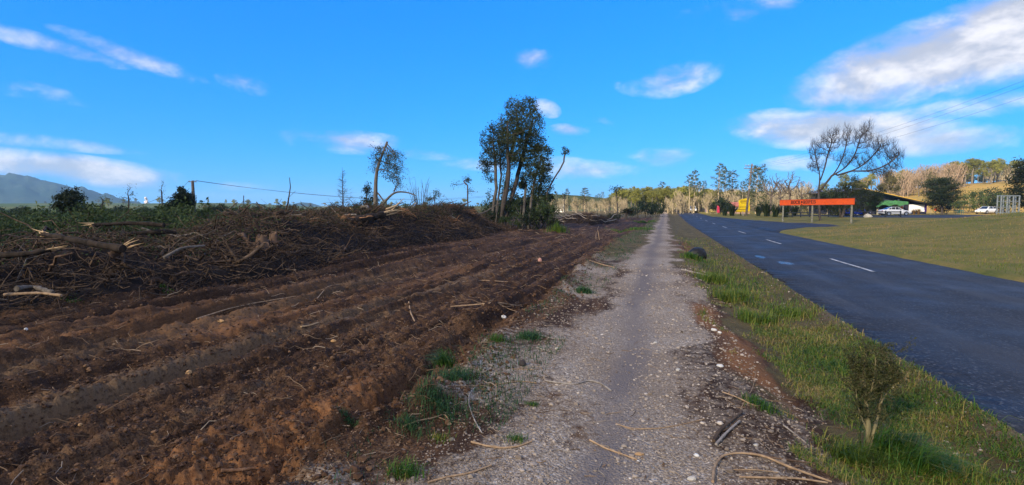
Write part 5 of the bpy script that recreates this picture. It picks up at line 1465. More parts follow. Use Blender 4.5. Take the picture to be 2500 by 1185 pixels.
def orange_sign():
    A = G(1908, 541.5); B = G(2081, 546)
    u = B - A; u[2] = 0; L = np.linalg.norm(u); u /= L; n = np.array([u[1], -u[0], 0])      # n faces the camera
    if n @ (np.array([0, 0, 0]) - A) < 0: n = -n
    e = empty('orange_sign', tuple(A), 'long orange board reading ROCK O ROPES on three grey posts', 'sign')
    loc = lambda p: np.asarray(p) - A
    dA, dB = depth_of(A), depth_of(B)
    zt = (D(1908, 489, dA)[2] + D(2081, 485, dB)[2]) / 2; zb = (D(1908, 501, dA)[2] + D(2081, 500, dB)[2]) / 2
    H = zt - zb
    a0 = A - u * .25; W_ = L + .5
    bd = MB(); panel(bd, loc(np.array([a0[0], a0[1], zb])) + n * .12, u, np.array([0, 0, 1.]), [(0, 0), (W_, 0), (W_, H), (0, H)], .05, n)
    board = bd.build('board', M_ORANGE, e)
    fr = MB(); up = np.array([0, 0, 1.0]); o = loc(np.array([a0[0], a0[1], zb])) + n * .115
    for p_, q_ in (((0, 0), (W_, 0)), ((W_, 0), (W_, H)), ((W_, H), (0, H)), ((0, H), (0, 0))):
        beam(fr, o + u * p_[0] + up * p_[1], o + u * q_[0] + up * q_[1], .06, .05)
    fr.build('edge_frame', simple('orange_edge', (0.55, 0.07, 0.012), .6), board)
    for f, nm in ((.02, 0), (.47, 1), (.985, 2)):
        p = A + u * L * f; z0 = zf(p[0], p[1]); mb = MB(); c = loc(np.array([p[0], p[1], z0])) - n * .0
        mb.tube(np.array([c - [0, 0, .3], c + [0, 0, zt - z0 - .08]]), [.115, .10], 8, .5, cap=True)
        mb.build('post', M_POSTWOOD, e)
    tx = MB(); hl = H * .60; wl = hl * .88
    x1 = W_ * .172; zc = H * .24
    o = loc(np.array([a0[0], a0[1], zb])) + n * .137 + up * zc
    l1 = letters(tx, 'ROCK', o + u * x1, u, up, n, hl, wl, wl * .13)
    x2 = x1 + l1 + wl * .12
    ring = [(math.cos(t) * hl * .36, math.sin(t) * hl * .36) for t in np.linspace(0, 6.283, 17)]
    for k in range(16):
        r1, r2 = ring[k], ring[k + 1]
        panel(tx, o + u * (x2 + wl * .45) + up * hl * .5, u, up, [(r1[0] * .55, r1[1] * .55), r1, r2, (r2[0] * .55, r2[1] * .55)], .012, n)
    panel(tx, o + u * (x2 + wl * .45) - up * hl * .22, u, up, [(-.1, -.09), (.1, -.09), (.1, .06), (-.1, .06)], .012, n)
    panel(tx, o + u * (x2 + wl * .45) + up * hl * .5, u, up, [(-.05, -.05), (.05, -.05), (.05, .05), (-.05, .05)], .012, n)
    letters(tx, 'ROPES', o + u * (x2 + wl * 1.15), u, up, n, hl, wl, wl * .13)
    tx.build('lettering', M_BLACKP, board)
    # faint faded flourish on the right half
    fl = MB()
    for k in range(7):
        t = np.linspace(0, 1, 7); xx = W_ * (.58 + .03 * k) + t * W_ * .035; zz = H * (.45 + .2 * np.sin(t * 5 + k * 1.7))
        for i in range(6):
            panel(fl, loc(np.array([a0[0], a0[1], zb])) + n * (.126 + .0004 * k), u, up, [(xx[i], zz[i]), (xx[i + 1], zz[i + 1]), (xx[i + 1], zz[i + 1] + .05), (xx[i], zz[i] + .05)], .004, n)
    fl.build('faded_flourish', M_MAROON, board)
orange_sign()

def yellow_sign():
    d = 100.0; A = on(1806, d); up = np.array([0, 0, 1.0]); k = d / 1250
    u = RGT.copy(); n = -FWD.copy(); n[2] = 0; n /= np.linalg.norm(n)
    e = empty('yellow_sign', tuple(A), 'tall shaped yellow board with brown print on dark legs beside the power pole', 'sign')
    zc = lambda py: D(1806, py, d)[2] - A[2]
    P = lambda px, py: ((px - 1806) * k, zc(py))
    outl = [P(1800, 517), P(1822, 518), P(1831, 515), P(1831, 506), P(1829, 500), P(1830, 492), P(1829, 485.5), P(1820, 485), P(1810, 487), P(1803.5, 489.5), P(1803, 495), P(1804, 502), P(1803.5, 508), P(1801, 512), P(1797, 515)]
    b = MB(); panel(b, (0, 0, 0), u, up, outl, .06, n); bo = b.build('board', M_YELLOW, e)
    pr = MB()
    def bar(x0, x1, y0, y1, dz=.005): panel(pr, n * dz, u, up, [P(x0, y1), P(x1, y1), P(x1, y0), P(x0, y0)], .004, n)
    bar(1807.5, 1825, 490.2, 490.8, .004); bar(1807, 1826, 494.2, 494.8, .0045); bar(1807, 1807.7, 490.3, 494.6, .006); bar(1825.4, 1826, 490.3, 494.6, .0065)
    bar(1810, 1822, 488.6, 489.2, .0035); bar(1809.6, 1810.3, 488.8, 490.5, .0075); bar(1821.8, 1822.4, 488.8, 490.5, .007)
    for k_ in range(9): bar(1808.8 + k_ * 1.8, 1810.1 + k_ * 1.8, 491.6 + .25 * (k_ % 2), 493.4)
    bar(1810, 1822, 496.6, 497.2); bar(1810, 1810.6, 495, 497, .008); bar(1821.6, 1822.2, 495, 497, .008)
    bar(1804.6, 1828, 504.6, 505.2); bar(1804.2, 1828, 507.4, 507.9)
    for k_ in range(8): bar(1803.6 + k_ * 2.6, 1805.4 + k_ * 2.6, 511.4, 513.2)
    pr.build('print', M_BROWNP, bo)
    ft = MB(); panel(ft, n * .02, u, up, [P(1796, 518.6), P(1831, 519.4), P(1831, 517), P(1797, 516)], .08, n); ft.build('base_strip', simple('yellow_edge', (.45, .30, .01), .6), e)
    for px in (1809, 1822):
        mb = MB(); c = u * (px - 1806) * k - n * .12; w = c + A; g = zf(w[0], w[1]) - A[2]
        beam(mb, c + up * (g - .2), c + up * (zc(500)), .16, .16); mb.build('leg', M_BLACKP, e)
yellow_sign()

def small_signs():
    up = np.array([0, 0, 1.0]); u = RGT.copy(); n = -FWD.copy(); n[2] = 0; n /= np.linalg.norm(n)
    # capsule sign
    d = 112.0; A = on(1741.5, d); k = d / 1250
    e = empty('capsule_sign', tuple(A), 'small rounded cream sign with yellow rim low beside the road', 'sign')
    z = D(1741, 514, d)[2] - A[2]; hw, hh = 9 * k, 3.1 * k
    def caps(w, h): return [(w - h + h * math.cos(t), h * math.sin(t)) for t in np.linspace(-1.57, 1.57, 9)] + [(-w + h - h * math.cos(t), -h * math.sin(t)) for t in np.linspace(-1.57, 1.57, 9)]
    a = MB(); panel(a, up * z, u, up, caps(hw, hh), .05, n); bo = a.build('board', M_YELLOW, e)
    a = MB(); panel(a, up * z + n * .004, u, up, caps(hw * .94, hh * .82), .004, n); a.build('face', M_CREAM, bo)
    a = MB()
    for i in range(8): panel(a, up * z + n * .01, u, up, [(-hw * .66 + i * hw * .17, -.09), (-hw * .66 + i * hw * .17 + .11, -.09), (-hw * .66 + i * hw * .17 + .11, .09), (-hw * .66 + i * hw * .17, .09)], .004, n)
    a.build('print', M_BROWNP, bo)
    for s in (-.6, .6):
        a = MB(); beam(a, u * hw * s - n * .09 - up * .2, u * hw * s - n * .09 + up * (z + .1), .08, .08); a.build('leg', M_POSTWOOD, e)
    # pink feather banner
    d = 108.0; A = on(1753, d); k = d / 1250
    e = empty('banner', tuple(A), 'narrow pink feather banner standing by the road', 'banner')
    zt = D(1753, 502, d)[2] - A[2]
    a = MB(); a.tube(np.array([[0, 0, -.1], [0, 0, zt * .7], [.12, 0, zt]]) - u * .26, [.025, .02, .012], 6, .5); a.build('pole', M_STEEL, e)
    a = MB(); t = np.linspace(0, 1, 12)
    V = []
    for q in t:
        zz = .35 + (zt - .4) * q; wv = .05 * math.sin(q * 9); w = (.55 if q < .8 else .55 - (q - .8) * 1.6)
        V += [u * -.24 + up * zz, u * (-.24 + w) + up * zz + n * wv]
    V = np.array(V); V = np.vstack([V, V - n * .01]); k_ = np.arange(11) * 2
    F = np.stack([k_, k_ + 1, k_ + 3, k_ + 2], -1)
    a.add(V, np.vstack([F, (F + 24)[:, ::-1]]), .5); a.build('flag', M_PINK, e)
    # purple banner further on
    d = 128.0; A = on(1722, d); zt = D(1722, 504, d)[2] - A[2]
    e = empty('banner', tuple(A), 'small dull purple banner between oncoming car and cream capsule sign', 'banner')
    a = MB(); a.tube(np.array([[0, 0, -.1], [0, 0, zt]]), [.03, .02], 6, .5); a.build('pole', M_STEEL, e)
    a = MB(); panel(a, (0, 0, .3), u, up, [(0.03, 0), (.5, .1), (.45, zt - .5), (.03, zt - .35)], .015, n); a.build('flag', simple('purple_flag', (.16, .09, .17), .7), e)
    # car-park marker signs
    for px, py, w, h, m, l in [(2273, 505, 5, 5, M_YELLOW, 'small yellow notice on a post right of the building'), (2283, 512, 4, 6, M_ORANGE, 'small orange notice below the yellow one by the conifer')]:
        d = 100.0; A = on(px, d); k = d / 1250; z = D(px, py, d)[2] - A[2]
        e = empty('notice', tuple(A), l, 'sign')
        a = MB(); beam(a, (0, 0, -.2), (0, 0, z), .07, .07); a.build('post', M_POSTWOOD, e)
        a = MB(); panel(a, n * .06 + up * z, u, up, [(-w * k / 2, -h * k / 2), (w * k / 2, -h * k / 2), (w * k / 2, h * k / 2), (-w * k / 2, h * k / 2)], .02, n); a.build('board', m, e)
small_signs()

# ------------------------------------------------------------------ power poles and wires
def roadside_pole():
    d = 97.0; A = on(1822, d); T = D(1836, 400, d)
    e = empty('power_pole', tuple(A), 'leaning wooden power pole with crossarms beside the yellow sign', 'power pole')
    ax = T - A; mb = MB(); mb.tube(np.array([-ax * .03, ax * .5, ax]), [.22, .18, .13], 10, .5, cap=True); mb.build('pole', M_POLEWOOD, e)
    mb = MB(); mb.tube(np.array([ax * .515, ax * .575]), [.20, .19], 10, .5); mb.build('band', M_INS, e)
    for f, L, R_ in ((.905, 1.45, 1.45), (.955, 1.3, .25), (.83, .5, .5)):
        c = ax * f - FWD * .16; ca = MB(); beam(ca, c - RGT * L, c + RGT * R_, .1, .12); arm = ca.build('crossarm', M_POLEWOOD, e)
        for s in ((-L + .1), (-L * .5), (R_ - .1)):
            i_ = MB(); i_.tube(np.array([c + RGT * s + [0, 0, .05], c + RGT * s + [0, 0, .14], c + RGT * s + [0, 0, .2], c + RGT * s + [0, 0, .26]]), [.02, .06, .05, .03], 7, .5); i_.build('insulator', M_INS, arm)
    for px, h in ((1816, .55), (1813.5, .9)):
        b = on(px, d - 1); mb = MB(); mb.tube(np.array([[0, 0, -.1], [0, 0, h]]), [.05, .045], 7, .5, cap=True)
        tag(mb.build('marker_peg', M_INS, None, tuple(b)), 'short pale marker peg at the foot of the roadside pole' if h < .7 else 'taller pale marker peg left of the roadside pole foot', 'peg')
    return A + ax * .905 - FWD * .16

def wire(a, b, sag, label, r=.014, n=24):
    t = np.linspace(0, 1, n)[:, None]; P = np.asarray(a) * (1 - t) + np.asarray(b) * t; P[:, 2] -= (4 * sag * t * (1 - t))[:, 0]
    o = np.asarray(a).copy(); mb = MB(); mb.tube(P - o, r, 4, .5)
    tag(mb.build('power_line', M_WIRE, None, tuple(o)), label, 'power line', 'overhead wires')
c = roadside_pole()
E2 = D(2720, 125, 40)
wire(c - RGT * 1.3 + [0, 0, .26], E2 - RGT * 1.0, 1.1, 'overhead wire, uppermost of those crossing the clouds at the right', .009)
wire(c + RGT * 0.0 + [0, 0, .26], E2 + [0, 0, -.12] - RGT * .1, 1.15, 'overhead wire just under the uppermost one at the right', .009)
wire(c + RGT * 1.3 + [0, 0, .26], E2 + RGT * .8 + [0, 0, -.9], 1.2, 'overhead wire, lowest of those crossing the clouds at the right', .009)

def left_pole():
    d = 120.0; A = on(474, d); T = D(470, 442, d); ax = T - A
    e = empty('power_pole', tuple(A), 'pale power pole beside the round dark tree at the left', 'power pole')
    mb = MB(); mb.tube(np.array([-ax * .02, ax]), [.42, .30], 9, .5, cap=True); mb.build('pole', M_POLEWOOD, e)
    c = ax * .975; mb = MB(); beam(mb, c - RGT * .9, c + RGT * .9, .16, .18); arm = mb.build('crossarm', M_POLEWOOD, e)
    for s in (-.8, 0, .8):
        i_ = MB(); i_.tube(np.array([c + RGT * s + [0, 0, .08], c + RGT * s + [0, 0, .25], c + RGT * s + [0, 0, .4]]), [.03, .09, .05], 7, .5); i_.build('insulator', M_INS, arm)
    w = A + c
    F_ = D(1215, 478, 210)
    wire(w + RGT * .8 + [0, 0, .3], F_, 3.0, 'thin overhead wire running right from the left pole to the tall stand', .035)
    wire(w + RGT * .2 + [0, 0, .3], F_ + [0, 0, .45], 3.0, 'second thin overhead wire just above the first, right of the left pole', .03)
    wire(w - RGT * .8 + [0, 0, .3], D(400, 482, 150), 1.0, 'short overhead wire dropping left from the left pole', .035)
left_pole()

# ------------------------------------------------------------------ vehicles
def car(name, pos, heading, style, paint, label):
    """x forward, y left, origin on the ground under the middle"""
    S = {'sedan': dict(L=4.65, W=1.80, low=.22, st=[(-2.32, .42, .86, .72), (-2.2, .28, .98, .82), (-1.5, .22, 1.02, .9), (0, .2, .96, .9), (1.0, .2, .92, .9), (1.7, .22, .84, .87), (2.15, .26, .72, .78), (2.32, .34, .58, .66)],
                       cab=[(-1.75, 1.0, .70), (-.85, 1.42, .58), (.25, 1.46, .58), (1.15, .93, .72)], wb=(-1.38, 1.36), wr=.32),
         'hatch': dict(L=3.9, W=1.70, low=.22, st=[(-1.95, .42, .9, .74), (-1.85, .3, 1.0, .82), (-1.0, .22, 1.0, .85), (0, .2, .98, .85), (.8, .2, .95, .85), (1.4, .22, .86, .82), (1.8, .28, .72, .72), (1.95, .36, .58, .6)],
                       cab=[(-1.85, 1.0, .68), (-1.35, 1.46, .56), (.0, 1.52, .56), (.95, .96, .68)], wb=(-1.22, 1.2), wr=.31),
         'wagon': dict(L=4.75, W=1.82, low=.22, st=[(-2.37, .42, .9, .76), (-2.25, .28, 1.0, .86), (-1.3, .22, 1.0, .91), (0, .2, .98, .91), (1.0, .2, .94, .91), (1.7, .22, .86, .88), (2.2, .28, .74, .78), (2.37, .36, .6, .66)],
                       cab=[(-2.25, 1.0, .74), (-1.85, 1.44, .62), (.2, 1.50, .62), (1.15, .95, .74)], wb=(-1.42, 1.4), wr=.33),
         'ute': dict(L=5.0, W=1.86, low=.34, st=[(-2.5, .55, 1.05, .86), (-2.4, .45, 1.1, .9), (-.6, .36, 1.1, .93), (0, .36, 1.1, .93), (.9, .36, 1.1, .93), (1.7, .38, 1.08, .92), (2.3, .42, 1.0, .88), (2.5, .5, .86, .8)],
                     cab=[(-1.0, 1.1, .80), (-.75, 1.76, .66), (.35, 1.80, .66), (1.15, 1.1, .80)], wb=(-1.5, 1.55), wr=.39)}[style]
    e = empty(name, tuple(pos), label, 'car', rz=heading)
    st = S['st']; xs = np.linspace(st[0][0], st[-1][0], 22)
    zl, zh, hw = (np.interp(xs, [s[0] for s in st], [s[i] for s in st]) for i in (1, 2, 3))
    rings = []
    for x, a, b, w in zip(xs, zl, zh, hw):
        prof = [(w * .86, a), (w * .97, a + .10), (w, a + (b - a) * .45), (w * .985, b - .12), (w * .90, b - .02), (w * .6, b + .015)]
        ring = [(y, z) for y, z in prof] + [(-y, z) for y, z in prof[::-1]]
        rings.append([(x, y, z) for y, z in ring])
    V = np.array(rings).reshape(-1, 3); k = 12; mb = MB(); n = len(xs)
    i = np.arange(n - 1)[:, None] * k; j = np.arange(k)[None]; j2 = (j + 1) % k
    mb.add(V, np.stack([i + j, i + k + j, i + k + j2, i + j2], -1).reshape(-1, 4), .5)
    for s, fl in ((0, 1), (n - 1, 0)):
        c = V[s * k:(s + 1) * k]; cc = c.mean(0); q = np.arange(k); f = np.stack([q, (q + 1) % k, np.full(k, k)], -1)
        mb.add(np.vstack([c, cc]), f[:, ::-1] if fl else f, .5, 0, False)
    # cabin: roof and pillars
    cab = S['cab']; (x0, z0, w0), (x1, z1, w1), (x2, z2, w2), (x3, z3, w3) = cab
    belt = lambda x: float(np.interp(x, [s[0] for s in st], [s[2] for s in st]))
    B = []
    for x, z, w in cab:
        B.append((x, w, z))
    quad = lambda a, b, c, d: mb.add(np.array([a, b, c, d]), [[0, 1, 2, 3]], .5, 0, True)
    pl = lambda p, s: np.array([p[0], p[1] * s, p[2]])
    wb_ = max(w0, w3) * 1.04
    base = [np.array([x0, w0, belt(x0) - .03]), np.array([x1 - .05, wb_, belt(x1) - .04]), np.array([x2 + .1, wb_, belt(x2) - .04]), np.array([x3, w3, belt(x3) - .03])]
    top = [np.array([x0, w0, z0]), np.array([x1, w1, z1]), np.array([x2, w2, z2]), np.array([x3, w3, z3])]
    mid = np.array([(x1 + x2) / 2, w1, (z1 + z2) / 2 + .03])
    for s in (1, -1):
        A_ = [pl(p, s) for p in base]; T_ = [pl(p, s) for p in top]
        f1 = [A_[0], A_[1], T_[1]]; mb.add(np.array(f1), [[0, 1, 2] if s < 0 else [2, 1, 0]], .5, 0, False)
        f = [A_[1], A_[2], T_[2], T_[1]]; mb.add(np.array(f), [[0, 1, 2, 3] if s < 0 else [3, 2, 1, 0]], .5, 0, False)
        mb.add(np.array([A_[2], A_[3], T_[2]]), [[0, 1, 2] if s < 0 else [2, 1, 0]], .5, 0, False)
    quad(pl(top[1], 1), pl(top[1], -1), pl(mid, -1), pl(mid, 1)); quad(pl(mid, 1), pl(mid, -1), pl(top[2], -1), pl(top[2], 1))
    quad(pl(top[0], 1), pl(top[0], -1), pl(top[1], -1), pl(top[1], 1)); quad(pl(top[2], 1), pl(top[2], -1), pl(top[3], -1), pl(top[3], 1))
    body = mb.build('body', paint, e)
    def pane(pts, nm, off):
        P_ = np.array(pts); c = P_.mean(0); P_ = c + (P_ - c) * .86 + off
        g = MB(); g.add(P_, [list(range(len(P_)))], .5, 0, False); g.build(nm, M_GLASS, e)
    pane([pl(top[2], 1), pl(top[2], -1), pl(top[3], -1), pl(top[3], 1)], 'windscreen', np.array([.010, 0, .012]))
    pane([pl(top[0], 1), pl(top[0], -1), pl(top[1], -1), pl(top[1], 1)], 'rear_window', np.array([-.010, 0, .012]))
    xm = (x1 + x2) / 2 + .05
    for s in (1, -1):
        T1, T2 = pl(top[1], s), pl(top[2], s); tm = T1 + (T2 - T1) * ((xm - x1) / (x2 - x1)); o_ = np.array([0, .012 * s, .006])
        b1, b2 = pl(base[1], s) + [0, 0, .07], pl(base[2], s) + [0, 0, .07]; bm = np.array([xm, b1[1], (b1[2] + b2[2]) / 2])
        pane([b1, bm, tm, T1], 'side_window', o_); pane([bm, b2, T2, tm], 'side_window', o_)
        pane([b2, pl(base[3], s) + [-.35, 0, .07], T2], 'side_window', o_); pane([pl(base[0], s) + [.3, 0, .06], b1, T1], 'side_window', o_)
    for x in S['wb']:
        for s in (1, -1):
            y = (S['W'] / 2 - .08) * s; r = S['wr']; an = np.linspace(0, 6.2832, 20, endpoint=False)
            w = MB(); rr = []
            for yo, rad in ((-.11, r * .9), (-.10, r), (.09, r), (.11, r * .93), (.11, r * .68)):
                rr.append(np.stack([x + np.cos(an) * rad, np.full(20, y + yo * s), r + np.sin(an) * rad], -1))
            i = np.arange(4)[:, None] * 20; j = np.arange(20)[None]; j2 = (j + 1) % 20
            w.add(np.array(rr).reshape(-1, 3), np.stack([i + j, i + j2, i + 20 + j2, i + 20 + j], -1).reshape(-1, 4), .5)
            wh = w.build('wheel', M_TYRE, e)
            h = MB(); V = [np.array([x, y + .10 * s, r])]
            for q in range(20): V.append(np.array([x + math.cos(an[q]) * r * .68, y + .105 * s, r + math.sin(an[q]) * r * .68]))
            h.add(np.array(V), [[0, 1 + q, 1 + (q + 1) % 20] for q in range(20)], .5, 0, False); h.build('rim', M_HUBW if style == 'hatch' else M_RIM, wh)
            a_ = MB(); ar = np.linspace(0, np.pi, 12); wy = float(np.interp(x, xs, hw)) * s * 1.004
            Pa = np.stack([x + np.cos(ar) * (r + .06), np.full(12, wy), r + np.sin(ar) * (r + .06)], -1)
            a_.tube(Pa, .03, 5, .5); a_.build('wheel_arch', M_TYRE, e)
    xf, xr = xs[-1], xs[0]; wf = float(hw[-1]); zf_ = float(zh[-1])
    for s in (1, -1):
        h = MB(); h.box((xf - .10, s * wf * .82, zf_ - .04), (.16, .30, .13)); h.build('headlight', M_LAMP, e)
        h = MB(); h.box((xr + .06, s * float(hw[0]) * .86, float(zh[0]) - .08), (.12, .24, .16)); h.build('tail_light', M_TAIL, e)
    g = MB(); g.box((xf - .01, 0, zf_ - .14), (.06, wf * 1.1, .14)); g.build('grille', M_TYRE, e)
    g = MB(); g.box((xf + .02, 0, float(zl[-1]) + .06), (.03, .45, .12)); g.build('number_plate', M_PLATE, e)
    if style == 'ute':
        g = MB(); g.box((-1.75, 0, 1.12), (1.35, 1.5, .05)); g.build('tray', M_TYRE, e)
        g = MB(); g.box((xf, 0, .50), (.12, 1.6, .2)); g.build('bumper', M_TYRE, e)
    for s in (1, -1):
        g = MB(); g.box((x3 - .25, s * (w3 + .14), belt(x3) + .06), (.12, .18, .12)); g.build('mirror', paint, e)
    return e
def paint(name, c, rough=.25): return simple(name, c, rough, spec=.6)
def head_to(u): return math.atan2(u[1], u[0])
p = on(2184, 88); car('sedan_car', p, head_to(RGT * 1.0 - FWD * .12), 'sedan', paint('white_car_paint', (.78, .79, .80)), 'white sedan parked side-on before the dark building')
p = on(2092, 90); car('hatchback_car', p, head_to(RGT * 1.0 - FWD * .1), 'hatch', paint('blue_car_paint', (.012, .05, .50)), 'bright blue hatchback parked behind the orange sign')
p = on(2408, 104); car('estate_car', p, head_to(-RGT * 1.0 - FWD * .35), 'wagon', paint('silver_car_paint', (.52, .55, .60)), 'silver-white estate car at the right side of the car park')
p = np.array([6.9, 146.0, zf(6.9, 146.0) + .06]); p[2] = float(road_z(np.array([6.9]), np.array([146.0]))[0]); car('pickup_car', p, R(-90), 'ute', paint('pale_car_paint', (.66, .70, .76)), 'pale utility vehicle coming towards us over the road crest')
p = on(2070, 96); car('dark_car', p, head_to(RGT * 1.0), 'hatch', paint('black_car_paint', (.02, .03, .04)), 'dark car half hidden behind the right post of the orange sign')

# ------------------------------------------------------------------ buildings
def buildings():
    up = np.array([0, 0, 1.0])
    d = 104.0; u = RGT.copy(); f = FWD.copy(); f[2] = 0; f /= np.linalg.norm(f); n = -f
    A = on(2262, d); k = d / 1250
    e = empty('dark_building', tuple(A), 'long dark hall with low sloping yellow-edged roof by the car park', 'building')
    z = lambda px, py: D(px, py, d)[2] - A[2]
    X = lambda px: (px - 2262) * k
    ridge_px = 2092
    wall = [(X(2072), -.3), (X(2262), -.3), (X(2262), z(2262, 499)), (X(ridge_px), z(ridge_px, 462)), (X(2072), z(2072, 467))]
    w = MB(); panel(w, (0, 0, 0), u, up, wall, 14.0, n); wl = w.build('wall', M_CLAD, e)
    for q in range(24):
        g = MB(); px = 2076 + q * 7.8; top = np.interp(px, [2072, ridge_px, 2262], [z(2072, 467), z(ridge_px, 462), z(2262, 499)])
        g.box(u * X(px) + n * .02 + up * (top / 2 - .15), (.05, .05, top - .1), math.atan2(u[1], u[0])); g.build('batten', M_CLAD, wl)
    r = MB()
    beam(r, u * X(2275) + up * (z(2275, 501.5)) + f * 6.4, u * X(ridge_px) + up * z(ridge_px, 461) + f * 6.4, 15.6, .22)
    beam(r, u * X(2062) + up * (z(2062, 469)) + f * 6.4, u * X(ridge_px) + up * (z(ridge_px, 461) - .01) + f * 6.4, 15.6, .22)
    rf = r.build('roof', M_ROOF, e)
    g = MB(); beam(g, u * X(2276) + up * z(2276, 501) + n * 1.45, u * X(ridge_px) + up * z(ridge_px, 460.6) + n * 1.45, .10, .14); g.build('roof_edge_strip', M_ROOFY, rf)  # thin golden strip along the sloping roof edge
    g = MB(); panel(g, n * .12, u, up, [(X(2218), z(2218, 517)), (X(2256), z(2256, 517)), (X(2256), z(2256, 500)), (X(2218), z(2218, 500))], .05, n); bd = g.build('white_banner', M_WHITEB, e)
    g = MB()
    for q in range(5): panel(g, n * .13, u, up, [(X(2222), z(0, 503 + q * 2.6)), (X(2222 + 14 + 12 * (q % 2)), z(0, 503 + q * 2.6)), (X(2222 + 14 + 12 * (q % 2)), z(0, 502.4 + q * 2.6)), (X(2222), z(0, 502.4 + q * 2.6))], .004, n)
    g.build('print', simple('grey_print', (.4, .4, .48), .6), bd)
    g = MB(); panel(g, n * .10, u, up, [(X(2256.5), z(0, 517)), (X(2261.5), z(0, 517)), (X(2261.5), z(0, 500)), (X(2256.5), z(0, 500))], .05, n); g.build('purple_panel', M_PURPLE, e)
    g = MB(); panel(g, n * .12, u, up, [(X(2175), z(0, 516)), (X(2204), z(0, 516)), (X(2204), z(0, 503)), (X(2175), z(0, 503))], .06, n); mu = g.build('mural_board', M_WHITEB, e)
    for q, (x0, x1, y0, y1, c) in enumerate([(2176, 2188, 509, 515.4, (.10, .35, .62)), (2188, 2197, 508, 515.4, (.16, .42, .12)), (2197, 2203, 504, 515.4, (.55, .16, .05)), (2176, 2197, 504, 508.2, (.35, .62, .45)), (2190, 2196, 509.5, 513, (.72, .6, .08))]):
        g = MB(); panel(g, n * (.128 + .003 * q), u, up, [(X(x0), z(0, y1)), (X(x1), z(0, y1 - .6 * (q % 2))), (X(x1), z(0, y0)), (X(x0), z(0, y0 + .5))], .004, n); g.build('painted_patch', simple('mural_paint_%d' % q, c, .6), mu)
    g = MB(); g.box(u * X(2191.5) + n * .1 + up * z(0, 489), (.28, .12, .28), math.atan2(u[1], u[0])); g.build('wall_lamp', M_WHITEB, e)
    g = MB(); g.box(u * X(2209) + n * .1 + up * z(0, 484.5), (.16, .1, .16), math.atan2(u[1], u[0])); g.build('wall_lamp', M_WHITEB, e)
    # rolling green canopy over the door
    c = MB(); xs = np.linspace(2112, 2189, 24); V = []
    for q, px in enumerate(xs):
        zt = z(0, 491 + 2.2 * math.sin(q * .8) + 4 * ((px - 2165) / 60.) ** 2); 
        for dn in (.2, 1.6, 3.0): V.append(u * X(px) + n * dn + up * (zt - .10 * dn + .05 * math.sin(q * 1.3 + dn)))
    V = np.array(V); i = np.arange(23)[:, None] * 3; j = np.arange(2)[None]
    Q = np.stack([i + j, i + j + 1, i + 4 + j, i + 3 + j], -1).reshape(-1, 4)
    V2 = V - up * .55; V2[:, 2] = np.minimum(V2[:, 2], z(0, 500))
    c.add(np.vstack([V, V2]), np.vstack([Q, (Q + len(V))[:, ::-1]]), .5, 0, True)
    edge = np.arange(23) * 3 + 2; c.add(np.vstack([V, V2]), np.stack([edge, edge + 3, edge + 3 + len(V), edge + len(V)], -1), .5, 0, True)
    for s in (0, 23): c.add(np.vstack([V, V2]), [[s * 3, s * 3 + 1, s * 3 + 1 + len(V), s * 3 + len(V)], [s * 3 + 1, s * 3 + 2, s * 3 + 2 + len(V), s * 3 + 1 + len(V)]], .5, 0, False)
    cn = c.build('canopy', M_GREENC, e)
    for px in (2160, 2124):
        g = MB(); c_ = u * X(px) + n * 2.2; g.tube(np.array([c_ - up * .2, c_ + up * z(0, 499)]), .2, 8, .5); g.build('canopy_post', M_POSTWOOD, cn)
    # low house and sheds in the far thicket
    def house(px, d, w, h, dp, wm, rm, label):
        A = on(px, d); e = empty('cottage', tuple(A), label, 'building', rz=math.atan2(RGT[1], RGT[0]) + .1)
        g = MB(); g.box((0, 0, h / 2 - .2), (w, dp, h + .4)); g.build('wall', wm, e)
        g = MB(); V = np.array([[-w / 2 - .3, -dp / 2 - .3, h], [w / 2 + .3, -dp / 2 - .3, h], [w / 2 + .3, dp / 2 + .3, h], [-w / 2 - .3, dp / 2 + .3, h], [-w / 2 - .3, 0, h + 1.1], [w / 2 + .3, 0, h + 1.1]])
        g.add(V, [[0, 1, 5, 4], [2, 3, 4, 5]], .5, 0, False); g.add(V, [[0, 4, 3], [1, 2, 5]], .5, 0, False); g.add(V, [[3, 2, 1, 0]], .5, 0, False); g.build('roof', rm, e)
        for x in (-w * .28, w * .2):
            g = MB(); g.box((x, -dp / 2 - .02, h * .55), (w * .2, .06, h * .4)); g.build('window', M_GLASS, e)
    house(1366, 150, 2.0, 1.2, 3, M_WHITEW, M_POSTWOOD, 'small white cottage in the thicket right of the tall stand')
    house(1800, 122, 4.0, 1.6, 4, simple('pinkish_wall', (.30, .20, .18), .8), M_REDROOF, 'low pinkish shed half hidden left of the yellow sign')
buildings()

# ------------------------------------------------------------------ fence, frame, rack, odds and ends
def fence():
    pts = poly([on(1915, 84)[:2], on(2050, 72)[:2], on(2130, 68)[:2], on(2222, 68)[:2]], 40)
    dd = np.concatenate([[0], np.cumsum(np.linalg.norm(np.diff(pts, axis=0), axis=1))])
    e = empty('rail_fence', (pts[0][0], pts[0][1], zf(*pts[0])), 'low dark two-rail fence along the car park behind the orange sign', 'fence')
    o = np.array(e.location)
    s = np.arange(0, dd[-1], 2.0); pr = []
    for q in s:
        x, y = np.interp(q, dd, pts[:, 0]), np.interp(q, dd, pts[:, 1]); z0 = zf(x, y); pr.append((x, y, z0))
        g = MB(); g.box(np.array([x, y, z0 + .38]) - o, (.12, .12, 1.0), .3); g.build('post', M_RAIL, e)
    for a, b in zip(pr[:-1], pr[1:]):
        for zz in (.72, .22):
            g = MB(); beam(g, np.array(a) + [0, -.075, zz] - o, np.array(b) + [0, -.075, zz] - o, .05, .13); g.build('rail', M_RAIL, e)
fence()

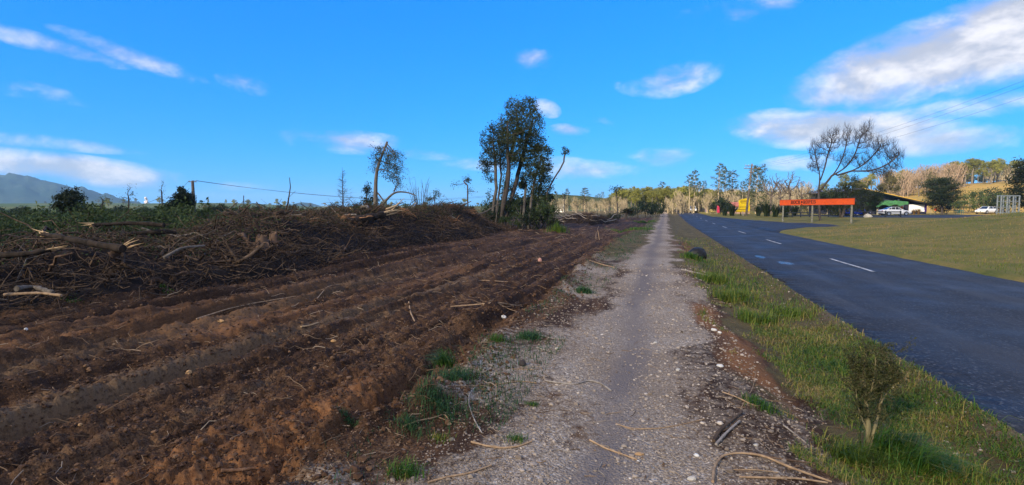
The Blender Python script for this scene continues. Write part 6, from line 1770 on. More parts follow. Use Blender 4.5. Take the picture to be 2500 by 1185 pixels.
def metal_frame():
    d = 58.0; A = on(2443, d); k = d / 1250; u = RGT.copy(); f = FWD.copy(); f[2] = 0; up = np.array([0, 0, 1.])
    e = empty('metal_frame', tuple(A), 'grey open metal lattice frame standing on the grass at the right edge', 'frame')
    u = u * math.cos(.12) + f * math.sin(.12); W_, H = 2.35, D(2443, 479, d)[2] - A[2] + .05
    for row in (0, .45):
        for i in range(4):
            g = MB(); c = u * W_ * i / 3 + f * row; g.tube(np.array([c - up * .2, c + up * H]), .075, 7, .5); g.build('upright', M_STEEL, e)
        for q in range(5):
            zz = H * (.04 + .955 * q / 4)
            g = MB(); beam(g, f * row + up * zz - u * .04, u * W_ + f * row + up * zz + u * .04, .08, .08 if q < 4 else .11); g.build('crossbar', M_STEEL, e)
    for i in (0, 3):
        for zz in (H * .3, H * .98):
            g = MB(); beam(g, u * W_ * i / 3 + up * zz, u * W_ * i / 3 + f * .45 + up * zz, .04, .04); g.build('brace', M_STEEL, e)
metal_frame()

def bike_rack():
    d = 100.0; A = on(2330, d); u = RGT.copy(); e = empty('bike_rack', tuple(A), 'teal tubular bicycle rack at the back of the car park', 'rack')
    for i in range(5):
        t = np.linspace(0, np.pi, 9); c = u * i * .38
        g = MB(); P = [c - [0, 0, .1]] + [c + u * (.14 - .14 * math.cos(q)) + [0, 0, .75 + .14 * math.sin(q)] for q in t] + [c + u * .28 - [0, 0, .1]]
        g.tube(np.array(P), .05, 6, .5); g.build('hoop', M_TEALB, e)
bike_rack()

def odds():
    # rusty flax before the white banner, boulder, post in the scrub, steam
    for px, d, s, l in [(2232, 100, .55, 'rust-coloured flax clump before the white wall banner, left one'), (2243, 100, .6, 'rust-coloured flax clump before the white wall banner, right one')]:
        e = p_flax('rusty_flax', 2.2, 70); e.location = tuple(on(px, d)); e.scale = (s, s, s)
        for ch in e.children: ch.data.materials[0] = M_LEAF_RUST
        tag(e, l, 'flax bush', 'rusty flax by the building')
    def rock(name, pos, s, mat, label, flat=.6, n=2, cat='stone', rz=0., group=None):
        import bmesh
        bm = bmesh.new(); bmesh.ops.create_icosphere(bm, subdivisions=n, radius=1)
        sd = ri(0, 99)
        for v in bm.verts:
            c = v.co; nz = fbm(np.array([c.x * 1.2 + sd]), np.array([c.y * 1.2 + c.z * 1.7]), 600, 3)[0]
            v.co = c * (1 + .5 * nz)
        me = bpy.data.meshes.new(name); bm.to_mesh(me); bm.free(); me.materials.append(mat)
        o = bpy.data.objects.new(name, me); COL.objects.link(o); o.location = tuple(pos); o.rotation_euler = (ri(-.2, .2), ri(-.2, .2), rz or ri(0, 6))
        o.scale = (s, s * ri(.6, .9), s * flat)
        return tag(o, label, cat, group)
    globals()['rock'] = rock
    M_PALEST = simple('pale_stone', (.50, .46, .38), .9, var=.25, scale=9)
    globals()['M_PALEST'] = M_PALEST
    p = on(2120, 66); rock('boulder', p + [0, 0, .1], .7, M_PALEST, 'pale boulder under the fence right of the orange sign post', .5)
    b = on(357, 30); g = MB(); g.tube(np.array([[0, 0, -.1], [.02, 0, 1.15]]), [.09, .085], 8, .7, cap=True); tag(g.build('fence_post', M_POSTWOOD, None, tuple(b)), 'grey post standing in the scrub left of the round dark tree', 'post')
    # black lump on the verge
    p = G(1702, 632); rock('dark_boulder', p + [0, 0, .12], .36, simple('black_rock', (.012, .012, .013), .5, var=.4, scale=8), 'black rounded lump lying in the verge grass beside the path', .75)
    # steam far off
    p = D(360, 488, 900); m = M_WHITEB; mb = MB()
    import bmesh
    bm = bmesh.new()
    for q in range(9):
        r_ = bmesh.ops.create_icosphere(bm, subdivisions=2, radius=ri(1.2, 2.6))
        o_ = Vector((ri(-4, 4), ri(-4, 4), ri(-8, 4)))
        for v in r_['verts']: v.co += o_
    me = bpy.data.meshes.new('steam'); bm.to_mesh(me); bm.free(); me.materials.append(simple('steam_white', (.55, .52, .55), 1.0)); o = bpy.data.objects.new('steam_plume', me); COL.objects.link(o); o.location = tuple(p)
    tag(o, 'small white steam plume rising beyond the lowland at the left', 'steam')
odds()
# ------------------------------------------------------------------ what lies and grows on the near ground
def tint_ramp(name, stops, rough=.9, trans=0.0):
    m, N, b = new_mat(name)
    c = N.ramp(N.attr('tint'), stops)
    N.put(b.inputs['Base Color'], c); b.inputs['Roughness'].default_value = rough; b.inputs['Specular IOR Level'].default_value = .2
    if trans:
        tr = N.n('ShaderNodeBsdfTranslucent'); N.put(tr.inputs['Color'], c)
        ms = N.n('ShaderNodeMixShader'); ms.inputs[0].default_value = trans
        N.t.links.new(b.outputs[0], ms.inputs[1]); N.t.links.new(tr.outputs[0], ms.inputs[2])
        N.t.links.new(ms.outputs[0], N.t.nodes['Material Output'].inputs['Surface'])
    return m
M_CHIPS = tint_ramp('gravel_chips', [(0, (.15, .115, .085)), (.35, (.31, .25, .19)), (.7, (.48, .40, .315)), (.92, (.66, .59, .50)), (1, (.42, .21, .10))])
M_CLODS = tint_ramp('soil_clods', [(0, (.030, .016, .010)), (.4, (.080, .043, .024)), (.75, (.15, .086, .047)), (.93, (.25, .15, .08)), (1, (.45, .36, .25))])
M_TWIGS = tint_ramp('twig_litter', [(0, (.06, .038, .024)), (.45, (.145, .092, .054)), (.8, (.27, .185, .115)), (1, (.40, .33, .25))])
M_BLADE = tint_ramp('grass_blades', [(0, (.030, .090, .010)), (.3, (.085, .165, .018)), (.55, (.175, .215, .030)), (.78, (.27, .225, .056)), (1, (.38, .265, .11))], .6, .25)
M_LUSH = tint_ramp('lush_grass', [(0, (.018, .070, .008)), (.5, (.05, .14, .014)), (.9, (.12, .20, .03)), (1, (.28, .22, .07))], .5, .25)
M_WEED = tint_ramp('weed_leaves', [(0, (.012, .050, .018)), (.6, (.035, .105, .040)), (1, (.10, .16, .05))], .7, .2)

AXY = FWD[:2] / np.linalg.norm(FWD[:2])
def scatter(n, r0, r1, keep, power=0.0):
    """ground points within the camera's sweep, even per picture area when power is 0"""
    r = np.exp(rng.uniform(math.log(r0), math.log(r1), n)); a = rng.uniform(R(-56), R(56), n)
    x = r * (np.sin(a) * RGT[0] + np.cos(a) * AXY[0]); y = r * (np.sin(a) * RGT[1] + np.cos(a) * AXY[1])
    k = keep(x, y)
    return x[k], y[k], r[k]

CUBE = np.array([[x, y, z] for z in (-1, 1) for y in (-1, 1) for x in (-1, 1)], float)
CF = np.array([[0, 2, 3, 1], [4, 5, 7, 6], [0, 1, 5, 4], [2, 6, 7, 3], [0, 4, 6, 2], [1, 3, 7, 5]])
def pebbles(mb, x, y, size, tint, flat=.6, sink=.3):
    n = len(x)
    T = CUBE[None] * rng.uniform(.45, 1.0, (n, 8, 3)); T[..., 2] *= flat
    a = rng.uniform(0, 6.28, n); c, s = np.cos(a)[:, None], np.sin(a)[:, None]
    X = T[..., 0] * c - T[..., 1] * s; Y = T[..., 0] * s + T[..., 1] * c
    sz = size[:, None]
    V = np.stack([x[:, None] + X * sz, y[:, None] + Y * sz, (Z(x, y) + size * flat * sink)[:, None] + T[..., 2] * sz], -1)
    F = (np.arange(n)[:, None, None] * 8 + CF[None]).reshape(-1, 4)
    mb.add(V.reshape(-1, 3), F, np.repeat(tint, 8), 0, False)

PHI = (1 + 5 ** .5) / 2
ICO = np.array([[-1, PHI, 0], [1, PHI, 0], [-1, -PHI, 0], [1, -PHI, 0], [0, -1, PHI], [0, 1, PHI], [0, -1, -PHI], [0, 1, -PHI], [PHI, 0, -1], [PHI, 0, 1], [-PHI, 0, -1], [-PHI, 0, 1]]) / 1.9
ICF = np.array([[0, 11, 5], [0, 5, 1], [0, 1, 7], [0, 7, 10], [0, 10, 11], [1, 5, 9], [5, 11, 4], [11, 10, 2], [10, 7, 6], [7, 1, 8], [3, 9, 4], [3, 4, 2], [3, 2, 6], [3, 6, 8], [3, 8, 9], [4, 9, 5], [2, 4, 11], [6, 2, 10], [8, 6, 7], [9, 8, 1]])
def nuggets(mb, x, y, size, tint, flat=.7, sink=.25):
    n = len(x)
    T = ICO[None] * rng.uniform(.65, 1.15, (n, 12, 1)) * rng.uniform(.7, 1.2, (n, 1, 3)); T[..., 2] *= flat
    a = rng.uniform(0, 6.28, n); c, s = np.cos(a)[:, None], np.sin(a)[:, None]
    V = np.stack([x[:, None] + (T[..., 0] * c - T[..., 1] * s) * size[:, None], y[:, None] + (T[..., 0] * s + T[..., 1] * c) * size[:, None], (Z(x, y) + size * flat * sink)[:, None] + T[..., 2] * size[:, None]], -1)
    mb.add(V.reshape(-1, 3), (np.arange(n)[:, None, None] * 12 + ICF[None]).reshape(-1, 3), np.repeat(tint, 12), 0, False)
def lumps(mb, x, y, size, tint, r, flat=.7, sink=.3):
    big = size / r > .0022
    nuggets(mb, x[big], y[big], size[big], tint[big], flat, sink * .8); pebbles(mb, x[~big], y[~big], size[~big], tint[~big], flat, sink)

def blades(mb, x, y, h, w, tint, lean=.6, az=None):
    n = len(x); z = Z(x, y) - .004
    a = rng.uniform(0, 6.28, n) if az is None else az
    d = np.stack([np.cos(a), np.sin(a), 0 * a], -1); s = np.stack([-np.sin(a), np.cos(a), 0 * a], -1)
    ln = (rng.uniform(.15, 1, n) * lean)[:, None]
    B = np.stack([x, y, z], -1); hh = h[:, None]; ww = w[:, None]
    M_ = B + d * hh * ln * .35 + np.array([0, 0, 1]) * hh * .6
    Tp = B + d * hh * ln * 1.05 + np.array([0, 0, 1]) * hh * (1.02 - .45 * ln)
    V = np.stack([B - s * ww, B + s * ww, M_ - s * ww * .8, M_ + s * ww * .8, Tp - s * ww * .12, Tp + s * ww * .12], 1)
    i = np.arange(n)[:, None] * 6
    F = np.concatenate([i + np.array([[0, 1, 3, 2]]), i + np.array([[2, 3, 5, 4]])])
    mb.add(V.reshape(-1, 3), F, np.repeat(tint, 6), 0, True)

def detail():
    zn = zone
    # gravel chips on the path and its edges
    mb = MB()
    x, y, r = scatter(52000, 1.7, 16, lambda x, y: (x > -1.75 + .9 * fbm(x, y, 700, 3)) & (x < .9 + .7 * fbm(x, y, 701, 3)) & (np.exp(-((x + .45) / .17) ** 2) * .85 < rng.uniform(0, 1, len(x))))
    sz = .0035 * rng.lognormal(0, .55, len(x)) * (1 + .16 * r); sz = np.clip(sz, .003, .028)
    lumps(mb, x, y, sz, np.clip(rng.beta(2, 2.6, len(x)) * .95 * np.where(x < -1.0, .62, 1.0) * np.where((x > .55) & (y < 5.5), .7, 1.0), 0, 1), r, .6)
    x, y, r = scatter(9000, 3.5, 16, lambda x, y: (x > 2.1) & (x < 2.68 + .1 * fbm(x * 2, y * 2, 702, 2)))
    pebbles(mb, x, y, np.clip(.004 * rng.lognormal(0, .5, len(x)) * (1 + .12 * r), .004, .025), rng.beta(2, 2.4, len(x)))
    tag(mb.build('loose_gravel', M_CHIPS), 'loose pale gravel chips strewn over the path', 'gravel', kind='stuff')
    # clods and crumbs on the cleared soil and along the berm
    mb = MB()
    x, y, r = scatter(34000, 1.9, 30, lambda x, y: (x < dirt_edge(y) + .35) & (x > -18))
    sz = np.clip(.0055 * rng.lognormal(0, .7, len(x)) * (.6 + .14 * r), .003, .032)
    lumps(mb, x, y, sz, rng.beta(2.2, 2.4, len(x)) * .96, r, .75, .35)
    x, y, r = scatter(45000, 1.9, 8, lambda x, y: (x < dirt_edge(y) + .2) & (x > -12))
    lumps(mb, x, y, np.clip(.0045 * rng.lognormal(0, .6, len(x)) * (.6 + .14 * r), .003, .02), rng.beta(2.2, 2.2, len(x)) * .95, r, .75, .35)
    x, y, r = scatter(26000, 1.9, 12, lambda x, y: np.abs(x - dirt_edge(y) - .0) < .5)
    lumps(mb, x, y, np.clip(.007 * rng.lognormal(0, .6, len(x)) * (.6 + .1 * r), .003, .04), rng.beta(1.8, 2.0, len(x)) * .97, r, .75, .35)
    tag(mb.build('soil_clods', M_CLODS), 'crumbled dark soil clods over the clearing', 'soil', kind='stuff')
    # shredded roots and twigs
    mb = MB()
    x, y, r = scatter(15000, 2.2, 48, lambda x, y: (x < dirt_edge(y) + .4) & (x > -12.5 - .06 * y))
    k = rng.uniform(0, 1, len(x)) < .25 + .42 * smooth(3, 10, r); x, y, r = x[k], y[k], r[k]
    z = Z(x, y)
    for i in range(len(x)):
        L = ri(.03, .13) * (1 + .12 * r[i]); a = ri(0, 6.28); rad = ri(.0012, .003) * (1 + .13 * r[i])
        t = np.linspace(-.5, .5, 4)[:, None]
        P = np.array([x[i], y[i], z[i] + rad + ri(0, .02)]) + t * L * np.array([math.cos(a), math.sin(a), ri(-.15, .3)]) + np.cumsum(rng.normal(size=(4, 3)), 0) * L * .10
        mb.tube(P, np.array([1, .9, .8, .5]) * rad, 3, float(rng.beta(2, 1.8)))
    x, y, r = scatter(3000, 2.0, 30, lambda x, y: (x > -2.2) & (x < 2.0) & ((x < -1.0) | (x > .5) | (rng.uniform(0, 1, len(x)) < .25)))
    z = Z(x, y)
    for i in range(len(x)):
        L = ri(.03, .12) * (1 + .1 * r[i]); a = ri(0, 6.28); rad = ri(.001, .0025) * (1 + .1 * r[i])
        P = np.array([x[i], y[i], z[i] + rad]) + np.linspace(-.5, .5, 4)[:, None] * L * np.array([math.cos(a), math.sin(a), 0]) + np.cumsum(rng.normal(size=(4, 3)), 0) * L * .1 * [1, 1, .15]
        mb.tube(P, rad, 3, float(rng.beta(2.4, 1.2)))
    tag(mb.build('twig_litter', M_TWIGS), 'litter of thin torn roots and twigs over soil and path edge', 'twigs', kind='stuff')
    # dead leaves, bark crumbs and chaff
    lf = MB()
    x, y, r = scatter(60000, 2.0, 22, lambda x, y: ((x > -2.3) & (x < 2.6)) & (rng.uniform(0, 1, len(x)) < np.where((x > -1.0) & (x < .35), .12, .75)))
    n = len(x); a = rng.uniform(0, 6.28, n); s_ = np.clip(.0045 * rng.lognormal(0, .5, n) * (1 + .14 * r), .003, .03)
    u = np.stack([np.cos(a), np.sin(a), rng.normal(size=n) * .25], -1) * s_[:, None]; v = np.stack([-np.sin(a), np.cos(a), rng.normal(size=n) * .35], -1) * (s_ * rng.uniform(.2, .6, n))[:, None]
    C = np.stack([x, y, Z(x, y) + .004 + s_ * .25], -1)
    lf.add(np.stack([C - u, C + v, C + u, C - v], 1).reshape(-1, 3), np.arange(4 * n).reshape(-1, 4), np.repeat(rng.beta(1.6, 1.8, n), 4), 0, False)
    tag(lf.build('leaf_litter', M_TWIGS), 'brown leaf litter and bark crumbs along the path edges', 'litter', kind='stuff')
    # grass of the verge between path and road
    mb = MB()
    def vk(x, y):
        g = .6 * fbm(x * 1.1, y * .9, 710, 3) + .75 * fbm(x * 3.6, y * 3.0, 714, 3)
        cl = np.exp(-((x - .98) / .3) ** 2) * ((y > 4.8) & (y < 10))
        br = np.exp(-((x - 1.35) / .5) ** 2 - ((y - 4.6) / .8) ** 2)
        pr = .72 + 1.1 * g - 1.5 * cl - .55 * br - .35 * smooth(2.25, 2.6, x) - .15 * (1 - smooth(.7, 1.2, x))
        return (x > .62 + .55 * (1 - smooth(4.4, 5.6, y)) + .5 * fbm(x * 1.3, y * 1.3, 711, 3)) & (x < 2.62) & (pr > rng.uniform(0, 1, len(x)))
    x, y, r = scatter(330000, 2.3, 34, vk)
    x2, y2, r2 = scatter(420000, 2.3, 9, lambda x, y: (x > .5) & (x < 2.65) & vk(x, y))
    x, y, r = np.concatenate([x, x2]), np.concatenate([y, y2]), np.concatenate([r, r2])
    lush = smooth(0, .35, fbm(x * .7, y * .45, 712, 3)) * smooth(5.5, 8, y) * (1 - smooth(16, 22, y)) * np.exp(-((x - 1.6) / .55) ** 2)
    h = (.022 + .055 * rng.uniform(0, 1, len(x)) ** 2 + .14 * lush * rng.uniform(.4, 1, len(x))) * (1 + .02 * r)
    w = .0013 * (1 + .22 * r) * rng.uniform(.7, 1.3, len(x))
    tn = np.clip(rng.beta(2, 2.2, len(x)) + .55 * fbm(x * 2.2, y * 1.8, 713, 4) + .02 - .15 * lush, 0, 1)
    h = h * np.where(rng.uniform(0, 1, len(x)) < .12, rng.uniform(1.3, 2.2, len(x)), 1)
    blades(mb, x, y, h, w, tn, 1.7)
    tag(mb.build('verge_grass', M_BLADE), 'rough yellow-green grass on the verge between path and road', 'grass', kind='stuff')
    # thin grass left of the path
    mb = MB()
    def lk(x, y):
        g = fbm(x * 1.5, y * 1.0, 720, 3)
        return (x > dirt_edge(y) - .05) & (x < -1.15) & (g > .05 - .12 * smooth(12, 25, y) + .22 * rng.uniform(-1, 1, len(x)))
    x, y, r = scatter(200000, 2.3, 70, lk)
    h = (.02 + .045 * rng.uniform(0, 1, len(x))) * (1 + .04 * r); w = .0012 * (1 + .24 * r)
    blades(mb, x, y, h, w * rng.uniform(.7, 1.3, len(x)), np.clip(rng.beta(1.6, 2.6, len(x)), 0, 1), .9)
    tag(mb.build('path_edge_grass', M_WEED), 'patchy bluish-green grass between soil berm and path', 'grass', kind='stuff')
    # mown grass of the bank beyond the road
    mb = MB()
    x, y, r = scatter(130000, 9, 75, lambda x, y: (x > 8.28 + .12 * fbm(x * 2, y * 2, 730, 2)) & (bank_h(x, y) > .02 * (y > 42)) & (x < 60) & (y < 66))
    h = (.03 + .05 * rng.uniform(0, 1, len(x))) * (1 + .012 * r); w = .0011 * (1 + .2 * r)
    tn = np.clip(rng.beta(2, 2, len(x)) * .7 + .46 + .9 * fbm(x * .16, y * .25, 731, 4) - .35 * np.exp(-((x - 8.4) / .5) ** 2), 0, 1)
    blades(mb, x, y, h, w, tn, .8)
    tag(mb.build('bank_grass', M_BLADE), 'mown olive-brown grass on the bank beyond the road', 'grass', kind='stuff')

    # grass tufts one can pick out
    def tuft(px, py, n, h, spread, mat, label, lean=.8, w=.004, az=None, name='grass_tuft', tl=(0, 1)):
        c = G(px, py); mb = MB()
        x = c[0] + rng.normal(size=n) * spread; y = c[1] + rng.normal(size=n) * spread * .8
        blades(mb, x, y, h * rng.uniform(.45, 1.1, n), w * rng.uniform(.6, 1.2, n), rng.uniform(tl[0], tl[1], n), lean, None if az is None else az + rng.normal(size=n) * .7)
        mb.V = [v - c for v in mb.V]
        tag(mb.build(name, mat, None, tuple(c)), label, 'grass', 'single grass tufts', 'stuff' if (' mat ' in label or 'patch' in label or 'mat of' in label) else None)
    tuft(2175, 1105, 520, .26, .075, M_LUSH, 'lush bright green tussock bending right at the foot of the sapling', 1.2, .0030, -.5)
    tuft(2240, 1150, 480, .24, .085, M_LUSH, 'lush bright green tussock right of the sapling at the bottom edge', 1.2, .0030, -.4)
    tuft(2080, 1130, 420, .20, .09, M_BLADE, 'greyish-green tussock left of the sapling at the bottom edge', 1.2, .0026, -1.0, tl=(.05, .6))
    tuft(2330, 1165, 420, .16, .12, M_BLADE, 'matted yellow-green tuft at the bottom right', 1.2, .0026, tl=(.1, .9))
    tuft(1215, 832, 260, .10, .055, M_LUSH, 'small bright green tuft on the berm left of the path', 1.0, .0026)
    tuft(1425, 715, 320, .16, .09, M_WEED, 'dark green tuft at the left edge of the path, middle distance', .9, .005)
    tuft(1290, 826, 340, .12, .08, M_WEED, 'low dark green weed tuft between berm and path', 1.0, .0035)
    tuft(1090, 890, 380, .20, .06, M_LUSH, 'weedy green clump leaning over the dirt berm', 1.2, .0034, 3.4)
    tuft(1065, 990, 520, .13, .12, M_WEED, 'mat of dark green weeds on the berm, near left', 1.1, .0024)
    tuft(1110, 930, 460, .15, .10, M_WEED, 'green weed mat under the weedy clump on the berm', 1.1, .0026)
    tuft(1000, 1045, 300, .09, .07, M_WEED, 'low bluish weed patch at the near berm edge', 1.0, .002)
    tuft(985, 1160, 240, .11, .05, M_LUSH, 'small green weed at the bottom edge of the berm', 1.0, .0025)
    tuft(1260, 1075, 200, .05, .04, M_LUSH, 'tiny bright green tuft beside the curved pale stick', .9, .002)
    tuft(1300, 990, 160, .04, .03, M_LUSH, 'tiny green tuft in the gravel, left of the bleached stick', .9, .002)
    tuft(1075, 1075, 160, .05, .04, M_BLADE, 'small yellowish tuft below the forked stick', .9, .002)
    tuft(850, 1030, 160, .06, .03, M_WEED, 'small isolated weed on the rough soil, near left', .9, .002)
    tuft(1360, 565, 500, .75, .35, M_BLADE, 'green grassy clump at the right foot of the tall stand', .7, .014, tl=(0, .6))
    tuft(1690, 632, 300, .28, .16, M_LUSH, 'dark green tuft in front of the black lump on the verge', .9, .008)
    tuft(1745, 690, 420, .30, .20, M_BLADE, 'tall yellow-green tuft on the verge beyond the clay cut, far one', .9, .006, tl=(.1, .65))
    tuft(1790, 735, 480, .30, .20, M_BLADE, 'tall yellow-green tuft on the verge beside the clay cut, middle one', .9, .0055, tl=(.1, .65))
    tuft(1850, 790, 480, .26, .18, M_BLADE, 'tall yellow-green tuft on the verge beside the clay cut, near one', 1.0, .005, tl=(.1, .7))
    tuft(1930, 770, 380, .20, .18, M_BLADE, 'loose tuft on the verge near the road edge, middle distance', 1.0, .0045, tl=(.1, .7))
    tuft(1860, 995, 320, .10, .08, M_LUSH, 'green matted tuft right of the path, left of the sapling', 1.2, .0026)
    tuft(400, 705, 140, .12, .08, M_LUSH, 'small green weed at the foot of the windrow, left', .9, .006)
    tuft(170, 735, 140, .10, .10, M_LUSH, 'small green weed at the windrow foot, far left', .9, .006)
    tuft(1575, 545, 900, .30, .7, M_LUSH, 'green grass patch at the left of the far path', .7, .012)
    tuft(1545, 560, 900, .25, .8, M_LUSH, 'green grass patch between far clearing and path', .7, .012)

    # the cut-back sapling
    b = G(2122, 1092); d = depth_of(b); k = d / 1250
    def q(px, py, dd=0.0): return D(px, py, d + dd)
    t = MB(); c = MB()
    mains = [poly([b - [0, 0, .03], q(2120, 1050), q(2118, 1010), q(2112, 960), q(2105, 920), q(2112, 880)], 12), poly([b, q(2138, 1040, -.02), q(2150, 990, .02), q(2155, 930, .04), q(2160, 880, .05)], 10),
             poly([q(2120, 1060), q(2104, 1020), q(2092, 990), q(2090, 950, -.03)], 8), poly([q(2112, 960), q(2090, 920, .03), q(2080, 880, .05)], 7), poly([q(2150, 985), q(2178, 940, .02), q(2192, 915)], 7), poly([q(2116, 980), q(2135, 940, -.04), q(2138, 870, -.05)], 7)]
    rads = [(.024, .008), (.015, .004), (.009, .003), (.007, .002), (.006, .002), (.007, .002)]
    t.tube(np.array([b - [0, 0, .05], b + [0, 0, .03], b + [0.0, 0, .07]]), [.036, .034, .024], 9, .5)
    for P, (a_, b_) in zip(mains, rads):
        t.tube(P, np.linspace(a_, b_, len(P)), 7, .9)
        for i in range(len(P) // 3, len(P)):
            for _ in range(4):
                e = P[i] + rng.normal(size=3) * .055 + [0, 0, .06]
                tw = stem(P[i], e, 5, .2); t.tube(tw, np.linspace(.0028, .001, 5), 3, .25)
                for _2 in range(2):
                    e2 = tw[3] + rng.normal(size=3) * .03 + [0, 0, .015]; tw2 = stem(tw[2], e2, 4, .2); t.tube(tw2, np.linspace(.0016, .0008, 4), 3, .25)
                    C = tw2[1:].repeat(5, 0) + rng.normal(size=(15, 3)) * .012; c.leaves(C, .023, .42)
                C = tw[2:].repeat(3, 0) + rng.normal(size=(9, 3)) * .012; c.leaves(C, .017, .4)
    M_SAPB = bark_mat('sapling_bark', (.11, .095, .05), (.23, .195, .10), 20)
    tree_obj('sapling', b, t, c, M_SAPB, leaf_mat('sapling_leaf', (.022, .032, .010), (.085, .085, .028)), 'cut-back little sapling with yellowish stems and small dark leaves, right foreground')
    # little grey stump
    b = G(1983, 992); mb = MB(); mb.tube(stem((0, 0, -.02), (-.008, 0, .085), 6, .1), np.array([.02, .016, .013, .012, .010, .007]), 7, .4)
    mb.tube(stem((0, 0, .01), (.03, -.01, .045), 4, .1), [.008, .007, .005, .003], 5, .4)
    tag(mb.build('twig_stump', M_WOOD_DARK, None, tuple(b)), 'small grey upright twig stump left of the sapling', 'stump')

    # sticks one can pick out
    def stick(pts, r0, r1, mat, label, lift=0.0, side=None, cat='stick'):
        P = np.array([G(*p) for p in pts]); P[:, 2] += r0 + np.interp(np.arange(len(P)), [0, len(P) - 1], [0, 0]) + lift
        P = poly(P, 5 * len(P)); b = P[0].copy(); mb = MB()
        rr = np.linspace(r0, r1, len(P)) * (1 + .10 * rng.normal(size=len(P)))
        mb.tube(P - b, rr, 7, ri(.6, .95), cap=True)
        if side:
            for s_ in side:
                Q_ = np.array([G(*p) for p in s_]); Q_[:, 2] += r1; Q_ = poly(Q_, 10); mb.tube(Q_ - b, np.linspace(r1, r1 * .3, 10), 5, .7)
        tag(mb.build('stick', mat, None, tuple(b)), label, cat, 'sticks and roots on path and soil')
    g, tn_, dk, br = M_WOOD_GREY, M_WOOD_TAN, M_WOOD_DARK, M_WOOD_BROWN
    stick([(1332, 932), (1370, 938), (1405, 940), (1440, 930), (1468, 938), (1492, 956)], .007, .009, g, 'bleached pale stick curving across the left of the path')
    stick([(1112, 944), (1160, 945), (1220, 940), (1268, 931), (1310, 937)], .005, .004, tn_, 'thin tan stick running from the weeds toward the bleached stick')
    stick([(1160, 948), (1145, 965), (1144, 990), (1158, 1028), (1176, 1060)], .006, .005, g, 'grey stick bending down from the weeds beside the berm')
    stick([(985, 1048), (1020, 1033), (1060, 1027), (1085, 1016), (1098, 1035)], .006, .004, tn_, 'crooked tan stick lying over the near berm edge', .01, [[(1070, 1022), (1100, 1033), (1160, 1036)]])
    stick([(1150, 1082), (1190, 1093), (1225, 1098), (1265, 1094), (1298, 1081)], .008, .006, tn_, 'smoothly curved tan stick at the lower left of the path')
    stick([(1045, 1182), (1092, 1168), (1150, 1158), (1200, 1140)], .007, .006, tn_, 'straight tan stick at the bottom edge left of the path')
    stick([(1440, 1077), (1480, 1098), (1520, 1112), (1556, 1126)], .007, .006, tn_, 'brown stick lying on the worn middle of the path')
    stick([(1504, 1036), (1540, 1048), (1600, 1050), (1660, 1040), (1720, 1025)], .004, .003, tn_, 'long thin stick across the right half of the path', 0, [[(1520, 1042), (1545, 1053), (1580, 1049)]])
    stick([(1664, 660), (1690, 667), (1722, 674), (1756, 690)], .022, .016, g, 'pale thick stick on the right edge of the path, middle distance')
    stick([(1310, 851), (1335, 858), (1358, 866)], .008, .006, g, 'short grey stick left of the path below the tuft')
    stick([(1318, 820), (1345, 828), (1382, 831)], .008, .005, g, 'short pale twig left of the path above the short grey one')
    stick([(1250, 903), (1280, 903), (1305, 905)], .004, .003, tn_, 'thin straight twig left of the path, upper')
    stick([(1275, 868), (1262, 873), (1264, 895)], .005, .004, g, 'small bent grey twig beside the dark chunk')
    stick([(998, 740), (1002, 765), (1012, 786)], .014, .010, tn_, 'short tan stick lying on the dark soil, middle')
    stick([(480, 782), (560, 757), (620, 742), (722, 726)], .012, .008, tn_, 'long curved root on the soil, left middle', 0, [[(560, 757), (548, 760), (530, 770)]])
    stick([(735, 803), (755, 799), (778, 791)], .012, .008, M_SPLINT, 'short pale split stick on the soil, left middle')
    stick([(1100, 752), (1160, 748), (1215, 742), (1275, 752)], .012, .008, tn_, 'tan root lying across the soil near the berm, middle distance', .01, [[(1215, 742), (1240, 756), (1270, 765)], [(1180, 747), (1230, 752), (1280, 744)]])
    stick([(1130, 757), (1190, 755), (1235, 745)], .010, .006, br, 'brown root under the tan one on the soil near the berm', .0)
    stick([(1740, 1184), (1744, 1145), (1762, 1118), (1800, 1112), (1860, 1118), (1930, 1150), (2030, 1184)], .009, .007, tn_, 'long looping pale root at the bottom right of the path', .008)
    stick([(1805, 1169), (1880, 1172), (1950, 1174), (2020, 1184)], .007, .006, tn_, 'straight pale root just inside the loop at the bottom right', .004)
    stick([(1830, 1110), (1880, 1120), (1940, 1130), (1990, 1136)], .006, .005, br, 'brown root crossing behind the looping root', .004)
    stick([(1790, 1150), (1850, 1152), (1900, 1158)], .004, .003, tn_, 'thin root inside the loop at the bottom right', .004)
    stick([(1764, 962), (1800, 975), (1842, 997), (1880, 995), (1946, 1025)], .006, .004, tn_, 'forked tan stick on the bare ground right of the path', .01, [[(1842, 997), (1850, 985), (1870, 998)]])
    stick([(1742, 1086), (1756, 1060), (1780, 1040), (1812, 1012)], .013, .009, dk, 'twisted dark weathered root wood right of the path', .012, [[(1756, 1060), (1790, 1045), (1808, 1030)]])
    stick([(1748, 1092), (1775, 1062), (1806, 1034)], .010, .008, g, 'grey twisted root wood against the dark one right of the path', .008)
    stick([(1912, 1040), (1945, 1065), (1975, 1090)], .006, .005, g, 'short grey stick left of the sapling foot')
    stick([(1808, 1000), (1822, 975), (1838, 950), (1846, 905)], .004, .002, tn_, 'thin bent twig on the bare ground right of the path, upper')
    stick([(1310, 1010), (1365, 1002), (1420, 1010), (1450, 1022)], .003, .002, br, 'very thin twig across the left half of the path')
    stick([(1318, 1110), (1360, 1098), (1400, 1108)], .004, .003, g, 'frayed grey twig left of the worn line, bottom')
    stick([(1470, 1130), (1460, 1150), (1480, 1165), (1472, 1184)], .003, .002, g, 'thin wavy grey twig at the bottom of the worn line')
    stick([(1455, 585), (1455, 570), (1462, 552)], .02, .015, tn_, 'slim leaning stick at the edge of the clearing, middle distance')
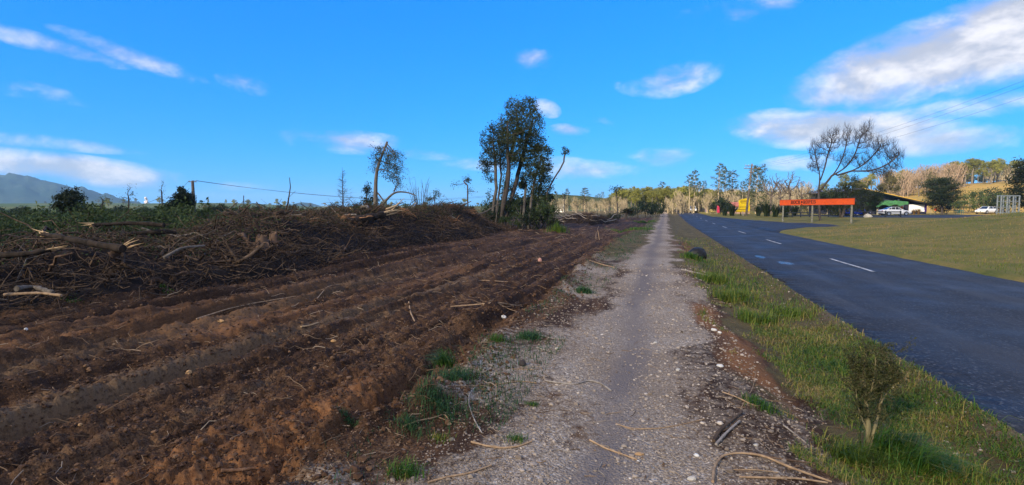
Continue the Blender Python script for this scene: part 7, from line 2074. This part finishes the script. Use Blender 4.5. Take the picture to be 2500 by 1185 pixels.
    stick([(1215, 660), (1262, 650), (1310, 640), (1345, 641)], .016, .010, br, 'long brown root on the soil by the pinkish stone')
    stick([(1440, 640), (1470, 648), (1500, 655)], .018, .012, tn_, 'pale branch among the twigs at the path edge, middle distance', .0, [[(1455, 644), (1470, 632), (1480, 628)]])
    stick([(770, 738), (800, 700), (835, 695)], .010, .006, tn_, 'thin bent root on the soil, centre left')
    stick([(1130, 690), (1180, 688), (1240, 690)], .010, .006, tn_, 'thin straight root on the soil, centre')
    stick([(540, 1160), (590, 1153), (625, 1150)], .012, .010, M_RUSTW, 'flat reddish piece of wood on the orange soil, bottom left')
    # leaning stake stuck in the soil
    b = G(1464, 587); mb = MB(); mb.tube(stem((0, 0, -.1), (-.12, 0, .55), 5, .02), [.022, .02, .02, .018, .014], 6, .8, cap=True)
    tag(mb.build('stake', M_WOOD_TAN, None, tuple(b)), 'thin leaning stake stuck at the edge of the clearing', 'stake')
    # stones one can pick out
    M_PINKST = simple('pinkish_stone', (.50, .26, .20), .9, var=.25, scale=9); M_WHITEST = simple('white_stone', (.66, .64, .58), .9, var=.15, scale=9); M_DKCH = simple('dark_wood_chunk', (.05, .04, .035), .9, var=.4, scale=9)
    M_TANST = simple('tan_chip', (.45, .27, .12), .8, var=.25, scale=14)
    for px, py, s, m, fl, l in [(1318, 640, .075, M_PINKST, 1.2, 'pinkish pointed stone on the dark soil'), (1228, 778, .05, M_WHITEST, .6, 'white stone among the weeds on the berm'), (1743, 808, .040, M_WHITEST, .6, 'pale stone on the clay beside the path, upper of two'), (1757, 814, .028, M_WHITEST, .7, 'pale stone on the clay beside the path, lower of two'),
                                (1758, 895, .036, M_WHITEST, .45, 'flat white stone at the right of the path'), (64, 806, .028, M_WHITEST, .8, 'white pebble on the soil at the far left'), (815, 836, .045, M_TANST, .45, 'tan crumbly lump on the soil, left of centre'), (1562, 1110, .032, M_TANST, .3, 'tan wood chip on the path near the bottom'),
                                (1275, 893, .045, M_DKCH, .9, 'dark wood chunk lying at the left of the path'), (1558, 1130, .012, M_WHITEST, .7, 'small white pebble below the tan wood chip'), (1655, 905, .03, M_PALEST, .35, 'flat grey stone set in the gravel right of the worn line'), (1700, 1115, .020, M_WHITEST, .6, 'white pebble at the bottom right of the path'),
                                (1600, 838, .03, M_PALEST, .4, 'flat pale stone at the right of the worn line, upper'), (540, 787, .05, M_TANST, .6, 'orange-brown stone on the soil beside the long root'), (462, 912, .03, M_TANST, .8, 'small orange stone on the soil, left'), (196, 1042, .016, M_TANST, .8, 'tiny red-orange stone on the soil, near left'),
                                (1360, 853, .03, M_PALEST, .5, 'tan stone beside the short grey stick'), (1690, 1172, .025, M_PALEST, .5, 'grey stone at the bottom edge right of the path'), (1845, 1088, .02, M_PALEST, .5, 'flat pale stone above the looping root')]:
        p = G(px, py); rock('stone', p + [0, 0, s * fl * .4], s, m, l, fl, 2, 'stone' if 'chunk' not in l and 'chip' not in l else 'wood chip')
detail()
# ------------------------------------------------------------------ the air: thin even haze round everything below the clouds
def haze():
    m = bpy.data.materials.new('haze_air'); m.use_nodes = True
    t = m.node_tree; t.nodes.clear()
    v = t.nodes.new('ShaderNodeVolumePrincipled'); o_ = t.nodes.new('ShaderNodeOutputMaterial')
    v.inputs['Color'].default_value = (0.32, 0.60, 1.0, 1); v.inputs['Density'].default_value = HAZE_DENSITY; v.inputs['Anisotropy'].default_value = 0.0
    t.links.new(v.outputs[0], o_.inputs['Volume'])
    mb = MB(); lo, hi = -60.0, 168.0
    mb.box((0, 0, (lo + hi) / 2), (9800, 9800, hi - lo))
    o = mb.build('haze', m); tag(o, kind='stuff')
HAZE_DENSITY = 0.00020
haze()
bpy.context.view_layer.update()
